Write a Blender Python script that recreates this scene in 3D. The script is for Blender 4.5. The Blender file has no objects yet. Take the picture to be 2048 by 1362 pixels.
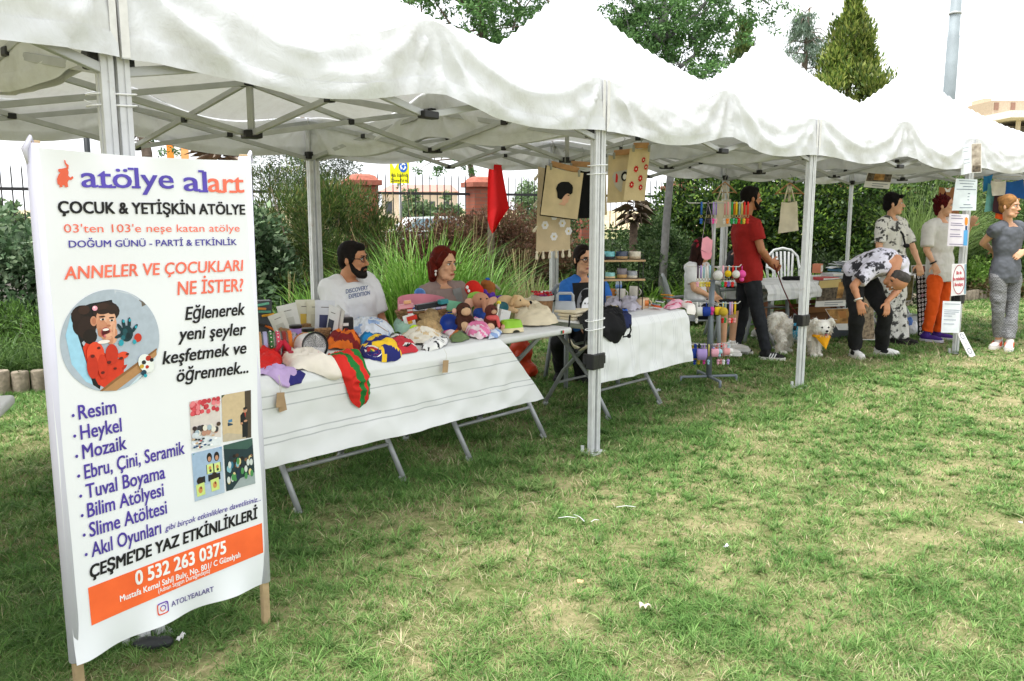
import bpy, bmesh, math, random
import numpy as np
from mathutils import Vector, Matrix, Euler, noise
from mathutils.bvhtree import BVHTree
R = math.radians
sc = bpy.context.scene
col = sc.collection
random.seed(7); RNG = np.random.default_rng(7)
PI = math.pi

# ---------------------------------------------------------------- camera
FPX, PITCH, CAMH = 1660.0, R(8.6), 1.51
cd = bpy.data.cameras.new('camera'); cam = bpy.data.objects.new('camera', cd); col.objects.link(cam)
cd.sensor_width = 36; cd.lens = 36 * FPX / 2048; cd.clip_end = 2000; cd.clip_start = 0.05
cam.location = (0, 0, CAMH); cam.rotation_euler = (R(90) - PITCH, 0, 0)
sc.camera = cam

# ---------------------------------------------------------------- world and sun
SUN_EL, SUN_AZ = R(73), R(230)      # azimuth measured from +Y towards +X
w = bpy.data.worlds.new('World'); sc.world = w; w.use_nodes = True
nt = w.node_tree; nt.nodes.clear()
wo = nt.nodes.new('ShaderNodeOutputWorld'); bg = nt.nodes.new('ShaderNodeBackground')
sky = nt.nodes.new('ShaderNodeTexSky'); sky.sky_type = 'NISHITA'; sky.sun_disc = False
sky.sun_elevation = SUN_EL; sky.sun_rotation = SUN_AZ; sky.dust_density = 3.0; sky.air_density = 1.0; sky.ozone_density = 1.0
tc = nt.nodes.new('ShaderNodeTexCoord'); nz = nt.nodes.new('ShaderNodeTexNoise'); nz.inputs['Scale'].default_value = 2.2; nz.inputs['Detail'].default_value = 5
nt.links.new(tc.outputs['Generated'], nz.inputs['Vector'])
rp = nt.nodes.new('ShaderNodeValToRGB'); rp.color_ramp.elements[0].position = .3; rp.color_ramp.elements[1].position = .7
rp.color_ramp.elements[0].color = (11.5, 11.9, 12.4, 1); rp.color_ramp.elements[1].color = (13.6, 13.7, 13.8, 1)
nt.links.new(nz.outputs['Fac'], rp.inputs['Fac'])
mx = nt.nodes.new('ShaderNodeMix'); mx.data_type = 'RGBA'; mx.inputs[0].default_value = .86   # mostly cloud cover
nt.links.new(sky.outputs['Color'], mx.inputs[6]); nt.links.new(rp.outputs['Color'], mx.inputs[7])
nt.links.new(mx.outputs[2], bg.inputs['Color']); bg.inputs['Strength'].default_value = .068
nt.links.new(bg.outputs[0], wo.inputs['Surface'])
sl = bpy.data.lights.new('sun', 'SUN'); so = bpy.data.objects.new('sun', sl); col.objects.link(so)
sl.energy = 2.7; sl.angle = R(22); sl.color = (1, .985, .96)
sd = Vector((math.sin(SUN_AZ) * math.cos(SUN_EL), math.cos(SUN_AZ) * math.cos(SUN_EL), math.sin(SUN_EL)))
so.rotation_euler = sd.to_track_quat('Z', 'Y').to_euler()
sc.view_settings.view_transform = 'Standard'; sc.view_settings.look = 'None'
sc.view_settings.exposure = 1.14; sc.view_settings.gamma = 1
sc.cycles.max_bounces = 8; sc.cycles.transparent_max_bounces = 12
try: sc.cycles.use_denoising = True
except Exception: pass

# ---------------------------------------------------------------- where a photo pixel meets a real plane
_s, _c = math.sin(PITCH), math.cos(PITCH)
def ray(px, py):
    u = (px - 1024) / FPX; v = -(py - 681) / FPX
    return Vector((u, _c + v * _s, -_s + v * _c))
def P(px, py, z=0.0):
    d = ray(px, py); return Vector((0, 0, CAMH)) + d * ((z - CAMH) / d.z)
def D(px, py, Y):
    d = ray(px, py); return Vector((0, 0, CAMH)) + d * (Y / d.y)

# ---------------------------------------------------------------- objects
def tag(o, label=None, cat=None, group=None, kind=None):
    if label: o['label'] = label
    if cat: o['category'] = cat
    if group: o['group'] = group
    if kind: o['kind'] = kind
    return o
def thing(name, label, cat, loc=(0, 0, 0), rz=0.0, group=None):
    o = bpy.data.objects.new(name, None); col.objects.link(o); o.empty_display_size = .1
    o.location = loc; o.rotation_euler = (0, 0, rz)
    return tag(o, label, cat, group)
def children(o): return [c for c in bpy.data.objects if c.parent == o]
def copy_tree(o, parent=None):
    c = o.copy(); col.objects.link(c)
    if parent: c.parent = parent
    for ch in children(o): copy_tree(ch, c)
    return c

class MB:
    """collects shapes, then becomes ONE mesh object"""
    def __init__(s): s.v = []; s.f = []; s.m = []; s.T = None
    def add(s, vs, fs, mi=0):
        n = len(s.v)
        if s.T is not None: vs = [s.T @ Vector(q) for q in vs]
        s.v += [tuple(q) for q in vs]; s.f += [tuple(i + n for i in f) for f in fs]
        s.m += [mi] * len(fs) if isinstance(mi, int) else list(mi)
    def box(s, c, d, rot=None, mi=0, bev=0.0):
        hx, hy, hz = d[0] / 2, d[1] / 2, d[2] / 2; c = Vector(c)
        if bev:
            b = min(bev, hx * .9, hy * .9, hz * .9); vs = []; fs = []
            bm = bmesh.new(); bmesh.ops.create_cube(bm, size=1)
            for q in bm.verts: q.co = Vector((q.co.x * d[0], q.co.y * d[1], q.co.z * d[2]))
            bmesh.ops.bevel(bm, geom=bm.edges[:], offset=b, segments=2, affect='EDGES', profile=.5)
            bm.verts.index_update(); vs = [q.co.copy() for q in bm.verts]; fs = [[q.index for q in f.verts] for f in bm.faces]; bm.free()
        else:
            vs = [Vector((x * hx, y * hy, z * hz)) for x in (-1, 1) for y in (-1, 1) for z in (-1, 1)]
            fs = [(0, 1, 3, 2), (4, 6, 7, 5), (0, 4, 5, 1), (2, 3, 7, 6), (0, 2, 6, 4), (1, 5, 7, 3)]
        if rot is not None:
            vs = [rot @ q for q in vs]
        s.add([q + c for q in vs], fs, mi); return s
    def bar(s, a, b, wd, ht, mi=0, bev=0.0, up=(0, 0, 1)):
        a = Vector(a); b = Vector(b); x = (b - a); L = x.length; x.normalize()
        u = Vector(up)
        if abs(x.dot(u)) > .98: u = Vector((1, 0, 0))
        y = u.cross(x).normalized(); z = x.cross(y)
        s.box((a + b) / 2, (L, wd, ht), Matrix((x, y, z)).transposed(), mi, bev); return s
    def tube(s, pts, r, n=8, mi=0, cap=True, closed=False):
        pts = [Vector(q) for q in pts]; k = len(pts); vs = []; fs = []; pu = None
        for i in range(k):
            if closed: t = pts[(i + 1) % k] - pts[i - 1]
            else: t = pts[min(i + 1, k - 1)] - pts[max(i - 1, 0)]
            if t.length < 1e-9: t = Vector((0, 0, 1))
            t.normalize()
            u = pu if pu is not None else (Vector((0, 0, 1)) if abs(t.z) < .9 else Vector((1, 0, 0)))
            x = (u - t * u.dot(t)).normalized(); y = t.cross(x); pu = x
            rr = r[i] if isinstance(r, (list, tuple)) else r
            for j in range(n):
                a = 2 * PI * j / n; vs.append(pts[i] + x * (rr * math.cos(a)) + y * (rr * math.sin(a)))
        m = k if closed else k - 1
        for i in range(m):
            for j in range(n):
                a = i * n + j; b = i * n + (j + 1) % n; i2 = (i + 1) % k
                fs.append((a, b, i2 * n + (j + 1) % n, i2 * n + j))
        if cap and not closed: fs += [tuple(range(n))[::-1], tuple(range((k - 1) * n, k * n))]
        s.add(vs, fs, mi); return s
    def lathe(s, prof, n=20, c=(0, 0, 0), mi=0, rot=None, sx=1, sy=1):
        vs = []; fs = []; c = Vector(c)
        for r, z in prof:
            for j in range(n):
                a = 2 * PI * j / n; q = Vector((r * math.cos(a) * sx, r * math.sin(a) * sy, z)); vs.append((rot @ q if rot is not None else q) + c)
        k = len(prof)
        for i in range(k - 1):
            for j in range(n): fs.append((i * n + j, i * n + (j + 1) % n, (i + 1) * n + (j + 1) % n, (i + 1) * n + j))
        if prof[0][0] > 1e-6: fs.append(tuple(range(n))[::-1])
        if prof[-1][0] > 1e-6: fs.append(tuple(range((k - 1) * n, k * n)))
        s.add(vs, fs, mi); return s
    def ell(s, c, r, rot=None, n=14, m=9, mi=0):
        c = Vector(c); vs = []; fs = []
        if not hasattr(r, '__len__'): r = (r, r, r)
        def tr(q): return (rot @ q if rot is not None else q) + c
        vs.append(tr(Vector((0, 0, -r[2]))))
        for i in range(1, m):
            ph = -PI / 2 + PI * i / m
            for j in range(n):
                a = 2 * PI * j / n; vs.append(tr(Vector((r[0] * math.cos(ph) * math.cos(a), r[1] * math.cos(ph) * math.sin(a), r[2] * math.sin(ph)))))
        vs.append(tr(Vector((0, 0, r[2])))); T = len(vs) - 1
        for j in range(n): fs.append((0, 1 + (j + 1) % n, 1 + j)); fs.append((T, T - n + j, T - n + (j + 1) % n))
        for i in range(m - 2):
            for j in range(n): fs.append((1 + i * n + j, 1 + i * n + (j + 1) % n, 1 + (i + 1) * n + (j + 1) % n, 1 + (i + 1) * n + j))
        s.add(vs, fs, mi); return s
    def cap(s, a, b, ra, rb, n=10, mi=0):
        """tapered capsule"""
        a = Vector(a); b = Vector(b); t = b - a
        if t.length < 1e-6: return s.ell(a, ra, n=n, mi=mi)
        t.normalize(); pts = []; rs = []
        for k in (80, 50, 20): pts.append(a - t * ra * math.sin(R(k))); rs.append(ra * math.cos(R(k)))
        pts.append(a); rs.append(ra); pts.append(b); rs.append(rb)
        for k in (20, 50, 80): pts.append(b + t * rb * math.sin(R(k))); rs.append(rb * math.cos(R(k)))
        return s.tube(pts, rs, n, mi)
    def loft(s, rings, n=20, mi=0, p=2.0):
        """rings: (centre, rx, ry, xaxis, yaxis)"""
        vs = []; fs = []
        for c, rx, ry, x, y in rings:
            for j in range(n):
                a = 2 * PI * j / n; ca, sa = math.cos(a), math.sin(a)
                ca = math.copysign(abs(ca) ** (2 / p), ca); sa = math.copysign(abs(sa) ** (2 / p), sa)
                vs.append(Vector(c) + x * (rx * ca) + y * (ry * sa))
        k = len(rings)
        for i in range(k - 1):
            for j in range(n): fs.append((i * n + j, i * n + (j + 1) % n, (i + 1) * n + (j + 1) % n, (i + 1) * n + j))
        fs += [tuple(range(n))[::-1], tuple(range((k - 1) * n, k * n))]
        s.add(vs, fs, mi); return s
    def prism(s, poly, o, x, y, th, mi=0):
        """flat polygon in the plane (o, x, y) with a real thickness"""
        o = Vector(o); x = Vector(x); y = Vector(y); z = x.cross(y).normalized(); n = len(poly)
        a = [o + x * p[0] + y * p[1] for p in poly]; b = [q + z * th for q in a]
        s.add(a + b, [tuple(range(n))[::-1], tuple(range(n, 2 * n))] + [(i, (i + 1) % n, n + (i + 1) % n, n + i) for i in range(n)], mi); return s
    def grid(s, fn, nu, nv, mi=0):
        vs = [fn(i / nu, j / nv) for j in range(nv + 1) for i in range(nu + 1)]
        fs = [(j * (nu + 1) + i, j * (nu + 1) + i + 1, (j + 1) * (nu + 1) + i + 1, (j + 1) * (nu + 1) + i) for j in range(nv) for i in range(nu)]
        if callable(mi): mm = [mi((i + .5) / nu, (j + .5) / nv) for j in range(nv) for i in range(nu)]
        else: mm = mi
        s.add(vs, fs, mm); return s
    def build(s, name, mats, parent=None, smooth=True, world=False, autosm=None, mods=()):
        me = bpy.data.meshes.new(name); vs = s.v
        if world and parent is not None:
            inv = Matrix.LocRotScale(parent.location, parent.rotation_euler, None).inverted()
            vs = [inv @ Vector(q) for q in vs]
        me.from_pydata([tuple(q) for q in vs], [], s.f)
        for q in (mats if isinstance(mats, (list, tuple)) else [mats]): me.materials.append(q)
        me.polygons.foreach_set('material_index', s.m)
        me.polygons.foreach_set('use_smooth', [smooth] * len(s.f)); me.update()
        if smooth and autosm is not None:
            try: me.set_sharp_from_angle(angle=R(autosm))
            except Exception: pass
        o = bpy.data.objects.new(name, me); col.objects.link(o)
        if parent is not None: o.parent = parent
        for k, kw in mods:
            md = o.modifiers.new(k, k)
            for a, b in kw.items(): setattr(md, a, b)
        if mods: bake(o)
        return o
    def blob(s, name, mats, parent=None, voxel=.01, it=4, fac=.5, world=False, mods=()):
        """grow all shapes together into one continuous skin"""
        return s.build(name, mats, parent, True, world, None,
                       [('REMESH', dict(mode='VOXEL', voxel_size=voxel, use_smooth_shade=True)), ('SMOOTH', dict(factor=fac, iterations=it))] + list(mods))
def bake(o):
    dg = bpy.context.evaluated_depsgraph_get(); dg.update()
    me = bpy.data.meshes.new_from_object(o.evaluated_get(dg), preserve_all_data_layers=True, depsgraph=dg)
    mats = [q for q in o.data.materials]; old = o.data
    o.modifiers.clear(); o.data = me
    if not len(me.materials):
        for q in mats: me.materials.append(q)
    me.polygons.foreach_set('use_smooth', [True] * len(me.polygons)); bpy.data.meshes.remove(old)
    return o
def bvh_of(o): 
    me = o.data; return BVHTree.FromPolygons([tuple(q.co) for q in me.vertices], [tuple(p.vertices) for p in me.polygons])
def set_cols(o, cols, name='Col'):
    a = o.data.attributes.new(name, 'FLOAT_COLOR', 'POINT')
    a.data.foreach_set('color', np.asarray(cols, dtype=np.float32).ravel())

# ---------------------------------------------------------------- materials
_mats = {}
def srgb(h):
    if isinstance(h, str):
        h = h.lstrip('#'); c = [int(h[i:i + 2], 16) / 255 for i in (0, 2, 4)]
        return tuple(x / 12.92 if x < .04045 else ((x + .055) / 1.055) ** 2.4 for x in c)
    return tuple(h)[:3]
def M(name, c, rough=.6, var=.12, scale=9.0, bump=0.0, bscale=80.0, metal=0.0, trans=0.0, spec=.35, c2=None, alpha=1.0, stain=None, sss=0.0):
    if name in _mats: return _mats[name]
    c = srgb(c); m = bpy.data.materials.new(name); m.use_nodes = True; nt = m.node_tree; N = nt.nodes; L = nt.links
    b = N['Principled BSDF']; b.inputs['Roughness'].default_value = rough; b.inputs['Metallic'].default_value = metal
    b.inputs['Specular IOR Level'].default_value = spec
    tc = N.new('ShaderNodeTexCoord'); nz = N.new('ShaderNodeTexNoise'); nz.inputs['Scale'].default_value = scale; nz.inputs['Detail'].default_value = 6
    L.new(tc.outputs['Object'], nz.inputs['Vector'])
    rp = N.new('ShaderNodeValToRGB'); e = rp.color_ramp.elements; e[0].position = .3; e[1].position = .7
    d = srgb(c2) if c2 else tuple(min(1, x * (1 + var)) for x in c)
    e[0].color = (*[x * (1 - var) for x in c], 1); e[1].color = (*d, 1)
    L.new(nz.outputs['Fac'], rp.inputs['Fac']); out = rp.outputs['Color']
    if stain:
        sc_, thr, scol, amt = stain
        n2 = N.new('ShaderNodeTexNoise'); n2.inputs['Scale'].default_value = sc_; n2.inputs['Detail'].default_value = 8; n2.inputs['Roughness'].default_value = .65
        L.new(tc.outputs['Object'], n2.inputs['Vector'])
        r2 = N.new('ShaderNodeMapRange'); r2.inputs[1].default_value = thr; r2.inputs[2].default_value = thr + (.18 if amt < .9 else .035); r2.inputs[4].default_value = amt
        L.new(n2.outputs['Fac'], r2.inputs[0]); mxn = N.new('ShaderNodeMix'); mxn.data_type = 'RGBA'
        L.new(r2.outputs[0], mxn.inputs[0]); L.new(out, mxn.inputs[6]); mxn.inputs[7].default_value = (*srgb(scol), 1); out = mxn.outputs[2]
    L.new(out, b.inputs['Base Color'])
    if bump:
        n3 = N.new('ShaderNodeTexNoise'); n3.inputs['Scale'].default_value = bscale; n3.inputs['Detail'].default_value = 4
        L.new(tc.outputs['Object'], n3.inputs['Vector']); bp = N.new('ShaderNodeBump'); bp.inputs['Strength'].default_value = bump; bp.inputs['Distance'].default_value = .01
        L.new(n3.outputs['Fac'], bp.inputs['Height']); L.new(bp.outputs[0], b.inputs['Normal'])
    if sss:
        b.inputs['Subsurface Weight'].default_value = sss; b.inputs['Subsurface Radius'].default_value = (.012, .005, .003)
    if alpha < 1: b.inputs['Alpha'].default_value = alpha
    if trans:
        t = N.new('ShaderNodeBsdfTranslucent'); L.new(out, t.inputs['Color']); ms = N.new('ShaderNodeMixShader'); ms.inputs[0].default_value = trans
        L.new(b.outputs[0], ms.inputs[1]); L.new(t.outputs[0], ms.inputs[2]); L.new(ms.outputs[0], N['Material Output'].inputs['Surface'])
    _mats[name] = m; return m
def MV(name, rough=.6, trans=.25, spec=.3, mul=(1, 1, 1)):
    """material tinted per vertex by the 'Col' attribute (each leaf, blade or thread has its own tint)"""
    if name in _mats: return _mats[name]
    m = bpy.data.materials.new(name); m.use_nodes = True; nt = m.node_tree; N = nt.nodes; L = nt.links
    b = N['Principled BSDF']; b.inputs['Roughness'].default_value = rough; b.inputs['Specular IOR Level'].default_value = spec
    a = N.new('ShaderNodeAttribute'); a.attribute_name = 'Col'; out = a.outputs['Color']
    L.new(out, b.inputs['Base Color'])
    if trans:
        t = N.new('ShaderNodeBsdfTranslucent'); L.new(out, t.inputs['Color']); ms = N.new('ShaderNodeMixShader'); ms.inputs[0].default_value = trans
        L.new(b.outputs[0], ms.inputs[1]); L.new(t.outputs[0], ms.inputs[2]); L.new(ms.outputs[0], N['Material Output'].inputs['Surface'])
    _mats[name] = m; return m
def C(h, rough=.55, **k):
    """plain coloured cloth, plastic or paint with a little variation"""
    return M('paint_%s_%d' % (h.strip('#'), int(rough * 100)), h, rough, **k)

# ---------------------------------------------------------------- lettering
_tc = {}
def glyphs(txt, shear=0.0):
    k = (txt, shear)
    if k in _tc: return _tc[k]
    if 'ş' in txt:                                                   # the built-in font draws this letter too big: s plus a cedilla
        t2 = txt.replace('ş', 's'); v, f = glyphs(t2, shear); v, f = list(v), list(f)
        for i, ch in enumerate(txt):
            if ch == 'ş':
                xc = max(q[0] for q in glyphs(t2[:i + 1], shear)[0]) - .22; n = len(v); v += [(xc + a - shear * .1, b_) for a, b_ in ((-.03, -.01), (.05, -.01), (.04, -.06), (.09, -.10), (.07, -.18), (-.01, -.21), (-.08, -.19), (-.06, -.155), (.01, -.16), (.02, -.11), (-.03, -.09))]; f.append(tuple(range(n, n + 11)))
        _tc[k] = (v, f); return v, f
    cu = bpy.data.curves.new('t', 'FONT'); cu.body = txt; cu.shear = shear; cu.resolution_u = 3
    o = bpy.data.objects.new('t', cu); col.objects.link(o)
    dg = bpy.context.evaluated_depsgraph_get(); dg.update()
    me = bpy.data.meshes.new_from_object(o.evaluated_get(dg))
    v = [(q.co.x, q.co.y) for q in me.vertices]; f = [tuple(p.vertices) for p in me.polygons]
    bpy.data.objects.remove(o); bpy.data.curves.remove(cu); bpy.data.meshes.remove(me)
    _tc[k] = (v, f); return v, f
def fit_text(mb, txt, o, x, y, width, height=None, bold=0.0, shear=0.0, mi=0, base=True, off=0.0):
    """text on the plane (o, x, y): left end of the baseline at o, given width, cap height"""
    v, f = glyphs(txt, shear)
    if not v: return
    xs = [q[0] for q in v]; x0, x1 = min(xs), max(xs)
    cap = .695
    sx = width / (x1 - x0); sy = height / cap if height else sx
    o = Vector(o); x = Vector(x).normalized(); y = Vector(y).normalized(); z = x.cross(y).normalized()
    k = 0.0
    for bx, by in (((0, 0),) if bold <= 0 else ((-1, -.6), (1, .6), (-1, .6), (1, -.6), (0, 0))):     # heavier stroke: the outline struck several times
        mb.add([o + x * ((q[0] - x0 + bx * bold) * sx) + y * ((q[1] + by * bold) * sy) + z * (off + k) for q in v], f, mi); k += .0001
# ---------------------------------------------------------------- ground
def lawn_noise(x, y): return noise.noise(Vector((x * .55, y * .55, 3.1))) * .6 + noise.noise(Vector((x * 1.9, y * 1.9, 9.2))) * .4
gm = bpy.data.materials.new('soil_and_thatch'); gm.use_nodes = True; nt = gm.node_tree; N = nt.nodes; L = nt.links
b = N['Principled BSDF']; b.inputs['Roughness'].default_value = .95; b.inputs['Specular IOR Level'].default_value = .1
tc = N.new('ShaderNodeTexCoord')
def nzn(s, d=6, r=.6):
    n = N.new('ShaderNodeTexNoise'); n.inputs['Scale'].default_value = s; n.inputs['Detail'].default_value = d; n.inputs['Roughness'].default_value = r; L.new(tc.outputs['Object'], n.inputs['Vector']); return n
a1 = nzn(2.6); a2 = nzn(26, 8, .75); r1 = N.new('ShaderNodeValToRGB'); e = r1.color_ramp.elements
e[0].position = .38; e[0].color = (.075, .115, .028, 1); e[1].position = .62; e[1].color = (.37, .315, .175, 1)
ad = N.new('ShaderNodeMath'); ad.operation = 'MULTIPLY_ADD'; L.new(a2.outputs['Fac'], ad.inputs[0]); ad.inputs[1].default_value = .5
sb = N.new('ShaderNodeMath'); sb.operation = 'MULTIPLY'; L.new(a1.outputs['Fac'], sb.inputs[0]); sb.inputs[1].default_value = .5
L.new(sb.outputs[0], ad.inputs[2]); L.new(ad.outputs[0], r1.inputs['Fac']); L.new(r1.outputs['Color'], b.inputs['Base Color'])
bp = N.new('ShaderNodeBump'); bp.inputs['Strength'].default_value = .7; bp.inputs['Distance'].default_value = .03; L.new(a2.outputs['Fac'], bp.inputs['Height']); L.new(bp.outputs[0], b.inputs['Normal'])
g = MB()
def gz(x, y): return 0.0
def gfn(u, v):
    x = (u - .5); y = v - .25
    return Vector((math.copysign(abs(x * 2) ** 2.2, x) * 700, math.copysign(abs(y) ** 2.2, y) * 1200, 0))
g.grid(gfn, 40, 40)
tag(g.build('ground', gm), kind='structure')

# garden bed strip behind the stalls
BED0, BED1 = Vector((-4.15, 6.99, 0)), Vector((8.27, 14.85, 0))
BD = (BED1 - BED0).normalized(); BN = Vector((-BD.y, BD.x, 0))
def bed(a, d, z=0.0): return BED0 + BD * a + BN * d + Vector((0, 0, z))
mulch = M('mulch', (.09, .065, .04), .95, .5, 14, .8, 40)
g = MB(); g.grid(lambda u, v: bed(-6 + u * 40, .05 + v * 7.0, .012 + .10 * math.sin(PI * min(1, v * 1.6)) + .02 * noise.noise(Vector((u * 40, v * 9, 0)))), 60, 12)
tag(g.build('garden_soil', mulch), kind='structure')

# ---------------------------------------------------------------- lawn blades (nobody could count them)
def blades(name, X, Y, hgt, wid, cols, lean, z0=None, mat=None, seg=2, ang=None, parent=None, la=None):
    n = len(X); a = RNG.uniform(0, 2 * PI, n) if ang is None else ang
    la = RNG.uniform(0, 2 * PI, n) if la is None else la; dx, dy = np.cos(a), np.sin(a); lx, ly = np.cos(la) * lean, np.sin(la) * lean
    z0 = np.zeros(n) if z0 is None else z0
    k = seg * 2 + 1; V = np.zeros((n, k, 3), np.float32)
    for s in range(seg):
        t = s / seg; w_ = wid * (1 - .55 * t); bx = X + lx * hgt * t ** 1.7; by = Y + ly * hgt * t ** 1.7; bz = z0 + hgt * (t - .32 * lean * t * t)
        V[:, s * 2] = np.stack([bx - dx * w_ / 2, by - dy * w_ / 2, bz], 1); V[:, s * 2 + 1] = np.stack([bx + dx * w_ / 2, by + dy * w_ / 2, bz], 1)
    V[:, -1] = np.stack([X + lx * hgt, Y + ly * hgt, z0 + hgt * (1 - .32 * lean)], 1)
    tris = []
    for s in range(seg - 1): tris += [(s * 2, s * 2 + 1, s * 2 + 3), (s * 2, s * 2 + 3, s * 2 + 2)]
    tris.append((seg * 2 - 2, seg * 2 - 1, seg * 2)); T = np.array(tris); nt_ = len(tris)
    F = (np.arange(n)[:, None, None] * k + T[None]).reshape(-1)
    o = rawmesh(name, V.reshape(-1, 3), F.reshape(-1, 3), mat, parent)
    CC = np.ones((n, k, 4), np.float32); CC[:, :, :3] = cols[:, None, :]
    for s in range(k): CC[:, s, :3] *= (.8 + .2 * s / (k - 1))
    set_cols(o, CC.reshape(-1, 4)); return o
def rawmesh(name, V, F, mat, parent=None, smooth=False):
    me = bpy.data.meshes.new(name); V = np.asarray(V, np.float32); F = np.asarray(F, np.int32); n, k = F.shape
    me.vertices.add(len(V)); me.vertices.foreach_set('co', V.ravel())
    me.loops.add(n * k); me.loops.foreach_set('vertex_index', F.ravel())
    me.polygons.add(n); me.polygons.foreach_set('loop_start', np.arange(0, n * k, k, dtype=np.int32))
    me.update(calc_edges=True); me.validate()
    if mat: me.materials.append(mat)
    if smooth: me.polygons.foreach_set('use_smooth', [True] * n)
    o = bpy.data.objects.new(name, me); col.objects.link(o)
    if parent is not None: o.parent = parent
    return o
def vnoise(X, Y, s, seed):
    """cheap value noise"""
    r = np.random.default_rng(seed); G = r.random((64, 64)); x = X * s + 100.3; y = Y * s + 100.7
    xi = np.floor(x).astype(int); yi = np.floor(y).astype(int); fx = x - xi; fy = y - yi; fx = fx * fx * (3 - 2 * fx); fy = fy * fy * (3 - 2 * fy)
    q = lambda i, j: G[i % 64, j % 64]
    return (q(xi, yi) * (1 - fx) + q(xi + 1, yi) * fx) * (1 - fy) + (q(xi, yi + 1) * (1 - fx) + q(xi + 1, yi + 1) * fx) * fy
NB = 330000
t = RNG.random(NB * 2); Yg = 1.75 + (17 - 1.75) * t ** 2.1; Xg = (RNG.random(NB * 2) * 2 - 1) * (Yg * .66 + .35)
dry = .24 * vnoise(Xg, Yg, .8, 1) + .38 * vnoise(Xg, Yg, 2.9, 2) + .38 * vnoise(Xg, Yg, 7, 3)
tuft = vnoise(Xg, Yg, 9, 4) * .6 + vnoise(Xg, Yg, 3.1, 5) * .4
tent_side = ((Xg + 1.27) * .7 - (Yg - 2.77) * .72) < 0     # tent side of the front line: blades longer, palette shifted greener
inbed = ((Xg - BED0.x) * BN.x + (Yg - BED0.y) * BN.y) > .1
keep = (RNG.random(NB * 2) < np.clip(1.42 - 1.35 * dry + 1.0 * (tuft - .5), .15, 1)) & ~inbed
Xg, Yg, dry, tuft, shs = Xg[keep], Yg[keep], dry[keep], tuft[keep], tent_side[keep]
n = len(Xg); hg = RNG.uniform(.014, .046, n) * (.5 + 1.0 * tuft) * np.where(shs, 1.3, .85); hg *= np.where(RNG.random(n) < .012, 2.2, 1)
wg = RNG.uniform(.0026, .0056, n) * np.clip(Yg / 3.6, .8, 3.2)
pal = np.array([(.105, .225, .05), (.165, .32, .075), (.24, .395, .115), (.35, .43, .17), (.56, .49, .29), (.68, .58, .40)])
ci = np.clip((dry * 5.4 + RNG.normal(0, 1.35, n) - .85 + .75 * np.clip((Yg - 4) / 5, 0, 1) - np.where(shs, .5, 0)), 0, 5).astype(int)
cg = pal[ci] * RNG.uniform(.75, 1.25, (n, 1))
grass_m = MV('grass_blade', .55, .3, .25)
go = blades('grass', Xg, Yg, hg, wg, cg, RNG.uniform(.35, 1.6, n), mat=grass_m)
# rosettes: blades fanning out of one crown
NT = 11000; t = RNG.random(NT); Yt = 1.75 + 13 * t ** 2.0; Xt = (RNG.random(NT) * 2 - 1) * (Yt * .66 + .3); dt = .3 * vnoise(Xt, Yt, .8, 1) + .4 * vnoise(Xt, Yt, 2.9, 2) + .3 * vnoise(Xt, Yt, 7, 3)
kp = (RNG.random(NT) < np.clip(1.7 - 2.0 * dt, .1, 1)) & (((Xt - BED0.x) * BN.x + (Yt - BED0.y) * BN.y) < 0); Xt, Yt, dt = Xt[kp], Yt[kp], dt[kp]; nb = 24
ti = np.repeat(np.arange(len(Xt)), nb); la = RNG.uniform(0, 2 * PI, len(ti)); rr_ = RNG.random(len(ti)) * .018; big = RNG.uniform(.55, 1.5, len(Xt))[ti]; Xr, Yr = Xt[ti] + np.cos(la) * rr_, Yt[ti] + np.sin(la) * rr_
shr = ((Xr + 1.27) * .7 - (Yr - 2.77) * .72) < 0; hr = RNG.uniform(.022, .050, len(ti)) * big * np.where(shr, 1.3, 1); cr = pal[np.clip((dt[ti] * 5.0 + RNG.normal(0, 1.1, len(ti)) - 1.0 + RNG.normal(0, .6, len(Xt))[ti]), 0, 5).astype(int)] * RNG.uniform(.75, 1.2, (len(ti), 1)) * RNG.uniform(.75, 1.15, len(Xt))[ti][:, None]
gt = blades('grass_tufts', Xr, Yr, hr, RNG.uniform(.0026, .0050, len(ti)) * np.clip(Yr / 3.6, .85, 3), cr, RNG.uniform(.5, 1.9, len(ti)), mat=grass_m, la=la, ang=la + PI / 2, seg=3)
tag(gt, 'fanned tufts of greener grass scattered over the lawn', 'grass', kind='stuff')
tag(go, 'short trampled green and straw coloured lawn grass in front of the stalls', 'grass', kind='stuff')
# ---------------------------------------------------------------- pop-up tents
canv = bpy.data.materials.new('tent_fabric'); canv.use_nodes = True; nt = canv.node_tree; N = nt.nodes; L = nt.links
b = N['Principled BSDF']; b.inputs['Roughness'].default_value = .72; b.inputs['Specular IOR Level'].default_value = .25
tc = N.new('ShaderNodeTexCoord')
n1 = nzn(2.2, 8, .65); n2 = nzn(9, 8, .7); n4 = nzn(1.3, 3, .5)
mu = N.new('ShaderNodeMath'); mu.operation = 'MULTIPLY'; L.new(n1.outputs['Fac'], mu.inputs[0]); L.new(n2.outputs['Fac'], mu.inputs[1])
rp = N.new('ShaderNodeValToRGB'); e = rp.color_ramp.elements; e[0].position = .22; e[0].color = (.755, .77, .80, 1); e[1].position = .47; e[1].color = (.57, .57, .56, 1)
L.new(mu.outputs[0], rp.inputs['Fac']); L.new(rp.outputs['Color'], b.inputs['Base Color'])
bp = N.new('ShaderNodeBump'); bp.inputs['Strength'].default_value = .24; bp.inputs['Distance'].default_value = .03
wv = nzn(8.5, 6, .6); wv.inputs['Distortion'].default_value = 1.2; L.new(wv.outputs['Fac'], bp.inputs['Height']); L.new(bp.outputs[0], b.inputs['Normal'])
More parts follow.
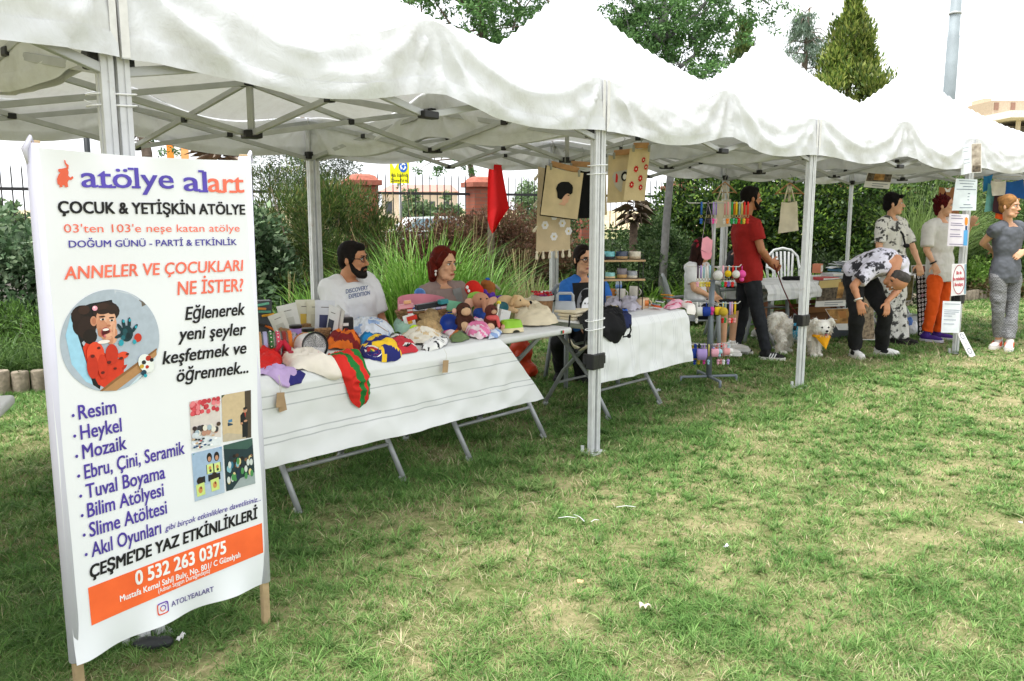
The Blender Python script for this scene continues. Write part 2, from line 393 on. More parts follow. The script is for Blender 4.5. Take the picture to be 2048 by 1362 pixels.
tl = N.new('ShaderNodeBsdfTranslucent'); tl.inputs['Color'].default_value = (.82, .80, .77, 1); ms = N.new('ShaderNodeMixShader'); ms.inputs[0].default_value = .13
L.new(b.outputs[0], ms.inputs[1]); L.new(tl.outputs[0], ms.inputs[2]); L.new(ms.outputs[0], N['Material Output'].inputs['Surface'])
seam_m = M('seam_tape', (.74, .73, .72), .8, .08, 30)
alu = M('white_painted_steel', (.60, .61, .62), .42, .10, 14, metal=.15, stain=(11, .60, (.28, .15, .08), .55))
bargrey = M('grey_tube_steel', (.44, .45, .45), .4, .1, 10, metal=.25)
blk = M('black_plastic', (.015, .015, .016), .45, .2)
zipm = M('zip_tie_nylon', (.8, .8, .8), .4, .05)

PF = [(-2.25, .02), (-1.27, 2.77), (.55, 5.13), (2.57, 7.18), (4.92, 9.02), (7.35, 10.65)]
PR = [(-4.95, 1.6), (-3.6, 4.66), (-1.70, 7.13), (.44, 9.3), (2.83, 11.3), (5.2, 12.97)]
ZE, VH, ZP, ZT, ZL = 2.31, .30, 3.42, 2.24, 1.97
def rise(a, b_):
    m = max(abs(a), abs(b_)); q = min(abs(a), abs(b_)); k = q / m if m > 1e-6 else 1
    h = (1 - m); base = .50 * h + .50 * h ** 3.0
    panel = -.085 * math.sin(PI * min(1, h * 1.05)) * (1 - k)        # cloth hangs slack between the hips
    return base, panel, m, k
def edge_sag(u, seed):
    s = -.085 * math.sin(2 * PI * u) ** 2 + .045 * math.exp(-((u - .5) / .09) ** 2)
    return s + .012 * noise.noise(Vector((u * 6, seed, 0)))
def folds(u, v, seed):
    """tension folds running out of the corners and the mid-span prop; v = 0 top of the valance .. 1 hem"""
    o = 0
    for k, c in enumerate((0.0, .5, 1.0)):
        dx = (u - c) * 3.0; dy = v * VH + .02; d = math.hypot(dx, dy); th = math.atan2(dx, dy)
        o += .022 * (1 - 2 * abs(math.sin(5 * th + seed + k)) ** .75) * math.exp(-(d / .42) ** 2) * min(1, d / .06)
    o += .013 * (1 - 2.2 * abs(noise.noise(Vector((u * 7 + v * .8, v * 1.0 - u * 1.5 + seed * 3, seed))))) + .006 * (1 - 2.5 * abs(noise.noise(Vector((u * 15 - v * 1.6, v * 1.6 + u * 3, seed + 8))))) + .010 * noise.noise(Vector((u * 21, v * 4, seed + 5)))
    sw = abs(math.sin(2 * PI * u)); o += .011 * (1 - 2 * abs(math.sin(PI * (1.5 * v - 1.2 * sw + seed * .37))) ** .7) * sw * min(1, v * 4)
    return o
def make_tent(A, B, Cc, Dd, label, seed, legs=(1, 1, 1, 1)):
    A, B, Cc, Dd = [Vector((q[0], q[1], 0)) for q in (A, B, Cc, Dd)]; cen = (A + B + Cc + Dd) / 4
    root = thing('canopy_tent', label, 'tent', cen, 0, 'white pop-up tents in the row')
    cs = [A, B, Cc, Dd]; A0, B0, C0, D0 = cs
    # pull in a little so neighbours do not share a plane
    cs = [q + (cen - q).normalized() * .012 for q in cs]; A, B, Cc, Dd = cs
    def top(u, v):
        a, b_ = 2 * u - 1, 2 * v - 1; p = A * (1 - u) * (1 - v) + B * u * (1 - v) + Cc * u * v + Dd * (1 - u) * v
        base, panel, m, k = rise(a, b_); h = 1 - m
        if abs(b_) >= abs(a): eu = .5 + .5 * a / m if m > 1e-6 else .5
        else: eu = .5 + .5 * b_ / m
        side = (0 if b_ < 0 else 2) if abs(b_) >= abs(a) else (3 if a < 0 else 1)
        z = ZE + (ZP - ZE) * base + panel + edge_sag(eu, seed + side) * max(0, 1 - h / .55) ** 1.5
        z += .012 * noise.noise(Vector((u * 7, v * 7, seed))) * min(1, h * 8)
        z += .035 * math.exp(-((eu - .5) / .07) ** 2) * math.exp(-h / .22)
        return p + Vector((0, 0, z))
    mb = MB(); mb.grid(top, 64, 64)
    sides = [(A, B), (B, Cc), (Cc, Dd), (Dd, A)]
    for si, (p, q) in enumerate(sides):
        t = (q - p).normalized(); nrm = Vector((t.y, -t.x, 0))
        if nrm.dot((p + q) / 2 - cen) < 0: nrm = -nrm
        def val(u, v, p=p, q=q, nrm=nrm, s=seed + si):
            e_ = edge_sag(u, s); hem = .5 * e_ + .030 * math.exp(-((u - .5) / .13) ** 2) * 1.0
            z = (ZE + e_ + .035 * math.exp(-((u - .5) / .07) ** 2)) * (1 - v) + (ZE - VH + hem) * v
            bulge = .035 * math.sin(PI * v) * (abs(math.sin(2 * PI * u)) ** 1.0)
            wr = folds(u, v, s) * min(1, u * 25, (1 - u) * 25)
            return p.lerp(q, u) + nrm * (.012 + bulge * .6 + wr * min(1, v * 3 + .0) + .014 * v) + Vector((0, 0, z))
        mb.grid(val, 96, 12)
        # hem: doubled cloth strip, a few mm proud
        mb.grid(lambda u, v: val(u, .76 + .245 * v) + nrm * .004, 96, 3)
    mb.T = None
    mb.build('canopy', canv, root, True, world=True)
    for q, (p0, p1) in zip(cs, [(Dd, B), (A, Cc), (B, Dd), (Cc, A)]):     # corner seams, stitched tape down the valance
        sm = MB(); nrm = (q - cen).normalized()
        for pp in (p0, p1):
            t = (pp - q).normalized(); outn = Vector((t.y, -t.x, 0)); outn = outn if outn.dot(q - cen) > 0 else -outn
            sm.prism([(.0, ZE - VH + .0), (.028, ZE - VH + .0), (.028, ZE - .004), (.0, ZE - .002)], q + outn * .028 - Vector((0, 0, 0)), t, Vector((0, 0, 1)), .002)
        sm.build('corner_seam', seam_m, root, False, world=True)
    # frame
    up = Vector((0, 0, 1)); raw = [A0, B0, C0, D0]; inn = []
    for i, q in enumerate(raw):
        along = (raw[[1, 0, 3, 2][i]] - q).normalized(); deep = (raw[[3, 2, 1, 0][i]] - q).normalized(); inn.append(q + along * .030 + deep * .038)
    def bar(a, b_, w_=.022, h_=.032): 
        m_ = MB(); m_.bar(a, b_, w_, h_, 0, .003); m_.build('truss_bar', bargrey, root, False, world=True)
    def joint(c, d, rz=0): 
        m_ = MB(); m_.box(c, d, Matrix.Rotation(rz, 3, 'Z'), 0, .006); m_.build('joint', blk, root, False, world=True)
    mids = []
    for i in range(4):
        p, q = inn[i], inn[(i + 1) % 4]; mid = (p + q) / 2; mids.append(mid); d = (q - p).normalized(); rz = math.atan2(d.y, d.x); off = (cen - mid).normalized()
        for s_, e_ in ((p, mid), (q, mid)):
            bar(s_ + up * (ZT + .03), e_ + up * ZL + off * .012); bar(s_ + up * ZL, e_ + up * ZT - off * .012)
            joint((s_ + e_) / 2 + up * ((ZT + ZL) / 2 + .008), (.05, .045, .035), rz)
        joint(mid + up * ZT, (.10, .05, .04), rz); joint(mid + up * ZL, (.10, .05, .035), rz)
    for mid in mids:
        d = (cen - mid).normalized(); rz = math.atan2(d.y, d.x); sd_ = Vector((-d.y, d.x, 0)) * .012
        bar(mid + up * ZT, cen + up * ZL + sd_); bar(mid + up * ZL, cen + up * (ZT + .02) - sd_)
        joint((mid + cen) / 2 + up * ((ZT + ZL) / 2), (.05, .045, .035), rz)
    pm = MB(); pm.box(cen + up * ((ZL + ZP - .06) / 2), (.035, .035, ZP - .06 - ZL), None, 0, .004); pm.lathe([(.0, ZP - .10), (.05, ZP - .075), (.045, ZP - .055), (0, ZP - .045)], 12, cen); pm.build('centre_post', bargrey, root, True, world=True, autosm=40)
    joint(cen + up * ZL, (.10, .10, .045), .6); joint(cen + up * (ZT + .02), (.085, .085, .045), .6)
    for i in range(4):
        if not legs[i]: continue
        c = inn[i]; d = (mids[i] - c).normalized(); rz = math.atan2(d.y, d.x); Rm = Matrix.Rotation(rz, 3, 'Z')
        lm = MB()
        # outer profile (upper) with grooves and inner profile (lower)
        def profile(z0, z1, w_):
            for sx in (-1, 1):
                for sy in (-1, 1): lm.box(c + Rm @ Vector((sx * w_ * .28, sy * w_ * .28, 0)) + up * ((z0 + z1) / 2), (w_ * .42, w_ * .42, z1 - z0), Rm, 0, .002)
            lm.box(c + up * ((z0 + z1) / 2), (w_ * .80, w_ * .80, z1 - z0 - .004), Rm)
        profile(.62, ZE - .03, .044); profile(.012, .62, .034)
        lg = lm.build('leg', alu, root, False, world=True)
        f = MB(); f.box(c + up * .006, (.10, .075, .008), Rm, 0, .002); f.bar(c + Rm @ Vector((.03, .05, .0)), c + Rm @ Vector((.03, .05, .06)), .02, .02); f.build('foot_plate', alu, lg, False, world=False).parent = lg
        fo = children(lg)[0]
        for q in fo.data.vertices: q.co = q.co - root.location
        s_ = MB(); s_.box(c + up * .60, (.062, .062, .10), Rm, 0, .008); s_.box(c + Rm @ Vector((.055, 0, 0)) + up * .60, (.03, .022, .055), Rm, 0, .006); s_.box(c + Rm @ Vector((.05, .0, 0)) + up * .635, (.03, .02, .018), Rm, 0, .004)
        so_ = s_.build('height_latch', blk, lg, False)
        t_ = MB(); t_.box(c + up * (ZL + .03) + (cen - c).normalized() * .030, (.056, .056, .06), Rm, 0, .008)
        to_ = t_.build('truss_slider', blk, lg, False)
        for oo in (so_, to_):
            for q in oo.data.vertices: q.co = q.co - root.location
    return root
TL = ['white canopy tent at the left edge, cut off beside the tall printed banner',
      'white canopy tent over the man in a white t-shirt and the auburn-haired woman',
      'white canopy tent over the table with mugs and the hanging cushion covers',
      'white canopy tent sheltering the man in the red shirt and the keychain stand',
      'white canopy tent at the right end with printed notices taped to its corner leg']
tents = []
for i in range(5):
    tents.append(make_tent(PF[i], PF[i + 1], PR[i + 1], PR[i], TL[i], i * 3.7 + 1))
def zip_tie(c, w_, label):
    m = MB(); pts = []
    for k in range(16):
        a = 2 * PI * k / 16; pts.append(Vector((math.copysign(abs(math.cos(a)) ** .5, math.cos(a)) * w_ , math.copysign(abs(math.sin(a)) ** .5, math.sin(a)) * .034, .006 * math.cos(a))))
    rm = Matrix.Rotation(R(45), 3, 'Z'); m.tube([rm @ q for q in pts], .003, 6, closed=True); m.tube([rm @ Vector((-w_, -.03, 0)), rm @ Vector((-w_ - .03, -.06, .004))], .002, 5)
    o = m.build('zip_tie', zipm); o.location = c; tag(o, label, 'zip tie', 'zip ties round the tent legs')
for (px, py, lab) in ((225, 187, 'white zip tie binding the paired tent legs above the banner, upper one'), (228, 210, 'white zip tie binding the paired tent legs above the banner, lower one')):
    q = D(px, py, 2.77); zip_tie((PF[1][0] - .038, PF[1][1] + .030, q.z), .075, lab)
for (px, py, lab) in ((1204, 640, 'white zip tie on the tent leg in front of the black tote bag, upper one'), (1204, 658, 'white zip tie on the tent leg in front of the black tote bag, lower one'), (1207, 330, 'white zip tie on the tent leg between the hanging cushion covers, upper one'), (1207, 347, 'white zip tie on the tent leg between the hanging cushion covers, lower one')):
    q = D(px, py, 5.13); zip_tie((PF[2][0] - .030, PF[2][1] + .027, q.z), .072, lab)
# ---------------------------------------------------------------- leaves and plants
leaf_m = MV('leaf', .5, .32, .35); twig_m = M('bark', (.16, .125, .095), .9, .3, 20, .6, 40)
def rvec(n):
    v = RNG.normal(size=(n, 3)); return v / np.linalg.norm(v, axis=1, keepdims=True)
def leaf_mesh(name, Pt, size, cols, parent, aspect=2.4, dirs=None, spread=1.0, mat=None, fold=.18):
    n = len(Pt); d = rvec(n)
    if dirs is not None: d = dirs + spread * d; d /= np.linalg.norm(d, axis=1, keepdims=True) + 1e-9
    s = np.cross(d, rvec(n)); s /= np.linalg.norm(s, axis=1, keepdims=True) + 1e-9; nn = np.cross(d, s)
    size = np.broadcast_to(size, (n,))[:, None]; w_ = size / aspect
    V = np.zeros((n, 4, 3), np.float32); V[:, 0] = Pt; V[:, 1] = Pt + d * size * .45 + s * w_ * .5 + nn * size * fold; V[:, 2] = Pt + d * size; V[:, 3] = Pt + d * size * .45 - s * w_ * .5 + nn * size * fold
    F = (np.arange(n)[:, None] * 4 + np.arange(4)[None])
    o = rawmesh(name, V.reshape(-1, 3), F, mat or leaf_m, parent)
    CC = np.ones((n, 4, 4), np.float32); CC[:, :, :3] = cols[:, None, :]; set_cols(o, CC.reshape(-1, 4)); return o
def tint(n, pal, wts=None, jit=.2):
    pal = np.array(pal); i = RNG.choice(len(pal), n, p=wts); return pal[i] * RNG.uniform(1 - jit, 1 + jit, (n, 1))
def lumps(cx, cy, rx, ry, zt, z0, k, r):
    """rounded clumps filling an uneven crown"""
    out = []
    for i in range(k):
        a = RNG.uniform(0, 2 * PI); q = math.sqrt(RNG.random()); x = cx + rx * q * math.cos(a); y = cy + ry * q * math.sin(a)
        top = z0 + (zt - z0) * (1 - .42 * q * q) * RNG.uniform(.82, 1.04); z = max(z0 + r * .4, top - r * .8 - (top - z0) * (RNG.random() ** 1.4) * .95)
        out.append((x, y, z, r * RNG.uniform(.6, 1.25)))
    return out
def clump_pts(lm, n):
    lm = np.array(lm); wts = lm[:, 3] ** 2; i = RNG.choice(len(lm), n, p=wts / wts.sum()); d = rvec(n); d[:, 2] = d[:, 2] * .9 + .1
    rad = lm[i, 3] * (RNG.random(n) ** .35) * RNG.uniform(.85, 1.12, n); return lm[i, :3] + d * rad[:, None], d, i
def shrub(name, label, cat, c, rx, ry, zt, k, r, n, size, pal, wts=None, aspect=2.4, group=None, up=0.0, z0=.1, spread=.9, stems=9):
    root = thing(name, label, cat, (c[0], c[1], 0), 0, group)
    lm = lumps(0, 0, rx, ry, zt, z0, k, r); p, d, i = clump_pts(lm, n)
    ct = RNG.uniform(.65, 1.35, len(lm))[i][:, None]; p[:, 2] = np.maximum(p[:, 2], .03)
    dd = d + np.array([0, 0, up]); leaf_mesh('foliage', p, RNG.uniform(.7, 1.3, n) * size, tint(n, pal, wts) * ct, root, aspect, dd, spread)
    m = MB()
    for q in lm[:stems]: m.tube([(q[0] * .25, q[1] * .25, -.02), (q[0] * .6, q[1] * .6, q[2] * .5), (q[0], q[1], q[2])], [.016, .011, .005], 5)
    m.build('stems', twig_m, root); return root
def strap_plant(name, label, cat, c, rad, n, hgt, wid, pal, group=None, bend=.55, plumes=0):
    """arching strap leaves from one base"""
    root = thing(name, label, cat, (c[0], c[1], 0), 0, group); k = 6
    a = RNG.uniform(0, 2 * PI, n); q = np.sqrt(RNG.random(n)) * rad; bx, by = np.cos(a) * q, np.sin(a) * q; dirn = a + RNG.normal(0, .7, n)
    h = hgt * RNG.uniform(.55, 1.1, n); be = bend * RNG.uniform(.25, 1.3, n); V = np.zeros((n, k * 2, 3), np.float32); sx, sy = -np.sin(dirn), np.cos(dirn)
    for j in range(k):
        t = j / (k - 1); out = be * h * t ** 2.0; z = h * (t - .45 * be * t ** 3); w_ = wid * (1 - t ** 2.5) * .5 + .0008
        for s_, e_ in ((0, -1), (1, 1)): V[:, j * 2 + s_] = np.stack([bx + np.cos(dirn) * out + sx * w_ * e_, by + np.sin(dirn) * out + sy * w_ * e_, z], 1)
    F = np.array([(j * 2, j * 2 + 1, j * 2 + 3, j * 2 + 2) for j in range(k - 1)]); FF = (np.arange(n)[:, None, None] * (k * 2) + F[None]).reshape(-1, 4)
    o = rawmesh('leaves', V.reshape(-1, 3), FF, leaf_m, root); cc = np.ones((n, k * 2, 4), np.float32); cc[:, :, :3] = tint(n, pal)[:, None, :]; set_cols(o, cc.reshape(-1, 4))
    if plumes:
        m = MB()
        for _ in range(plumes):
            a_ = RNG.uniform(0, 2 * PI); b_ = RNG.uniform(.1, .35) * hgt; m.tube([(0, 0, 0), (math.cos(a_) * b_ * .4, math.sin(a_) * b_ * .4, hgt * .7), (math.cos(a_) * b_, math.sin(a_) * b_, hgt * 1.2)], [.003, .002, .001], 4)
        m.build('seed_stalks', M('straw_stalk', (.35, .30, .14), .8), root)
    return root
def XY(px, Y): return ((px - 1024) / FPX * Y * 1.0, Y)
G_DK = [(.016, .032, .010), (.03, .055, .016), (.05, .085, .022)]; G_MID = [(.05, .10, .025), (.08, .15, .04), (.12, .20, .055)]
G_LT = [(.10, .20, .03), (.16, .29, .05), (.23, .36, .08)]; G_VAR = [(.06, .115, .05), (.11, .18, .09), (.27, .36, .21), (.045, .085, .035)]
BRN = [(.17, .085, .05), (.23, .13, .08), (.12, .065, .04), (.13, .12, .05)]
# left: variegated shrubs
shrub('leafy_shrub', 'dark green shrub with pale edged leaves at the left edge beside the banner', 'shrub', (-5.55, 8.9), .95, .7, 1.9, 48, .30, 15000, .085, G_VAR, [.35, .3, .2, .15], 1.9)
shrub('leafy_shrub', 'dark green shrub with pale edged leaves hidden mostly by the banner, near the concrete wall', 'shrub', (-3.65, 10.0), 1.0, .7, 1.95, 48, .31, 15000, .085, G_VAR, [.35, .3, .2, .15], 1.9)
shrub('juniper_bush', 'bright green feathery low bush at the left edge behind the log border', 'shrub', (-4.9, 8.0), .55, .45, .82, 20, .2, 6000, .06, [(.08, .16, .03), (.13, .24, .05), (.05, .10, .02)], None, 5, None, .8)
strap_plant('border_grass', 'low dark green grassy clump just behind the logs left of the banner', 'ornamental grass', (-4.25, 7.45), .4, 420, .52, .012, G_MID, 'grassy border clumps at the left', .8)
strap_plant('border_grass', 'low dark green grassy clump at the left frame edge behind the log border', 'ornamental grass', (-4.75, 7.2), .4, 420, .5, .012, G_MID, 'grassy border clumps at the left', .8)
strap_plant('border_grass', 'grassy clump with long blades against the left side of the banner', 'ornamental grass', (-3.9, 7.8), .35, 320, .6, .012, G_LT, 'grassy border clumps at the left', .7)
# bottlebrush
shrub('bottlebrush_bush', 'tall narrow leaved olive green bush behind the man in the white t-shirt', 'shrub', (-2.45, 10.6), .95, .65, 2.42, 95, .25, 36000, .08, [(.04, .075, .015), (.07, .12, .025), (.13, .17, .045), (.18, .15, .055)], [.35, .35, .2, .1], 7, None, 1.3, .25, .75, 16)
shrub('bottlebrush_bush', 'narrow leaved olive bush reaching up beside the rear tent leg left of the seated man', 'shrub', (-3.1, 11.3), .6, .5, 2.1, 40, .25, 13000, .085, [(.055, .10, .02), (.09, .15, .03), (.15, .19, .05), (.19, .17, .06)], [.35, .35, .2, .1], 7, None, 1.3, .25, .75, 10)
# brown hedge
for j, (px, Y, zt, lab) in enumerate(((800, 11.9, 1.78, 'reddish brown dried bush right of the olive green bush, below the yellow road sign'), (890, 12.2, 1.86, 'reddish brown dried bush between the road sign and the red flag'), (985, 12.4, 1.86, 'reddish brown dried bush behind the red flag'), (1060, 12.6, 1.78, 'reddish brown dried bush behind the daisy cushion cover'))):
    shrub('dried_bush', lab, 'shrub', XY(px, Y), .62, .5, zt, 60, .21, 17000, .055, BRN, [.3, .28, .22, .2], 3, 'reddish brown bushes along the fence', .7, .2, .9, 14)
# tall bright grass
for (px, Y, rad, n, h, lab) in ((760, 9.3, .35, 420, 1.15, 'tall bright green grass clump rising right behind the man in the white t-shirt'), (850, 9.2, .45, 620, 1.5, 'tallest bright green grass clump between the two seated people'), (945, 9.4, .35, 400, 1.25, 'tall bright green grass clump right of the auburn-haired woman'), (655, 9.1, .3, 240, .95, 'bright green grass clump beside the rear tent leg left of the seated man'), (575, 8.9, .28, 200, .75, 'small bright green grass clump right of the banner edge')):
    strap_plant('tall_grass', lab, 'ornamental grass', XY(px, Y), rad, n, h, .017, [(.09, .215, .025), (.145, .30, .045), (.23, .38, .085)], 'tall grass clumps behind the first tables', .55, 4)
strap_plant('dry_meadow_grass', 'dry straw coloured wispy grass left of the daisy cushion cover', 'ornamental grass', XY(1040, 10.6), .5, 420, .9, .007, [(.30, .27, .12), (.22, .27, .10), (.38, .33, .18)], None, .5, 22)
# right green shrubs
for (px, Y, zt, rx, lab) in ((1130, 13.2, 1.72, .75, 'mid green small leaved shrub behind the woman with glasses'), (1240, 13.3, 1.62, .8, 'mid green small leaved shrub right of the big front tent leg, above the mug stand'), (1320, 13.4, 1.7, .6, 'mid green small leaved shrub behind the thin grey tree trunk')):
    shrub('green_shrub', lab, 'shrub', XY(px, Y), rx, .6, zt, 40, .26, 12000, .062, [(.035, .075, .02), (.06, .12, .035), (.10, .17, .05), (.17, .25, .10)], [.3, .3, .25, .15], 2.2)
for k, (px, Y) in enumerate(((1065, 11.6), (1120, 11.9), (1180, 12.0), (1240, 12.2), (1300, 12.1), (1360, 12.3), (1420, 12.5), (1480, 12.6), (1540, 12.9), (1600, 13.2))):
    strap_plant('daylily', 'bright green strap leaved plant in the border behind the stalls', 'plant', XY(px, Y), .30, 130, .78, .034, [(.14, .27, .035), (.20, .36, .06), (.27, .42, .10)], 'strap leaved plants along the border', .75)
for (px, Y, zt, rx, lab) in ((1395, 15.0, 2.75, .9, 'dark green glossy hedge shrub behind the keychain stand'), (1500, 15.2, 2.8, .9, 'dark green glossy hedge shrub behind the man in the red shirt'), (1610, 15.4, 2.75, .95, 'dark green glossy hedge shrub behind the hanging cream tote bag'), (1715, 15.8, 2.7, .9, 'dark green glossy hedge shrub left of the black-haired woman')):
    shrub('hedge_shrub', lab, 'shrub', XY(px, Y), rx, .7, zt, 95, .30, 17000, .085, [(.018, .04, .010), (.034, .078, .016), (.075, .15, .026), (.20, .31, .05)], [.28, .28, .25, .19], 2.0, 'dark hedge shrubs behind the right tents', .3, .3)
shrub('green_shrub', 'low mid green shrub hiding the base of the dead palm', 'shrub', XY(1262, 12.2), .6, .35, 1.22, 30, .2, 9000, .062, [(.035, .075, .02), (.06, .12, .035), (.10, .17, .05), (.17, .25, .10)])
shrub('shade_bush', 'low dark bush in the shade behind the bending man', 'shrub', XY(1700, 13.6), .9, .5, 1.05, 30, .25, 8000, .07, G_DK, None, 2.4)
strap_plant('pampas_grass', 'big pale green fountain of thin grass behind the two standing women', 'ornamental grass', XY(1830, 15.6), .5, 1500, 2.35, .012, [(.20, .29, .09), (.27, .36, .14), (.15, .23, .07)], None, .75, 0)
shrub('green_shrub', 'round mid green shrub behind the woman in the grey top', 'shrub', XY(1965, 16.6), .8, .7, 1.75, 30, .32, 10000, .08, G_MID, None, 2.2)
shrub('green_shrub', 'mid green shrub at the right frame edge behind the hanging baby clothes', 'shrub', XY(2075, 16.8), .8, .7, 2.1, 30, .34, 10000, .08, G_MID, None, 2.2)
shrub('green_shrub', 'low green shrub left of the grey top, behind the notice pole', 'shrub', XY(1905, 15.6), .6, .5, 1.0, 22, .26, 7000, .075, G_LT, None, 2.2)
for (px, Y, zt, lab) in ((1795, 16.8, 3.0, 'tall mid green shrub behind the pale fountain grass, left one'), (1885, 17.2, 2.9, 'tall mid green shrub behind the dark red haired woman'), (1960, 17.6, 2.7, 'tall mid green shrub behind the hanging baby clothes'), (2045, 17.8, 2.7, 'tall mid green shrub at the far right behind the clothes line')):
    shrub('tall_shrub', lab, 'shrub', XY(px, Y), .85, .6, zt, 60, .33, 13000, .085, [(.03, .065, .015), (.055, .11, .025), (.10, .18, .04), (.17, .26, .07)])
shrub('ground_cover', 'low reddish and green ground cover plant behind the logs at right', 'plant', XY(1960, 15.3), .9, .35, .42, 26, .16, 4500, .07, [(.16, .10, .05), (.10, .16, .04), (.24, .20, .10)], None, 2)
shrub('ground_cover', 'low green ground cover beside the strap leaved plants near the thin trunk', 'plant', XY(1345, 11.5), .7, .3, .35, 22, .14, 3500, .09, [(.17, .27, .08), (.10, .18, .05), (.28, .34, .16)], None, 2)
# log edging
log_m = M('weathered_log', (.27, .225, .17), .9, .3, 18, .6, 50); log_t = M('log_end', (.36, .32, .25), .9, .25, 30)
def log_edge(a0, a1):
    a = a0
    while a < a1:
        r = RNG.uniform(.055, .072); h = RNG.uniform(.17, .22); c = bed(a + r, 0); m = MB(); m.tube([c, c + Vector((0, 0, h - .01)), c + Vector((0, 0, h))], [r, r, r * .9], 12, cap=True)
        o = m.build('edging_log', [log_m], None, True, autosm=40); tag(o, 'short upright round log in the border edging', 'log', 'upright logs edging the garden bed'); a += 2 * r + .006
log_edge(-1.6, 1.0); log_edge(12.2, 16.5)
# ---------------------------------------------------------------- trees
def tree(name, label, base, pts, rad, limbs, nspray, spray_r, leafn, size, pal, group=None, aspect=2.2, trunkmat=None, droop=.2, wts=None):
    """trunk polyline + limbs (polylines); leaf sprays are spread along the limbs' outer two thirds"""
    root = thing(name, label, 'tree', (base[0], base[1], 0), 0, group); m = MB(); o0 = Vector((base[0], base[1], 0)); m.tube([Vector(q) - o0 for q in pts], rad, 9); tm = trunkmat or twig_m
    m.build('trunk', tm, root); lm = MB(); LP = []
    for l in limbs:
        l = [Vector(q) - o0 for q in l]; lm.tube(l, [.026 * (1 - i / len(l)) + .007 for i in range(len(l))], 6); LP.append(l)
        for _ in range(4):
            i = random.randrange(1, len(l)); q = l[i - 1].lerp(l[i], random.random()); e_ = q + Vector(RNG.normal(size=3)) * .45 + Vector((0, 0, .25)); lm.tube([q, (q + e_) / 2 + Vector((0, 0, .05)), e_], [.014, .009, .004], 5); LP.append([q, e_])
    lm.build('limbs', tm, root)
    cen = []
    for _ in range(nspray):
        l = random.choice(LP); t = random.uniform(.25, 1) * (len(l) - 1); i = min(int(t), len(l) - 2); q = l[i].lerp(l[i + 1], t - i); cen.append(np.array(q) + RNG.normal(size=3) * spray_r * .9)
    cen = np.array(cen); i = np.repeat(np.arange(nspray), leafn); d = rvec(nspray)[i]; d[:, 2] = d[:, 2] * .5 - droop
    tt = RNG.uniform(-1, 1, len(i))[:, None]; p = cen[i] + d * tt * spray_r * .6 + RNG.normal(size=(len(i), 3)) * spray_r * .13; ct = RNG.uniform(.7, 1.3, nspray)[i][:, None]
    leaf_mesh('crown', p, RNG.uniform(.7, 1.25, len(i)) * size, tint(len(i), pal, wts) * ct, root, aspect, np.array([[0, 0, -.3]]) + 0 * p, 1.0); return root
gtr = M('grey_young_bark', (.19, .185, .18), .8, .25, 14, .3, 30)
FEATH = [(.06, .14, .04), (.09, .20, .05), (.14, .27, .08)]
b1 = D(978, 540, 11.0)
tree('feathery_tree', 'slender feathery leaved tree above the second tent, its trunk behind the red flag', (b1.x, 11.0), [(b1.x, 11, 0), (b1.x + .03, 11, 1.4), D(984, 330, 11), D(979, 125, 11), D(955, 0, 11), D(948, -120, 11)], [.05, .046, .042, .036, .03, .02],
     [[D(955, 20, 11), D(900, -10, 11.2), D(830, 0, 11.4), D(770, 20, 11.5), D(700, 8, 11.5)], [D(975, 100, 11), D(930, 60, 10.9), D(870, 50, 10.8), D(800, 50, 10.9)], [D(979, 125, 11), D(965, 100, 11), D(935, 95, 10.8), D(905, 85, 10.7)], [D(950, -60, 11), D(1000, -30, 11.2), D(1040, 10, 11.3), D(1025, 60, 11.2)], [D(955, 0, 11), D(1010, -30, 10.7), D(1070, -20, 10.6), D(1100, 5, 10.6)], [D(950, -90, 11), D(880, -110, 11), D(790, -100, 11)], [D(950, -90, 11), D(1020, -120, 11), D(1090, -110, 11)], [D(955, 20, 11), D(880, -20, 10.6), D(800, -30, 10.6), D(745, -10, 10.6)]],
     270, .20, 60, .055, FEATH)
b2 = D(1322, 590, 12.0)
tree('feathery_tree', 'leafy tree with hanging feathery leaves behind the third tent, on the thin grey trunk', (b2.x, 12), [(b2.x, 12, 0), D(1325, 560, 12), D(1333, 440, 12), D(1341, 350, 12), D(1345, 200, 12), D(1330, 80, 12), D(1325, -100, 12)], [.062, .06, .055, .052, .05, .045, .03],
     [[D(1345, 190, 12), D(1300, 130, 12), D(1260, 60, 12.1), D(1220, 10, 12.2)], [D(1340, 150, 12), D(1390, 110, 12.1), D(1430, 50, 12.2), D(1470, 10, 12.3)], [D(1335, 100, 12), D(1290, 40, 11.8), D(1250, -10, 11.7)], [D(1330, 80, 12), D(1390, 30, 11.8), D(1440, -30, 11.7)], [D(1345, 200, 12), D(1400, 170, 12.1), D(1420, 120, 12.2)], [D(1345, 200, 12), D(1300, 160, 11.8), D(1265, 120, 11.8), D(1255, 60, 11.8)], [D(1328, 0, 12), D(1250, -60, 12), D(1180, -40, 12)], [D(1328, 0, 12), D(1400, -60, 12), D(1500, -20, 12), D(1540, 10, 12)], [D(1335, 100, 12), D(1320, 40, 12.4), D(1350, 0, 12.5)]],
     400, .25, 60, .058, FEATH, None, 2.2, gtr)
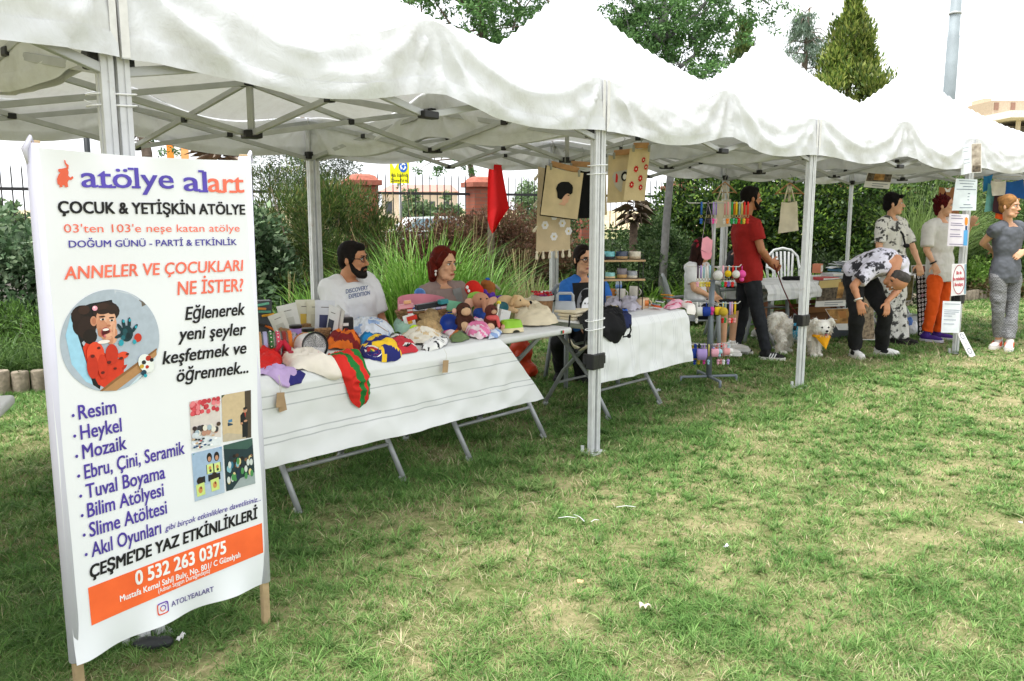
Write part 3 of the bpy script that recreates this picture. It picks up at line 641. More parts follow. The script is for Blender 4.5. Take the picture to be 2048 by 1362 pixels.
# cypress with upright pale tipped sprays
def cypress(label, px, Y, top, h0, wmax, n, pal, cat='tree', name='cypress_tree', lean=0.0, pw=1.12):
    bx = (px - 1024) / FPX * Y; zt = D(px, top, Y).z; root = thing(name, label, cat, (bx, Y, 0)); m = MB(); m.tube([(0, 0, 0), (lean * .5, 0, zt * .5), (lean, 0, zt * .96)], [.16, .10, .02], 8); m.build('trunk', twig_m, root)
    lm = []
    for k in range(190):
        t = RNG.random() ** .8; z = h0 + (zt - h0) * t; rr = wmax * ((1 - t) ** pw) * (.86 + .22 * math.sin(t * 17) + .1 * math.sin(t * 41)); a = RNG.uniform(0, 2 * PI); q = rr * RNG.uniform(.5, 1.12)
        lm.append((math.cos(a) * q + lean * t, math.sin(a) * q, z, .15 + .26 * (1 - t) * RNG.uniform(.6, 1.2)))
    p, d, i = clump_pts(lm, n); p[:, 2] += np.abs(RNG.normal(0, .10, n)); ct = RNG.uniform(.6, 1.45, len(lm))[i][:, None]
    leaf_mesh('crown', p, RNG.uniform(.6, 1.3, n) * .13, tint(n, pal) * ct, root, 3.2, d * .5 + np.array([[0, 0, .9]]), .5); return root
cypress('bushy golden green cypress rising to a point right of the fourth tent peak', 1675, 20, 6, 2.2, 2.25, 34000, [(.07, .12, .02), (.12, .19, .03), (.23, .29, .055), (.32, .36, .09)])
cypress('small narrow dark cypress just left of the fourth tent peak', 1468, 19, 50, 2.0, .8, 9000, [(.045, .085, .02), (.08, .13, .03), (.15, .19, .05)])
# cedar: grey green drooping
cb = (1585 - 1024) / FPX * 25
def cedar():
    root = thing('cedar_tree', 'grey green cedar with drooping branch tips behind the fourth tent peak', 'tree', (cb, 25, 0)); m = MB(); m.tube([(0, 0, 0), (0, 0, 4), (.1, 0, 7.4)], [.2, .13, .03], 8); m.build('trunk', twig_m, root); lm = MB(); pts = []; dr = []
    for k in range(70):
        z = RNG.uniform(3, 7.3); a = RNG.uniform(0, 2 * PI); Lb = (7.9 - z) * .42 * RNG.uniform(.6, 1.1) + .2; e_ = Vector((math.cos(a) * Lb, math.sin(a) * Lb, z - Lb * .25)); lm.tube([(0, 0, z), (e_.x * .6, e_.y * .6, z + .05), e_], [.02, .014, .005], 4)
        for _ in range(200):
            t = RNG.uniform(.25, 1); pts.append((e_.x * t + RNG.normal() * .09, e_.y * t + RNG.normal() * .09, z + (e_.z - z) * t - abs(RNG.normal()) * .25 * t)); dr.append((e_.x * .3, e_.y * .3, -.9))
    lm.build('limbs', twig_m, root); n = len(pts); leaf_mesh('crown', np.array(pts), RNG.uniform(.6, 1.2, n) * .11, tint(n, [(.10, .16, .11), (.15, .22, .15), (.20, .27, .19)]), root, 4, np.array(dr), .6)
cedar()
pb = XY(625, 17.5)
root = thing('pine_tree', 'dull grey green pine behind the railing fence left of the road sign', 'tree', (pb[0], pb[1], 0)); m = MB(); m.tube([(0, 0, 0), (.1, 0, 1.6), (-.1, 0, 3.6)], [.14, .11, .04], 8); m.build('trunk', twig_m, root)
p, d, i = clump_pts(lumps(0, 0, 1.15, .9, 3.7, 1.4, 40, .33), 12000); ct = RNG.uniform(.7, 1.3, 40)[i][:, None]; leaf_mesh('crown', p, .10, tint(len(p), [(.09, .12, .08), (.13, .17, .11), (.06, .085, .055)]) * ct, root, 5, d, .8)
# small tree whose trunk and lowest leaves show above the banner
b3 = D(290, 300, 14); tree('feathery_tree', 'small tree trunk with a few leaves showing just above the banner', (b3.x, 14), [(b3.x, 14, 0), D(294, 305, 14), D(284, 262, 14), D(280, 180, 14)], [.1, .085, .08, .05], [[D(286, 262, 14), D(270, 272, 14), D(262, 285, 14)], [D(284, 250, 14), D(250, 230, 14), D(220, 220, 14)], [D(280, 200, 14), D(330, 190, 14)]], 34, .2, 40, .06, FEATH)
b4 = D(938, 400, 24); tree('feathery_tree', 'distant small tree between the yellow road sign and the brick pillar', (b4.x, 24), [(b4.x, 24, 0), D(944, 352, 24), D(940, 325, 24), D(936, 270, 24)], [.1, .085, .08, .05], [[D(940, 328, 24), D(905, 318, 24), D(860, 322, 24)], [D(940, 322, 24), D(975, 316, 24)], [D(937, 300, 24), D(890, 300, 24)]], 60, .3, 40, .1, FEATH)
# dry palm stump and dead fronds
def palm(label, px, py, Y, w_, h_, green=False):
    c = D(px, py, Y); root = thing('dead_palm', label, 'palm', (c.x, c.y, 0)); m = MB(); m.tube([(0, 0, 0), (0, 0, c.z - h_ * .3)], [.07, .06], 9); m.build('trunk', M('palm_fibre', (.12, .085, .06), .95, .4, 20, .9, 40), root); f = MB()
    for k in range(46):
        a = RNG.uniform(0, 2 * PI); L_ = w_ * RNG.uniform(.5, 1); z = c.z - h_ * .4 + RNG.uniform(0, h_); e_ = Vector((math.cos(a) * L_, math.sin(a) * L_, z + RNG.uniform(-.5, .15) * h_)); s_ = Vector((-math.sin(a), math.cos(a), 0)) * RNG.uniform(.03, .07)
        md = e_ * .55 + Vector((0, 0, h_ * .22)); md.z = (z + e_.z) / 2 + h_ * .2; f.add([Vector((0, 0, z)), md - s_, e_, md + s_], [(0, 1, 2), (0, 2, 3)], k % 2)
    f.build('dead_fronds', [M('dead_frond', (.16, .115, .08), .9, .3), M('dead_frond_pale', (.27, .22, .17), .9, .3)], root)
palm('stump of a dead palm with curled brown fronds under the patterned cushion covers', 1268, 428, 12.75, .40, .32)
palm('dark brown shaggy dead palm top showing just above the banner', 443, 302, 14, .62, .35)
# ---------------------------------------------------------------- fence, pillars, wall
brick = bpy.data.materials.new('red_brick'); brick.use_nodes = True; nt = brick.node_tree; N = nt.nodes; L = nt.links; b = N['Principled BSDF']; b.inputs['Roughness'].default_value = .85
tc = N.new('ShaderNodeTexCoord'); mp = N.new('ShaderNodeMapping'); mp.inputs['Rotation'].default_value = (R(90), 0, 0); bt = N.new('ShaderNodeTexBrick'); L.new(tc.outputs['Object'], mp.inputs['Vector']); L.new(mp.outputs[0], bt.inputs['Vector'])
bt.inputs['Color1'].default_value = (.36, .105, .06, 1); bt.inputs['Color2'].default_value = (.28, .08, .05, 1); bt.inputs['Mortar'].default_value = (.20, .12, .09, 1); bt.inputs['Scale'].default_value = 1; bt.inputs['Brick Width'].default_value = .2; bt.inputs['Row Height'].default_value = .065; bt.inputs['Mortar Size'].default_value = .006
L.new(bt.outputs['Color'], b.inputs['Base Color'])
iron = M('black_iron', (.03, .03, .032), .5, .2); conc = M('concrete', (.34, .32, .29), .9, .2, 4, .4, 30, stain=(3, .5, (.12, .11, .09), .6))
FA, FB = Vector((-7.2, 12.0, 0)), Vector((-.56, 15.2, 0)); FD = (FB - FA).normalized(); fang = math.atan2(FD.y, FD.x)
pil = []
for k in range(-5, 7):
    q = FB + FD * (2.2 * k); pil.append(q)
    lab = {0: 'red brick pillar with tiled cap beside the red flag', -1: 'red brick pillar with tiled cap rising behind the olive bush'}.get(k, 'red brick fence pillar with tiled cap hidden behind the plants')
    root = thing('brick_pillar', lab, 'pillar', q, fang, 'brick pillars of the railing fence'); m = MB(); m.box((0, 0, 1.0), (.44, .44, 2.0)); m.build('shaft', brick, root, False)
    m = MB(); m.box((0, 0, 2.045), (.56, .56, .09), None, 0, .008); m.loft([(Vector((0, 0, z)), r, r, Vector((1, 0, 0)), Vector((0, 1, 0))) for z, r in ((2.09, .25), (2.16, .20), (2.19, .12))], 24, 0, 8); m.build('cap', M('terracotta_cap', (.36, .12, .08), .8, .2, 20), root, False)
for k in range(len(pil) - 1):
    a, c = pil[k] + FD * .225, pil[k + 1] - FD * .225; root = thing('railing_panel', 'black iron railing with pointed bars between two brick pillars', 'fence', (a + c) / 2, fang, 'black railing panels between the pillars'); L_ = (c - a).length
    m = MB(); m.box((0, 0, 1.88), (L_, .03, .045)); m.build('rail', iron, root, False); m = MB(); m.box((0, 0, 1.2), (L_, .03, .045)); m.build('rail', iron, root, False); m = MB(); nb = 13
    for j in range(nb):
        x = -L_ / 2 + (j + .5) * L_ / nb; m.tube([(x, .024, 1.06), (x, .024, 2.16), (x, .024, 2.24)], [.009, .009, .001], 6)
    m.build('pickets', iron, root, False)
m = MB(); m.bar(pil[0] + Vector((0, .12, .52)), pil[-1] + Vector((0, .12, .52)), .2, 1.04); tag(m.build('fence_base_wall', conc, None, False), 'low grey concrete wall under the black railing fence', 'wall')
# ---------------------------------------------------------------- beyond the fence
m = MB(); m.box((0, 26, .05), (160, 7, .08)); tag(m.build('road', M('asphalt', (.16, .155, .15), .9, .15, 2)), kind='structure')
m = MB(); m.grid(lambda u, v: Vector((-200 + 400 * u, 60 + 160 * v, .06 + 3.0 * v + .5 * math.sin(u * 20))), 30, 6); tag(m.build('dry_field', M('dry_field', (.42, .34, .20), .95, .25, .05)), kind='structure')
def far_house(label, px, Y, w_, h_, roofc, wallc, n):
    c = XY(px, Y); root = thing('far_house', label, 'house', (c[0], c[1], 0), 0); m = MB(); m.box((0, 0, h_ / 2), (w_, 8, h_)); m.build('wall', C(wallc, .9), root, False); m = MB(); x, y = w_ / 2 + .4, 4.4
    m.add([(-x, -y, h_), (x, -y, h_), (x, y, h_), (-x, y, h_), (-x * .8, 0, h_ + 1.0), (x * .8, 0, h_ + 1.0)], [(0, 1, 5, 4), (2, 3, 4, 5), (1, 2, 5), (3, 0, 4), (0, 3, 2, 1)]); m.build('roof', C(roofc, .9), root, False)
    for k in range(n): 
        m = MB(); m.box((-w_ / 2 + (k + .5) * w_ / n, -4.02, h_ * .55), (w_ / n * .4, .1, h_ * .35)); m.build('window', C('3a4048', .3), root, False)
far_house('long low house with a red roof far beyond the fence, right of the road sign', 845, 110, 9.0, 4.4, 'b08478', 'c4b8a8', 5)
for (px, Y, s, lab) in ((835, 40, .8, 'small round green tree far beyond the railing, left one'), (885, 42, .85, 'small round green tree far beyond the railing, middle one'), (1065, 45, 1.3, 'round green tree far beyond the railing near the hanging cushions'), (18, 30, .6, 'small green treetop far away at the left frame edge')):
    c = XY(px, Y); root = thing('far_tree', lab, 'tree', (c[0], c[1], 0)); zt = 2.3 * s + 1.0; p, d, i = clump_pts(lumps(0, 0, s, s, zt, .7, 16, .45 * s), 2200); leaf_mesh('crown', p, .22, tint(len(p), [(.12, .19, .09), (.17, .25, .11)]), root, 2); m = MB(); m.tube([(0, 0, 0), (0, 0, zt * .6)], [.1, .05], 6); m.build('trunk', twig_m, root)
# road sign
c = D(799, 343, 22); root = thing('road_sign', 'yellow road sign with a blue roundabout disc on a grey post', 'road sign', (c.x, c.y, 0)); S = 22 / FPX
m = MB(); m.tube([(0, .04, 0), (0, .04, c.z + 23 * S)], .035, 8); m.build('post', bargrey, root)
m = MB(); m.box((0, 0, c.z), (38 * S, .025, 46 * S), None, 0, .02); m.build('panel', C('f4ee1e', .4), root, False)
X1, Z1 = Vector((1, 0, 0)), Vector((0, 0, 1))
m = MB(); m.prism([(-11.5 * S * 1.55, 21 * S), (-.5 * S, 21 * S), (-6.5 * S * 1.4, 5 * S)], (0, -.016, c.z), X1, Z1, .004); m.build('triangle', C('f8f8f4', .4), root, False)
m = MB(); m.prism([(math.cos(a) * 8.6 * S + 7.5 * S, math.sin(a) * 11 * S + 9.5 * S) for a in np.linspace(0, 2 * PI, 28)[:-1]], (0, -.016, c.z), X1, Z1, .006)
m.build('blue_disc', C('1f5fc4', .4), root, False); m = MB()
for k in range(3):
    a0 = k * 2 * PI / 3 + .5; arc = [(math.cos(a0 + t) * r + 7.5 * S, math.sin(a0 + t) * r * 1.2 + 9.5 * S) for r, ts in ((5.6 * S, np.linspace(0, 1.2, 7)), (3.4 * S, np.linspace(1.2, 0, 7))) for t in ts]; m.prism(arc, (0, -.023, c.z), X1, Z1, .003)
    a1 = a0 + 1.2; m.prism([(math.cos(a1) * 7 * S + 7.5 * S, math.sin(a1) * 8.4 * S + 9.5 * S), (math.cos(a1 + .6) * 4.6 * S + 7.5 * S, math.sin(a1 + .6) * 5.5 * S + 9.5 * S), (math.cos(a1) * 2 * S + 7.5 * S, math.sin(a1) * 2.4 * S + 9.5 * S)], (0, -.023, c.z), X1, Z1, .003)
m.build('arrows', C('f4f6f8', .4), root, False)
m = MB(); fit_text(m, 'Ada Etrafında', (-17 * S, -.018, c.z - 10 * S), X1, Z1, 34 * S, 6.5 * S, .01); fit_text(m, 'Dönene Yol ver', (-17 * S, -.018, c.z - 20 * S), X1, Z1, 34 * S, 6.5 * S, .01); m.build('lettering', C('151515', .5), root, False)
# tall mast and building at the right
c = D(1897, 205, 21); root = thing('light_mast', 'tall grey lighting mast rising behind the right tents', 'lamp post', (c.x, c.y, 0)); m = MB(); m.tube([(0, 0, 0), (0, 0, 5.8), (0, 0, 5.81), (0, 0, 12.5)], [.155, .135, .125, .10], 14); m.build('shaft', M('galvanised_mast', (.26, .30, .32), .6, .15, 3), root)
m = MB()
for z in (4.2, 6.3): m.tube([(0, 0, z), (0, 0, z + .05)], .142, 14)
m.build('band', bargrey, root)
c = XY(2030, 72); root = thing('apartment_building', 'beige apartment block with a white roof slab at the far right', 'building', (c[0], c[1], 0)); m = MB()
cz = lambda y: CAMH + (431 - y) / FPX * 72
kx = lambda x: (x - 2030) / FPX * 72
m.box(((kx(1975) + kx(2160)) / 2, 4, cz(262) / 2), (kx(2160) - kx(1975), 10, cz(262))); m.build('wall', C('6d675f', .9), root, False)
m = MB(); m.box(((kx(1947) + kx(2180)) / 2, 3, cz(246)), (kx(2180) - kx(1947), 13, .55)); m.build('roof_slab', C('e4ddd2', .9), root, False)
m = MB(); m.box(((kx(1950) + kx(2180)) / 2, 4, (cz(213) + cz(243)) / 2), (kx(2180) - kx(1950), 9, cz(213) - cz(243))); m.build('upper_storey', C('b5a48f', .9), root, False)
m = MB(); m.box((kx(1972), 3, cz(215)), (.62, 2, cz(205) - cz(232))); m.build('chimney', C('cdb9a2', .9), root, False)
for x in (1951, 1983, 2030): 
    m = MB(); m.box((kx(x) + .25, -.52, cz(224)), (.35, .1, .6)); m.build('window', C('8a6a5a', .5), root, False)
for x in (1990, 2012, 2040, 2065):
    m = MB(); m.box((kx(x), -1.4, cz(262) - .3), (.25, .3, 1.6)); m.build('column', C('d9cdbd', .9), root, False)
# bits showing above the banner
c = D(355, 297, 26); root = thing('advert_board', 'orange and white advert board on a post showing above the banner', 'sign', (c.x, c.y, 0)); m = MB(); m.box((0, 0, c.z / 2 - .3), (.1, .1, c.z - .6)); m.build('post', bargrey, root, False)
for k, (x, h) in enumerate(((-.22, 'f08a2c'), (0, 'ece8e4'), (.22, 'e9a86a'))):
    m = MB(); m.box((x, 0, c.z), (.215, .06, .8)); m.build('stripe', C(h, .5), root, False)
c = D(174, 290, 16); root = thing('dark_post', 'thin dark post standing behind the banner top', 'post', (c.x, c.y, 0)); m = MB(); m.tube([(0, 0, 0), (0, 0, 3.6)], .055, 10); m.build('shaft', C('23282a', .5), root)
m = MB(); m.tube([(0, 0, 3.6), (0, 0, 3.66)], .07, 10); m.build('cap', C('23282a', .5), root)
# car beyond the fence
c = XY(868, 33); root = thing('parked_car', 'pale car parked beyond the railing fence', 'car', (c[0], c[1], 0), .35); m = MB(); prof = [(-2.1, .35), (-2.15, .75), (-1.6, .92), (-.9, 1.42), (.6, 1.45), (1.3, .98), (2.0, .82), (2.1, .4)]
m.prism(prof, (0, .85, .0), X1, Z1, 1.7); m.build('body', C('d8dde0', .3), root, False); m = MB(); m.prism([(-1.3, .97), (-.82, 1.36), (.52, 1.38), (1.05, .99)], (0, -.852, 0), X1, Z1, .01); m.build('side_window', C('7d97a8', .15), root, False)
for x in (-1.35, 1.35):
    for y in (-.75, .75):
        m = MB(); m.lathe([(0, -.1), (.3, -.1), (.32, 0), (.3, .1), (0, .1)], 16, (x, y, .32), 0, Matrix.Rotation(R(90), 3, 'X')); m.build('wheel', C('1b1b1c', .8), root)
# ---------------------------------------------------------------- printed banner on two stakes
BW, BH, BZ, BYAW = .713, 1.533, .162, .932
BO = Vector((-1.319, 2.337, 0)); BX = Vector((math.cos(BYAW), math.sin(BYAW), 0)); BNv = Vector((math.sin(BYAW), -math.cos(BYAW), 0))
banner = thing('banner_stand', 'tall white printed banner with an orange band, stretched between two wooden stakes', 'banner', BO, BYAW)
def BP(px, py):
    d = ray(px, py); o = Vector((0, 0, CAMH)); t = (BO - o).dot(BNv) / d.dot(BNv); q = o + d * t - BO; return (q.dot(BX), q.z)
def c1(x, y): return BP(x * .4112, 260 + y * .4112)
def c2(x, y): return BP(60 + x * .4419, 760 + y * .4419)
bfab = M('banner_fabric', (.87, .885, .925), .55, .02, 3, .12, 6, trans=.08)
m = MB()
def bf(u, v):
    x = BW * u; z = BZ + BH * v; y = .008 * math.sin(PI * u) + .004 * noise.noise(Vector((u * 2.2, v * 4, 1)))
    e_ = max(0, 1 - u / .05) + max(0, (u - .95) / .05); y += -.012 * (max(0, 1 - v / .10)) ** 2 * math.sin(u * 17 + 1) - .006 * (max(0, 1 - (1 - v) / .05)) ** 2 * math.sin(u * 13)
    z += .012 * math.sin(PI * u) * max(0, 1 - v / .15) - .008 * math.sin(PI * u) * max(0, (v - .9) / .1); y += .006 * e_
    return Vector((x, y, z))
m.grid(bf, 60, 90); m.build('fabric', bfab, banner)
for sx in (.012, BW - .012):                                      # sewn sleeves wrapped round the stakes
    m = MB(); m.tube([(sx, .022, BZ + .004), (sx, .024, BZ + BH * .5), (sx, .022, BZ + BH + .012)], .021, 12); m.build('sleeve', M('sleeve_fabric', (.72, .71, .84), .6, .05, 3, trans=.1), banner)
wood = M('pine_stake', (.46, .33, .19), .7, .2, 12, .3, 60)
for sx in (.014, BW - .014):
    m = MB(); m.box((sx, .022, (BZ + BH + .02) / 2), (.028, .022, BZ + BH + .02), None, 0, .003); m.build('stake', wood, banner)
for (sx, sz) in ((.0, BZ + BH + .005), (BW + .004, BZ + BH + .005)):
    m = MB(); m.tube([(sx - .006, .02, sz - .05), (sx - .014, .016, sz - .01), (sx + .002, .012, sz + .022), (sx + .012, .02, sz - .004), (sx - .006, .026, sz - .03)], [.004, .009, .008, .008, .004], 7); m.build('knot', M('sleeve_fabric', (.72, .71, .84)), banner)
TX, TZ = Vector((1, 0, 0)), Vector((0, 0, 1))
def btext(txt, l, r, capx, colr, bold=0.0, shear=0.0, name='lettering', yoff=-.010, serif=()):
    a = BP(*l); c = BP(*r); d = Vector((c[0] - a[0], 0, c[1] - a[1])); h = BP(l[0], l[1] - capx)[1] - a[1]
    mb = MB(); x = d.normalized(); fit_text(mb, txt, Vector((a[0], 0, a[1])), x, TZ, d.length, h, bold, shear)
    mb.v = [(q[0], q[1] + bsurf(q[0], q[2]) - .0025, q[2]) for q in mb.v]
    for (sx_, sy_, w_) in serif:
        p = BP(sx_ - w_ / 2, sy_ + 1.5); e_ = BP(sx_ + w_ / 2, sy_ - 2.5); mb.add([(i, bsurf(i, j) - .0032, j) for i, j in ((p[0], p[1]), (e_[0], p[1]), (e_[0], e_[1]), (p[0], e_[1]))], [(0, 1, 2, 3)])
    return mb.build(name, C(colr, .6), banner, False)
def bsurf(x, z): return bf(min(1, max(0, x / BW)), min(1, max(0, (z - BZ) / BH))).y
PUR, COR, INK = '5a4bb4', 'f4745c', '17161a'
btext('atölye', (164, 374), (350, 377), 43, PUR, .011, serif=((205, 374, 15), (226, 374.5, 14), (263, 338, 12), (274, 375, 18))); btext('al', (371, 381), (416, 383), 41, PUR, .011, serif=((404, 343, 11), (409, 383, 18))); btext('art', (419, 383), (488, 385), 40, COR, .011, serif=((444, 384, 14), (467, 384, 15)))
btext('ÇOCUK & YETİŞKİN ATÖLYE', (117, 426), (490, 429), 24, INK, .030); btext("03'ten 103'e neşe katan atölye", (128, 465), (480, 463), 17, COR, .0)
btext('DOĞUM GÜNÜ - PARTİ & ETKİNLİK', (138, 495), (474, 490), 14, '4a3fa0', .012); btext('ANNELER VE ÇOCUKLARI', (129, 559), (487, 541), 26, COR, .016, .12); btext('NE İSTER?', (357, 590), (487, 582), 27, COR, .016, .12)
for t, l, r in (('Eğlenerek', (372, 640), (489, 629)), ('yeni şeyler', (358, 681), (491, 669)), ('keşfetmek ve', (327, 729), (492, 706)), ('öğrenmek...', (356, 764), (496, 745))): btext(t, l, r, 26, INK, .02, .22)
LI = '4d3a9e'
for t, l, r in (('Resim', (158, 839), (234, 826)), ('Heykel', (162, 879), (245, 863)), ('Mozaik', (166, 918), (255, 898)), ('Ebru, Çini, Seramik', (170, 958), (372, 908)), ('Tuval Boyama', (173, 997), (333, 957)), ('Bilim Atölyesi', (176, 1035), (330, 992)), ('Slime Atöltesi', (180, 1074), (336, 1027)), ('Akıl Oyunları', (184, 1114), (324, 1067))): btext(t, l, r, 29, LI, .016)
def disc(mb, cx, cz, rx, rz, off, mi=0, n=22, a0=0, rot=0):
    pts = []
    for k in range(n):
        a = 2 * PI * k / n; x, z = rx * math.cos(a), rz * math.sin(a); x, z = x * math.cos(rot) - z * math.sin(rot), x * math.sin(rot) + z * math.cos(rot); pts.append((cx + x, cz + z))
    poly(mb, pts, off, mi)
def poly(mb, pts, off, mi=0): mb.add([(x, bsurf(x, z) - off, z) for x, z in pts], [tuple(range(len(pts)))], mi)
for p in ((146, 831), (149, 872), (153, 912.5), (157, 952), (161, 992), (164, 1031), (168, 1070), (172, 1109)):
    m = MB(); q = BP(*p); disc(m, q[0], q[1], .0045, .005, .003, 0, 12); m.build('bullet', C(LI, .6), banner, False)
btext('gibi birçok etkinliklere davetlisiniz...', (332, 1063), (521, 1001), 11.5, LI, .004, .25); btext("ÇEŞME'DE YAZ ETKİNLİKLERİ", (181, 1156), (515, 1036), 25, INK, .034, .1)
m = MB(); q = [BP(*p) for p in ((183, 1251), (527, 1105), (524, 1046), (176, 1176))]
def lerp2(a, b_, t): return (a[0] + (b_[0] - a[0]) * t, a[1] + (b_[1] - a[1]) * t)
m.grid(lambda u, v: (lambda w_: Vector((w_[0], bsurf(*w_) - .0016, w_[1])))(lerp2(lerp2(q[0], q[1], u), lerp2(q[3], q[2], u), v)), 30, 8); m.build('orange_band', C('fb6a35', .55), banner, False)
btext('0 532 263 0375', (273, 1171), (453, 1106), 28, 'f7f6f4', .03); btext('Mustafa Kemal Sahil Bulv. No. 801/ C Güzelyalı', (241, 1204), (481, 1114), 12.5, 'f7f6f4', .02); btext('(Adnan Saygun Durağındayız)', (318, 1187), (421, 1145), 9, 'f7f6f4', .01)
btext('ATOLYEALART', (344, 1214), (429, 1183), 10.5, '5c5190', .01)
# camera-shaped round-cornered icon
m = MB(); q = BP(326.5, 1216.6); sh = (BP(344, 1214)[1] - BP(429, 1183)[1]) * 0
def ring(mb, c, r0, r1, p, off, n=32, cols=None):
    vs = []; fs = []
    for k in range(n):
        a = 2 * PI * k / n; ca, sa = math.cos(a), math.sin(a); ca = math.copysign(abs(ca) ** (2 / p), ca); sa = math.copysign(abs(sa) ** (2 / p), sa)
        for r in (r0, r1): x, z = c[0] + r * ca, c[1] + r * sa; vs.append((x, bsurf(x, z) - off, z))
    for k in range(n): fs.append((2 * k, 2 * k + 1, 2 * ((k + 1) % n) + 1, 2 * ((k + 1) % n)))
    mb.add(vs, fs, [0 if math.sin(2 * PI * k / n + .8) > 0 else 1 for k in range(n)])
ring(m, q, .0205, .0165, 5, .003); ring(m, q, .0105, .0075, 2, .003); disc(m, q[0] + .0115, q[1] + .0115, .002, .002, .003, 0, 10); m.build('camera_icon', [C('6a3fae', .6), C('e0583f', .6)], banner, False)
# little elephant with raised trunk
m = MB(); el = [(278, 262), (275, 238), (284, 216), (292, 208), (281, 200), (283, 190), (300, 188), (318, 184), (327, 190), (333, 206), (331, 222), (341, 232), (352, 224), (357, 233), (346, 243), (333, 243), (327, 256), (331, 276), (316, 279), (311, 268), (304, 268), (302, 277), (289, 279), (288, 268)]
poly(m, [c1(*p) for p in el], .003); poly(m, [c1(*p) for p in ((318, 188), (322, 178), (313, 165), (308, 146), (315, 148), (318, 160), (332, 172), (331, 190))], .0034); m.build('elephant_logo', C('ee6a4c', .6), banner, False)
# ------- printed photographs (flat prints on the fabric)
class Print:
    def __init__(s): s.m = MB(); s.cols = []; s.off = .0015
    def c(s, h):
        if h not in s.cols: s.cols.append(h)
        return s.cols.index(h)
    def poly(s, pts, h): s.off += .00006; poly(s.m, pts, s.off, s.c(h))
    def disc(s, c, rx, rz, h, rot=0, n=18): s.off += .00006; disc(s.m, c[0], c[1], rx, rz, s.off, s.c(h), n, 0, rot)
    def done(s, name): return s.m.build(name, [C(h, .5, var=.06, scale=60) for h in s.cols], banner, False)
pr = Print(); cc = c1(548, 1025); k = (c1(780, 1025)[0] - cc[0]); kz = (c1(548, 775)[1] - cc[1]); RX, RZ = k, kz
def cl(x, y):
    """photo coordinates clipped to the round print"""
    q = c1(x, y); dx, dz = (q[0] - cc[0]) / RX, (q[1] - cc[1]) / RZ; d = math.hypot(dx, dz)
    return q if d < 1 else (cc[0] + dx / d * RX, cc[1] + dz / d * RZ)
def e1(x, y, rx, ry, h, rot=0): pr.disc(c1(x, y), rx / 230 * RX, ry / 250 * RZ, h, rot)
pr.disc(cc, RX, RZ, 'aeb9c6', 0, 64); pr.poly([cl(*p) for p in ((320, 1000), (345, 900), (400, 1050), (480, 1250), (420, 1225), (350, 1140))], '9fd0ea')
pr.poly([cl(*p) for p in ((560, 778), (640, 795), (690, 830), (690, 860), (600, 1000), (575, 900))], 'c2c9d2'); pr.poly([cl(*p) for p in ((680, 825), (700, 835), (715, 850), (690, 862))], '6c6258')
pr.poly([cl(*p) for p in ((345, 893), (380, 868), (440, 845), (548, 826), (560, 880), (400, 1035), (415, 1065), (495, 1232), (488, 1262), (455, 1240), (395, 1045))], '17161a')
pr.poly([cl(*p) for p in ((640, 1270), (770, 1130), (780, 1060), (800, 1150), (700, 1280))], 'cfe0ea')
pr.poly([cl(*p) for p in ((405, 1060), (430, 1015), (480, 1008), (530, 1030), (590, 1062), (640, 985), (672, 975), (693, 1000), (690, 1040), (650, 1062), (668, 1108), (640, 1155), (520, 1258), (480, 1238), (420, 1120))], 'd63a20')
pr.poly([cl(*p) for p in ((570, 1060), (600, 1055), (655, 1085), (665, 1110), (560, 1210), (540, 1200), (580, 1120))], 'b52c18'); pr.poly([cl(*p) for p in ((485, 1277), (560, 1212), (765, 1062), (780, 1100), (700, 1170), (570, 1277))], 'b5875a'); pr.poly([cl(*p) for p in ((485, 1277), (560, 1212), (765, 1062), (768, 1070), (500, 1277))], '8a6038')
for (x, y, rx, ry, h) in ((400, 908, 48, 54, '1d1210'), (392, 950, 34, 50, '271814'), (425, 965, 40, 58, '2c1b17'), (440, 1005, 32, 36, '1d1210'), (372, 900, 20, 30, '2c1b17'), (410, 875, 26, 22, '3a241d'), (520, 885, 62, 50, '2a1915'), (500, 868, 40, 26, '3a241d'), (545, 872, 26, 22, '332019'), (457, 930, 15, 24, 'c98a6c'), (459, 930, 9, 16, 'b87558')): e1(x, y, rx, ry, h)
pr.poly([c1(*p) for p in ((470, 905), (478, 880), (505, 872), (540, 880), (562, 900), (570, 935), (566, 975), (552, 1005), (530, 1022), (505, 1020), (486, 1000), (472, 965))], 'd69a7a')
for (x, y, rx, ry, h) in ((498, 950, 24, 42, 'c98b6c'), (535, 912, 28, 30, 'e2ac8e'), (548, 952, 16, 20, 'e6b092'), (490, 985, 12, 22, 'ba7a5c'), (520, 1012, 20, 10, 'c98b6c'), (505, 884, 30, 12, '2c1b17'), (548, 886, 18, 10, '2a1915'), (498, 908, 15, 4, '3a221a'), (545, 913, 13, 4, '3a221a'), (500, 921, 12, 5, 'e9ddd4'), (545, 926, 11, 5, 'e9ddd4'), (502, 921, 6, 5, '1c0f0c'), (546, 926, 6, 5, '1c0f0c'), (528, 935, 7, 16, 'd89c7c'), (530, 952, 10, 6, 'b97658'), (516, 985, 22, 25, 'a8464a'), (516, 986, 18, 21, '4f0f14'), (516, 971, 15, 6, 'f2eae4'), (517, 1001, 12, 8, 'cf6a72'), (462, 867, 12, 12, 'f3a8bd'), (459, 863, 5, 5, 'fbd8e2'), (545, 1012, 25, 30, 'd9a080'), (538, 1022, 14, 20, 'c98a6a'), (557, 968, 7, 26, 'e0aa8a'), (566, 985, 6, 20, 'c98a6a'), (530, 998, 16, 8, 'e0aa8a'), (528, 1012, 15, 7, 'd9a080'), (530, 1026, 14, 7, 'c98a6a')): e1(x, y, rx, ry, h)
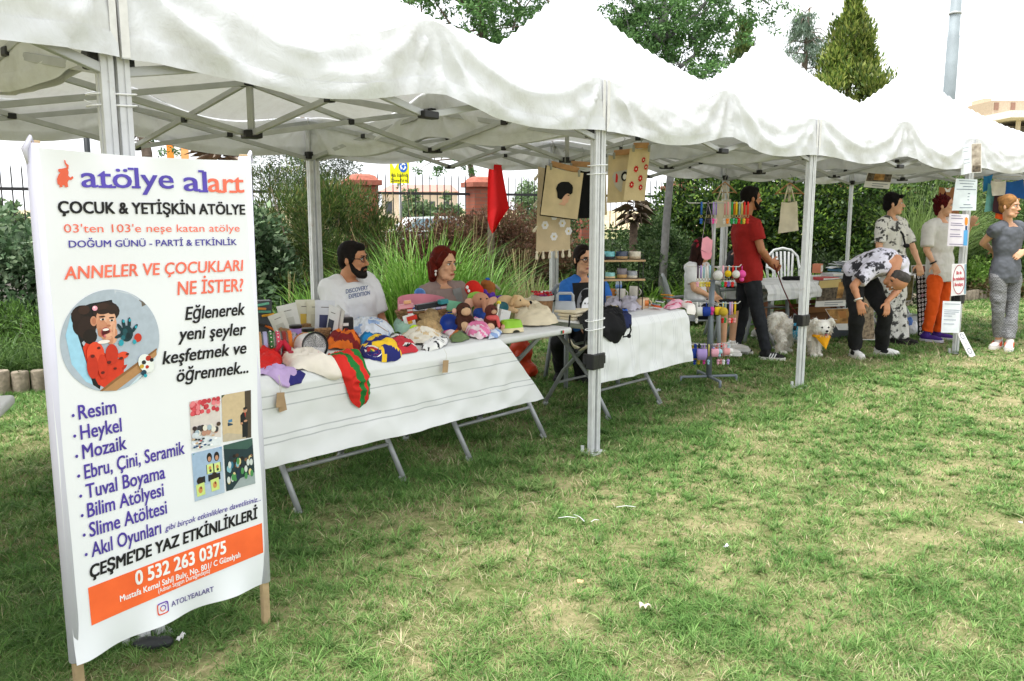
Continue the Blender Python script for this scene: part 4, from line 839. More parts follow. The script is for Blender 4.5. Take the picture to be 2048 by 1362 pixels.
for (x, y, rx, ry, rot) in ((618, 990, 30, 40, 0), (603, 945, 8, 26, .15), (630, 940, 8, 30, -.1), (656, 965, 8, 26, -.7), (585, 962, 8, 24, .5), (580, 1002, 22, 9, .3)): e1(x, y, rx, ry, '0d3038', rot)
for (x, y, rx, ry, h) in ((610, 985, 12, 20, '1a4a52'), (625, 1000, 10, 16, '07222a'), (600, 1010, 10, 12, '1f6470'), (465, 1090, 40, 60, 'e24a2c'), (450, 1150, 26, 60, 'c4321c'), (545, 1090, 30, 50, 'c4321c'), (600, 1095, 26, 18, 'e24a2c'), (672, 1010, 18, 22, 'c4321c'), (505, 1030, 28, 9, 'f0e6e0'), (500, 1150, 22, 60, 'cc361e')): e1(x, y, rx, ry, h)
for (x, y, r) in ((602, 930, 6), (632, 925, 6), (662, 958, 6), (590, 1035, 12), (655, 1030, 9)): e1(x, y, r, r * 1.3, '2a9db0')
for (x, y, r) in ((450, 1100, 10), (480, 1060, 8), (530, 1130, 10), (590, 1110, 9), (500, 1180, 9), (620, 1090, 8), (560, 1160, 8)): e1(x, y, r, r * .8, '5f1a14')
e1(712, 1135, 36, 52, 'e8ece9', .5)
for (x, y, r, h) in ((722, 1110, 14, 'b33220'), (700, 1130, 11, '2a2a2a'), (738, 1118, 10, '1c1c20'), (690, 1150, 11, 'caa63a'), (700, 1180, 14, '1f3f52'), (716, 1152, 9, 'b33220'), (708, 1195, 9, '2a9db0')): e1(x, y, r, r, h)
pr.done('printed_photo')
def photo(qd, bgc, items):
    global pr; pr = Print(); Q = [c2(*p) for p in qd]     # top-left, top-right, bottom-right, bottom-left
    W = lambda u, v: lerp2(lerp2(Q[0], Q[1], u), lerp2(Q[3], Q[2], u), v); pr.poly([W(0, 0), W(0, 1), W(1, 1), W(1, 0)][::-1], bgc); wx = Q[1][0] - Q[0][0]; hz = Q[0][1] - Q[3][1]
    for it in items:
        if it[0] == 'd': _, u, v, ru, rv, h = it; u = min(max(u, ru), 1 - ru); v = min(max(v, rv), 1 - rv); pr.disc(W(u, v), ru * wx, rv * hz, h, 0, 12)
        else: pr.poly([W(*p) for p in it[2]], it[1])
    pr.done('printed_photo')
rr = random.Random(4)
it = [('p', 'c9b6ae', [(0, .2), (0, .6), (1, .6), (1, .2)]), ('p', 'b98f86', [(.3, .45), (.4, .3), (.7, .28), (.85, .45), (.8, .58), (.35, .58)]), ('p', 'dfe4ea', [(0, .7), (0, 1), (1, 1), (1, .66)])]
it += [('d', rr.random(), rr.random() * .27, .07, .05, rr.choice(['d9545e', 'e58087', 'c43c48', 'eab0b0'])) for _ in range(46)] + [('d', .08 + rr.random() * .85, .5 + rr.random() * .14, .07, .045, rr.choice(['2a211d', '33272a', '4a372d'])) for _ in range(9)] + [('d', .08 + rr.random() * .85, .57 + rr.random() * .15, .08, .06, rr.choice(['cfd6de', '3c3a40', '9fb0bd', 'b98a78', 'e2dccf'])) for _ in range(14)] + [('d', rr.random(), .76 + rr.random() * .2, .05, .02, rr.choice(['b5483c', '35507a', 'c9a98a', 'ffffff', '7c8a94', '2a3238'])) for _ in range(26)]
photo([(725, 100), (862, 72), (870, 295), (740, 322)], 'd7cdc8', it)
photo([(870, 70), (1000, 45), (1003, 260), (878, 282)], 'cbb592', [('p', '3b4a30', [(0, 0), (0, .18), (.35, .17), (.35, 0)]), ('p', '4b4036', [(.78, 0), (.8, 1), (1, 1), (1, 0)]), ('p', 'bcae98', [(0, .8), (0, 1), (.8, 1), (.75, .78)]), ('p', '3a4652', [(.1, .28), (.1, .48), (.3, .47), (.3, .27)]), ('p', '5a7d99', [(.36, .32), (.36, .5), (.66, .49), (.66, .31)]), ('p', '3f7e49', [(.36, .46), (.36, .52), (.66, .51), (.66, .45)]), ('p', '263c52', [(.18, .54), (.18, .68), (.36, .67), (.36, .53)]), ('p', '4d7ea5', [(.2, .55), (.2, .61), (.34, .6), (.34, .54)]),
    ('p', '1a1c22', [(.62, .5), (.7, .44), (.86, .44), (.97, .52), (.96, .66), (.88, .7), (.87, .97), (.68, .97), (.68, .72), (.62, .66)]), ('d', .79, .40, .075, .06, 'b98a6e'), ('d', .79, .365, .07, .03, '2a2524'), ('d', .66, .67, .05, .025, 'b98a6e'), ('d', .8, .63, .06, .025, 'b98a6e'), ('p', 'c83c34', [(.77, .46), (.79, .56), (.81, .46)])])
it = [('p', '7d9fc8', [(.45, 0), (.7, .25), (1, .2), (1, 0)]), ('p', '3f7f52', [(.05, .02), (.05, .2), (.3, .15), (.3, 0)]), ('p', 'aebfd2', [(0, .45), (0, 1), (1, 1), (1, .4)])]
for (u, v) in ((.3, .17), (.56, .17), (.8, .18)): it += [('d', u, v, .09, .10, '1d1716'), ('d', u, v + .03, .055, .055, 'bd8b70'), ('p', '2a2c33', [(u - .12, v + .14), (u - .12, v + .34), (u + .12, v + .34), (u + .12, v + .14)]), ('p', 'cfe08e', [(u - .10, v + .14), (u - .10, v + .34), (u + .10, v + .33), (u + .10, v + .13)]), ('d', u, v + .22, .045, .04, 'c98d52'), ('d', u + .01, v + .28, .04, .03, '2a3a2c'), ('p', '23252c', [(u - .08, v + .36), (u - .08, v + .5), (u + .08, v + .5), (u + .08, v + .36)])]
for (u, v) in ((.2, .62), (.68, .6)): it += [('d', u, v - .02, .1, .08, '2a1f1c'), ('p', 'c8d982', [(u - .14, v + .05), (u - .12, v + .30), (u + .15, v + .29), (u + .14, v + .03)]), ('d', u, v + .17, .07, .07, 'c98d52'), ('d', u + .02, v + .13, .03, .03, '7a3c2a')]
photo([(738, 335), (873, 302), (885, 510), (752, 552)], '9db4cf', it)
it = [('p', '3c5a52', [(0, 0), (0, .22), (1, .25), (1, 0)]), ('p', '6d8f7a', [(.1, .02), (.1, .12), (.7, .1), (.7, 0)]), ('p', '9aa6a8', [(.5, .8), (.2, 1), (1, 1), (1, .75)])] + [('d', .08 + rr.random() * .85, .28 + rr.random() * .3, .06, .04, rr.choice(['1f1a1c', '4a3428', '26303a', '7a5a44'])) for _ in range(22)] + [('d', .08 + rr.random() * .85, .40 + rr.random() * .4, .055, .075, rr.choice(['7fb0bd', 'd5c890', 'a87a5c', '2f6f8a', 'c9d0cc', '4a8a52', '1f3048'])) for _ in range(26)]
photo([(880, 297), (1008, 263), (1020, 468), (892, 505)], '22363c', it)
# ---------------------------------------------------------------- people: one skin per body, clothes and hair as its parts
def V3(*a): return Vector(a)
wr_tex = bpy.data.textures.new('creases', 'CLOUDS'); wr_tex.noise_scale = .11; wr_tex.noise_depth = 2
def stance(loc, th, H=1.72, fem=False, seat=None, Y=None):
    """default joints in world axes; th = compass of the facing direction (0 = +x)"""
    s = H / 1.75; f = V3(math.cos(th), math.sin(th), 0); r = V3(math.sin(th), -math.cos(th), 0); o = Vector((loc[0], loc[1], 0)); u = V3(0, 0, 1)
    hw, sw = (.088, .170) if fem else (.085, .192)
    J = dict(f=f, r=r, u=u, s=s, o=o, fem=fem)
    if seat is None:
        pz = .95 * s; J['pel'] = o + u * pz; J['chest'] = o + u * (1.25 * s) + f * .01; J['neck'] = o + u * (1.475 * s) - f * .02
        for k, g in (('R', 1), ('L', -1)):
            J['hip' + k] = o + u * (pz - .03) + r * g * hw; J['kn' + k] = o + u * (.50 * s) + r * g * (hw + .005) + f * .02; J['an' + k] = o + u * .085 + r * g * (hw + .01) - f * .02
            J['sh' + k] = J['neck'] - u * .055 * s + r * g * sw; J['el' + k] = J['sh' + k] - u * .30 * s + r * g * .045 - f * .03; J['wr' + k] = J['el' + k] - u * .25 * s + f * .06; J['ft' + k] = f + r * g * .25
    else:
        pz = seat + .10; J['pel'] = o + u * pz; J['chest'] = o + u * (pz + .30 * s) - f * .03; J['neck'] = o + u * (pz + .52 * s) - f * .02
        for k, g in (('R', 1), ('L', -1)):
            J['hip' + k] = o + u * pz + r * g * hw; J['kn' + k] = o + u * (seat + .06) + r * g * (hw + .05) + f * .43; J['an' + k] = o + u * .085 + r * g * (hw + .05) + f * .40
            J['sh' + k] = J['neck'] - u * .055 * s + r * g * sw; J['el' + k] = J['sh' + k] - u * .28 * s + r * g * .05 + f * .04; J['wr' + k] = J['el' + k] + f * .22 - u * .04; J['ft' + k] = f + r * g * .2
    J['head'] = J['neck'] + u * .135 + f * .035; J['hf'] = f.copy(); J['hu'] = u.copy(); return J
def frame(f, u):
    f = f.normalized(); r = f.cross(u).normalized(); u = r.cross(f).normalized(); return f, r, u
def spine(J, t):
    a, b_, c = J['pel'], J['chest'], J['neck']
    return a * ((1 - t) * (1 - 2 * t)) + b_ * (4 * t * (1 - t)) + c * (t * (2 * t - 1)) if False else (a.lerp(b_, t * 2) if t < .5 else b_.lerp(c, t * 2 - 1)) * .5 + ((a.lerp(b_, t)).lerp(b_.lerp(c, t), t)) * .5
def torso_rings(J, ts, grow=0.0, widen=1.0, belly=0.0):
    m_hip = (J['hipR'] - J['hipL']).normalized(); m_sh = (J['shR'] - J['shL']).normalized(); s = J['s']; out = []; fem = J['fem']
    prof = [(-.22, .125, .095), (-.08, .160, .115), (.05, .165 if not fem else .168, .118), (.28, .148 if not fem else .132, .105 if not fem else .095), (.55, .165 if not fem else .148, .118), (.75, .175 if not fem else .15, .112), (.88, .150 if not fem else .128, .092), (.955, .085, .072), (1.0, .060, .060)]
    for t in ts:
        t0 = t; t = max(t, -.219)
        for i in range(len(prof) - 1):
            if prof[i][0] <= t <= prof[i + 1][0]: break
        k = (t - prof[i][0]) / (prof[i + 1][0] - prof[i][0]); rx = prof[i][1] * (1 - k) + prof[i + 1][1] * k; ry = prof[i][2] * (1 - k) + prof[i + 1][2] * k
        t = t0; tc_ = max(0.0, t); c = spine(J, tc_); d = (spine(J, min(1, tc_ + .04)) - spine(J, max(0, tc_ - .04))).normalized()
        if t < 0: c = c + d * (t * (J['neck'] - J['pel']).length)
        x = m_hip.lerp(m_sh, min(1, tc_ * 1.3)).normalized(); x = (x - d * x.dot(d)).normalized(); y = d.cross(x); b_ = belly * math.exp(-((t - .3) / .25) ** 2)
        out.append((c + y * (b_ * .6), (rx * s * widen + grow), (ry * s * widen + grow + b_ * .5), x, y))
    return out
def head_shapes(m, J, k=1.0):
    f, r, u = frame(J['hf'], J['hu']); c = J['head']; rot = Matrix((r, f, u)).transposed(); hp = lambda x, y, z: c + (r * x + f * y + u * z) * k
    E = lambda p, q: m.ell(hp(*p), tuple(w * k for w in q), rot, 18, 12)
    E((0, -.008, .035), (.076, .097, .088)); E((0, .020, -.035), (.063, .069, .085)); E((0, .056, -.098), (.030, .030, .024)); E((-.030, .045, -.085), (.028, .034, .028)); E((.030, .045, -.085), (.028, .034, .028))
    for g in (-1, 1): E((g * .037, .062, -.02), (.024, .024, .02)); E((g * .078, -.008, -.008), (.010, .019, .031)); E((g * .010, .098, -.034), (.009, .009, .008))
    m.cap(hp(0, .088, .012), hp(0, .112, -.028), .008 * k, .0125 * k); m.cap(hp(-.038, .079, .030), hp(.038, .079, .030), .012 * k, .012 * k); E((0, .090, -.066), (.021, .009, .010))
    m.cap(J['neck'] - (hp(0, 0, 0) - J['neck']).normalized() * .05, hp(0, -.018, -.06), (.050 if J['fem'] else .060), (.046 if J['fem'] else .056), 14); return hp, rot
def hand(m, w_, d, n, side, curl=.5, k=1.0, spread=.12):
    """palm, four unequal fingers with two bends each, thumb off the side of the palm"""
    d = d.normalized(); n = (n - d * n.dot(d)).normalized(); s_ = n.cross(d).normalized() * side
    m.loft([(w_ - d * .01, .024 * k, .018 * k, s_, n), (w_ + d * .03 * k, .036 * k, .016 * k, s_, n), (w_ + d * .07 * k, .041 * k, .014 * k, s_, n), (w_ + d * .093 * k, .039 * k, .012 * k, s_, n)], 14, 0, 3)
    for j, (off, L_) in enumerate(((.033, .066), (.011, .078), (-.011, .073), (-.033, .056))):
        p = w_ + (d * .088 + s_ * off) * k; a = curl * .45; dd = (d + s_ * off * spread * 30 * .3).normalized()
        for q, (fr, r0, r1) in enumerate(((.45, .0092, .0085), (.30, .0085, .0078), (.25, .0078, .0065))):
            v = dd * math.cos(a) - n * math.sin(a); e_ = p + v * L_ * fr * k; m.cap(p, e_, r0 * k, r1 * k, 8); p = e_; a += curl * .75
    p = w_ + (d * .025 + s_ * .030) * k; v = (d * .55 + s_ * .8 - n * .25 * curl).normalized(); e_ = p + v * .042 * k; m.cap(p, e_, .0125 * k, .0105 * k, 8); v = (d * .9 + s_ * .3 - n * .5 * curl).normalized(); m.cap(e_, e_ + v * .034 * k, .0105 * k, .008 * k, 8)
def person(label, J, skin, hair=None, hairc='1a1210', parts=(), group=None, belly=0.0, bare_legs=True, hands={}, lips='a85a4a', eyes=True, voxel=.0065, browc=None, kneec=False):
    root = thing('person', label, 'person', J['o'], 0, group); B = MB(); s = J['s']
    B.loft(torso_rings(J, (-.16, -.08, .05, .28, .55, .75, .88, .955, 1.0), 0, 1, belly), 22)
    for k in 'RL':
        B.cap(J['sh' + k] - (J['sh' + k] - J['neck']) * .35, J['sh' + k], .062 * s, .056 * s); B.cap(J['sh' + k], J['el' + k], .052 * s, .040 * s); B.cap(J['el' + k], J['wr' + k], .040 * s, .026 * s); md = J['el' + k].lerp(J['wr' + k], .3); B.ell(md, .041 * s)
        B.cap(J['hip' + k], J['kn' + k], .086 * s, .056 * s); B.cap(J['kn' + k], J['an' + k], .053 * s, .036 * s); cf = J['kn' + k].lerp(J['an' + k], .3) - J['ft' + k].normalized() * .012; B.cap(cf, J['kn' + k].lerp(J['an' + k], .55), .056 * s, .045 * s)
        ft = J['ft' + k].normalized(); B.cap(J['an' + k] - Vector((0, 0, .04)), J['an' + k] + ft * .12 - Vector((0, 0, .05)), .034, .028)
        h = hands.get(k, {}); d = h.get('d', (J['wr' + k] - J['el' + k])); n = h.get('n', J['r'] * (1 if k == 'L' else -1)); hand(B, J['wr' + k], d, n, (1 if k == 'R' else -1) * h.get('side', 1), h.get('curl', .6), s)
    hp, rot = head_shapes(B, J); B.blob('body', skin, root, voxel, 5, .5, True)
    if eyes:
        f, r, u = frame(J['hf'], J['hu'])
        for g in (-1, 1):
            e_ = MB(); e_.ell(hp(g * .031, .0795, .008), (.014, .011, .0085), rot, 12, 8, 0); e_.ell(hp(g * .031, .0885, .008), (.0065, .004, .0065), rot, 10, 6, 1); e_.build('eye', [C('e8e2dc', .3), C('20130d', .2)], root, True, True)
            b_ = MB(); b_.cap(hp(g * .016, .094, .029), hp(g * .046, .084, .031), .0042, .003, 6); b_.build('eyebrow', C(browc or '1d1410', .8), root, True, True)
            l_ = MB(); l_.cap(hp(g * .018, .0885, .016), hp(g * .044, .082, .0155), .0026, .0022, 6); l_.build('eyelashes', C('1d1410', .8), root, True, True)
        l_ = MB(); l_.cap(hp(-.019, .0955, -.0655), hp(.019, .0955, -.0655), .0052, .0052, 8); l_.ell(hp(0, .0985, -.066), (.014, .005, .0075), rot); l_.build('lips', C(lips, .45), root, True, True)
    if hair: hair_on(root, hp, rot, hair, hairc)
    for fn in parts: fn(root, J, hp, rot)
    return root
def hair_mat(h):
    k = 'hair_' + h
    if k in _mats: return _mats[k]
    m = M(k, h, .7, .4, 22, .0, spec=.15); nt = m.node_tree; N = nt.nodes; L = nt.links; b = N['Principled BSDF']; tc = N.new('ShaderNodeTexCoord'); mp = N.new('ShaderNodeMapping'); mp.inputs['Scale'].default_value = (160, 160, 14); nn = N.new('ShaderNodeTexNoise'); nn.inputs['Scale'].default_value = 1; nn.inputs['Detail'].default_value = 3
    L.new(tc.outputs['Object'], mp.inputs['Vector']); L.new(mp.outputs[0], nn.inputs['Vector']); bp = N.new('ShaderNodeBump'); bp.inputs['Strength'].default_value = .5; bp.inputs['Distance'].default_value = .006; L.new(nn.outputs['Fac'], bp.inputs['Height']); L.new(bp.outputs[0], b.inputs['Normal']); return m
def hair_on(root, hp, rot, kind, h):
    m = MB(); E = lambda p, q: m.ell(hp(*p), q, rot, 16, 11)
    if kind == 'balding':
        for g in (-1, 1): E((g * .055, -.03, .0), (.026, .062, .045))
        E((0, -.078, .0), (.064, .034, .06)); E((0, -.045, .055), (.079, .066, .075))
        m.blob('hair', hair_mat(h), root, .006, 3, .5, True); return
    E((0, -.018, .044), (.083, .100, .091)); E((0, -.055, -.005), (.072, .054, .075))
    for g in (-1, 1): E((g * .070, .004, .012), (.015, .040, .042))
    if kind == 'short':
        E((0, .045, .085), (.055, .042, .035))
    elif kind == 'bob':
        for g in (-1, 1): m.cap(hp(g * .078, -.03, .03), hp(g * .080, -.02, -.075), .034, .026); m.cap(hp(g * .05, .05, .085), hp(g * .080, .02, .02), .025, .022)
        m.cap(hp(0, -.085, .03), hp(0, -.075, -.10), .05, .045); m.cap(hp(-.05, -.07, .0), hp(-.06, -.055, -.105), .04, .032); m.cap(hp(.05, -.07, .0), hp(.06, -.055, -.105), .04, .032); E((0, -.02, .07), (.078, .085, .075))
    elif kind == 'pony':
        E((.0, -.105, .02), (.035, .035, .035)); m.cap(hp(0, -.115, .01), hp(-.02, -.11, -.10), .034, .032); m.cap(hp(-.02, -.11, -.10), hp(-.03, -.07, -.22), .032, .014)
        for g in (-1, 1): m.cap(hp(g * .04, .062, .075), hp(g * .074, .01, .01), .018, .014)
    elif kind == 'long':
        for g in (-1, 1): m.cap(hp(g * .066, -.04, .0), hp(g * .070, -.06, -.17), .036, .026); m.cap(hp(g * .05, .05, .08), hp(g * .076, .015, .0), .022, .018)
        m.cap(hp(0, -.085, 0), hp(0, -.09, -.24), .055, .035)
    elif kind == 'pixie':
        E((0, -.03, .065), (.080, .092, .078)); m.cap(hp(-.06, .06, .07), hp(.03, .078, .085), .022, .026); E((0, -.085, -.02), (.060, .036, .055))
    elif kind == 'updo':
        E((0, -.02, .055), (.081, .093, .085)); E((0, -.1, .075), (.04, .04, .04))
        for g in (-1, 1): m.cap(hp(g * .035, .07, .078), hp(g * .074, .02, .01), .016, .014)
    elif kind == 'spiky':
        for _ in range(60):
            d = rvec(1)[0]; 
            if d[2] < -.15 or d[1] > .6: continue
            p = hp(d[0] * .078, -.02 + d[1] * .092, .045 + d[2] * .084); e_ = hp(d[0] * .112, -.02 + d[1] * .118, .05 + d[2] * .122); m.cap(p, e_, .017, .006, 6)
        m.cap(hp(0, -.085, 0), hp(0, -.07, -.085), .045, .035)
    m.blob('hair', hair_mat(h), root, .006, 3, .5, True)
def beard(h, full=True):
    def fn(root, J, hp, rot):
        m = MB(); pts = [(.068, .016, -.03), (.062, .036, -.07), (.036, .066, -.102), (0, .082, -.106), (-.036, .066, -.102), (-.062, .036, -.07), (-.068, .016, -.03)]
        for i in range(6): m.cap(hp(*pts[i]), hp(*pts[i + 1]), (.012, .020, .026, .027, .026, .020)[i], (.020, .026, .027, .026, .020, .012)[i])
        m.cap(hp(-.026, .092, -.055), hp(0, .101, -.048), .008, .009); m.cap(hp(.026, .092, -.055), hp(0, .101, -.048), .008, .009); m.cap(hp(-.028, .088, -.055), hp(-.026, .078, -.09), .010, .013); m.cap(hp(.028, .088, -.055), hp(.026, .078, -.09), .010, .013); m.blob('beard', hair_mat(h), root, .006, 3, .5, True)
    return fn
def glasses(root, J, hp, rot):
    m = MB()
    for g in (-1, 1):
        m.tube([hp(g * .034 + .024 * math.cos(a), .101 - abs(.012 * math.cos(a)), .006 + .019 * math.sin(a)) for a in np.linspace(0, 2 * PI, 16)[:-1]], .0026, 6, closed=True); m.tube([hp(g * .058, .092, .010), hp(g * .078, .05, .010), hp(g * .082, -.01, .006)], .0026, 6)
    m.tube([hp(-.010, .104, .010), hp(0, .107, .013), hp(.010, .104, .010)], .0026, 6); m.build('glasses', C('15151a', .3), root, True, True)
def top(matl, sleeve=.55, hem=-.12, grow=.016, loose=1.0, name='shirt', collar=False, belly=0.0, wr=.034, vox=.0095, sleeve_r=.064, neck_t=.93, hemflare=0.0):
    def fn(root, J, hp, rot):
        m = MB(); s = J['s']; ts = [hem, hem * .4 + .02, .12, .3, .55, .75, .87, neck_t]; rg = torso_rings(J, ts, grow, loose, belly); rg = [(c, rx + hemflare * max(0, .3 - t), ry + hemflare * max(0, .3 - t), x, y) for (c, rx, ry, x, y), t in zip(rg, ts)]; m.loft(rg, 24)
        for k in 'RL':
            a = J['sh' + k]; m.cap(a - (a - J['neck']) * .55, a, .060 * s + grow * .4, sleeve_r * s + grow * .4); 
            if sleeve <= 1: e_ = a.lerp(J['el' + k], sleeve); m.tube([a, a.lerp(e_, .5), e_], [sleeve_r * s + grow * .4, sleeve_r * s + grow * .45, (sleeve_r - .004) * s + grow * .5], 14)
            else:
                el = J['el' + k]; w_ = el.lerp(J['wr' + k], sleeve - 1); m.tube([a, a.lerp(el, .6), el, w_], [sleeve_r * s + grow * .4, sleeve_r * s + .006, sleeve_r * s * .92, sleeve_r * s * .78], 14)
        o = m.blob(name, matl, root, vox, 5, .5, True, [('DISPLACE', dict(texture=wr_tex, strength=wr, mid_level=.5))]); root['_'] = 0; del root['_']
    return fn
def legs(matl, length=1.93, grow=.018, name='trousers', flare=0.0, wr=.034, waist=.12, tight=1.0, vox=.0095):
    def fn(root, J, hp, rot):
        m = MB(); s = J['s']; m.loft(torso_rings(J, (-.15, -.06, .05, waist), grow * .8), 22)
        for k in 'RL':
            h, kn, an = J['hip' + k], J['kn' + k], J['an' + k]; m.cap(h, kn, .090 * s * tight + grow * .5, .062 * s * tight + grow * .5, 14)
            if length > 1: e_ = kn.lerp(an, length - 1); m.tube([kn - (kn - h).normalized() * .0, kn.lerp(e_, .4), e_], [.062 * s * tight + grow * .5, .060 * s * tight + grow * .5 + flare * .4, .048 * s * tight + grow * .6 + flare], 14)
        m.blob(name, matl, root, vox, 5, .5, True, [('DISPLACE', dict(texture=wr_tex, strength=wr, mid_level=.5))])
    return fn
def shoes(upper, sole='e9e7e2', stripe=None, ankle=0.0):
    def fn(root, J, hp, rot):
        for k in 'RL':
            ft = J['ft' + k].normalized(); an = J['an' + k]; sd_ = Vector((-ft.y, ft.x, 0)).normalized(); base = Vector((an.x, an.y, max(0, an.z - .085))); rt = Matrix((sd_, ft, Vector((0, 0, 1)))).transposed()
            m = MB(); m.ell(base + ft * -.02 + Vector((0, 0, .055)), (.040, .055, .048), rt); m.ell(base + ft * .07 + Vector((0, 0, .042)), (.045, .085, .036), rt); m.ell(base + ft * .13 + Vector((0, 0, .036)), (.045, .058, .028), rt); m.cap(base + Vector((0, 0, .05)), base + Vector((0, 0, .095 + ankle)), .046, .044)
            sh = m.blob('shoe', upper, root, .007, 4, .5, True); so_ = MB(); so_.loft([(base + ft * .06 + Vector((0, 0, z)), .050, .138, sd_, ft) for z in (.0, .012, .028)], 22, 0, 2.6); so_.build('sole', C(sole, .6), sh, True, False, 40); sp = sh.children[0] if hasattr(sh, 'children') and sh.children else [c for c in bpy.data.objects if c.parent == sh][0]
            for q in sp.data.vertices: q.co = q.co - root.location
            if stripe:
                st = MB()
                for j in range(3 if stripe[1] else 1):
                    for g in (-1, 1): st.box(base + ft * (.04 + .026 * j) + sd_ * g * .0425 + Vector((0, 0, .048)), (.006, .012 if stripe[1] else .07, .052), rt @ Matrix.Rotation(R(-25), 3, 'X'), 0)
                sto = st.build('stripes', C(stripe[0], .6), sh, False)
                for q in sto.data.vertices: q.co = q.co - root.location
    return fn
def lens_skin(n, h): return M(n, h, .5, .08, 12, .05, 120, sss=.06, spec=.4)
SK1, SK2, SK3 = lens_skin('skin_tan', 'c58a66'), lens_skin('skin_fair', 'd9a684'), lens_skin('skin_olive', 'b57a58')
WHT = M('white_cotton', (.78, .78, .80), .85, .04, 6, .15, 25)
def decal(root, body, mb, matl, name, d, off=.003):
    """lay a print onto a garment: every point moves along d until it meets the cloth"""
    bv = bvh_of(body); out = []
    for q in mb.v:
        h = bv.ray_cast(Vector(q) - d * .5, d, 1.2)[0]; out.append((h - d * off) if h is not None else Vector(q))
    mb.v = [tuple(q) for q in out]; o = mb.build(name, matl, body, False); return o
# ---------------------------------------------------------------- the people
U = Vector((0, 0, 1))
def dz(px, py, Y): return D(px, py, Y)
# man in the white t-shirt
J = stance((-1.13, 5.95), R(-38), 1.80, False, .46)
J['head'] = dz(706, 519, 5.85); J['neck'] = dz(694, 560, 5.90); J['hf'] = V3(.96, -.26, -.03); J['chest'] = dz(700, 605, 5.88); J['pel'] = dz(702, 690, 5.92)
J['shR'] = dz(659, 578, 5.80); J['shL'] = dz(735, 566, 6.02); J['elR'] = dz(683, 655, 5.62); J['wrR'] = dz(722, 668, 5.42); J['elL'] = dz(762, 640, 6.0); J['wrL'] = dz(778, 672, 5.8)
J['hipR'] = J['pel'] + V3(-.07, -.06, 0); J['hipL'] = J['pel'] + V3(.07, .06, 0)
for k in 'RL': J['an' + k] = Vector((J['kn' + k].x - .16, J['kn' + k].y + .36, .085))
p_tee = person('seated bearded man with glasses in a white t-shirt behind the pet goods', J, SK1, 'short', '15100e', (glasses, beard('1b1614'), top(WHT, .82, -.15, .024, 1.04, 'shirt', belly=.03, sleeve_r=.072), legs(C('2d3038', .8)), shoes(C('333333', .7))), belly=.02, lips='8f5648')
tee = [c for c in children(p_tee) if c.name.startswith('shirt')][0]
mb = MB(); a = dz(691, 587, 5.5) - Vector(p_tee.location); c = dz(737, 578, 5.62) - Vector(p_tee.location); a2 = dz(697, 597.5, 5.5) - Vector(p_tee.location); c2_ = dz(741, 589, 5.62) - Vector(p_tee.location)
fit_text(mb, 'DISCOVERY', a, c - a, U, (c - a).length, .029, .02); fit_text(mb, 'EXPEDITION', a2, c2_ - a2, U, (c2_ - a2).length, .029, .02)
decal(p_tee, tee, mb, C('5a6a94', .8), 'shirt_lettering', (dz(715, 590, 5.8) - Vector((0, 0, CAMH))).normalized())
# woman with auburn hair
J = stance((-.52, 6.3), R(-60), 1.66, True, .46)
J['head'] = dz(887, 529, 6.25); J['neck'] = dz(882, 571, 6.30); J['hf'] = V3(.80, -.60, -.04); J['chest'] = dz(886, 612, 6.28); J['pel'] = dz(888, 690, 6.3)
J['shR'] = dz(852, 586, 6.22); J['shL'] = dz(917, 580, 6.40); J['elR'] = dz(846, 655, 6.2); J['wrR'] = dz(880, 670, 6.0); J['elL'] = dz(930, 650, 6.3); J['wrL'] = dz(925, 672, 6.05)
for k in 'RL': J['an' + k] = Vector((J['kn' + k].x - .14, J['kn' + k].y + .36, .085))
blouse = M('beige_blouse', '93807a', .85, .08, 8, .2, 30)
def collar_fn(matl, w_=.045):
    def fn(root, J, hp, rot):
        n = J['neck']; f = ((J['shR'] - J['shL']).cross(U)).normalized() * -1; r = (J['shR'] - J['shL']).normalized()
        if f.dot(J['f']) < 0: f = -f
        for g in (-1, 1):
            m = MB(); pts = []
            for k in range(8):
                a = k / 7; ang = R(180 * a); base = n + r * g * .066 * math.sin(ang) ** .8 - f * .062 * math.cos(ang) - U * (.005 + .045 * a * a); pts.append((base + U * .020, base + (r * g * .045 + f * (.028 * a) - U * (.030 + .05 * a ** 3))))
            vs = [q for p in pts for q in p]; m.add(vs, [(2 * k, 2 * k + 1, 2 * k + 3, 2 * k + 2) for k in range(7)]); o = m.build('collar', matl, root, True, True, None, [('SOLIDIFY', dict(thickness=.004))])
    return fn
def earrings(root, J, hp, rot):
    for g in (-1, 1):
        m = MB(); m.tube([hp(g * .084, .0, -.035), hp(g * .087, .0, -.048)], .0025, 6); m.ell(hp(g * .087, 0, -.045), .010); m.ell(hp(g * .087, 0, -.068), (.008, .008, .014)); m.build('earring', C('e9e6e0', .25), root, True, True)
person('seated woman with auburn bobbed hair and pearl drop earrings, in a beige collared blouse', J, SK2, 'bob', '5a170b', (earrings, top(blouse, .9, -.15, .02, 1.04, 'blouse', sleeve_r=.066, neck_t=.90), collar_fn(blouse), legs(C('34343c', .8)), shoes(C('2b2b2b', .7))), lips='a34c44', browc='4a2a1c')
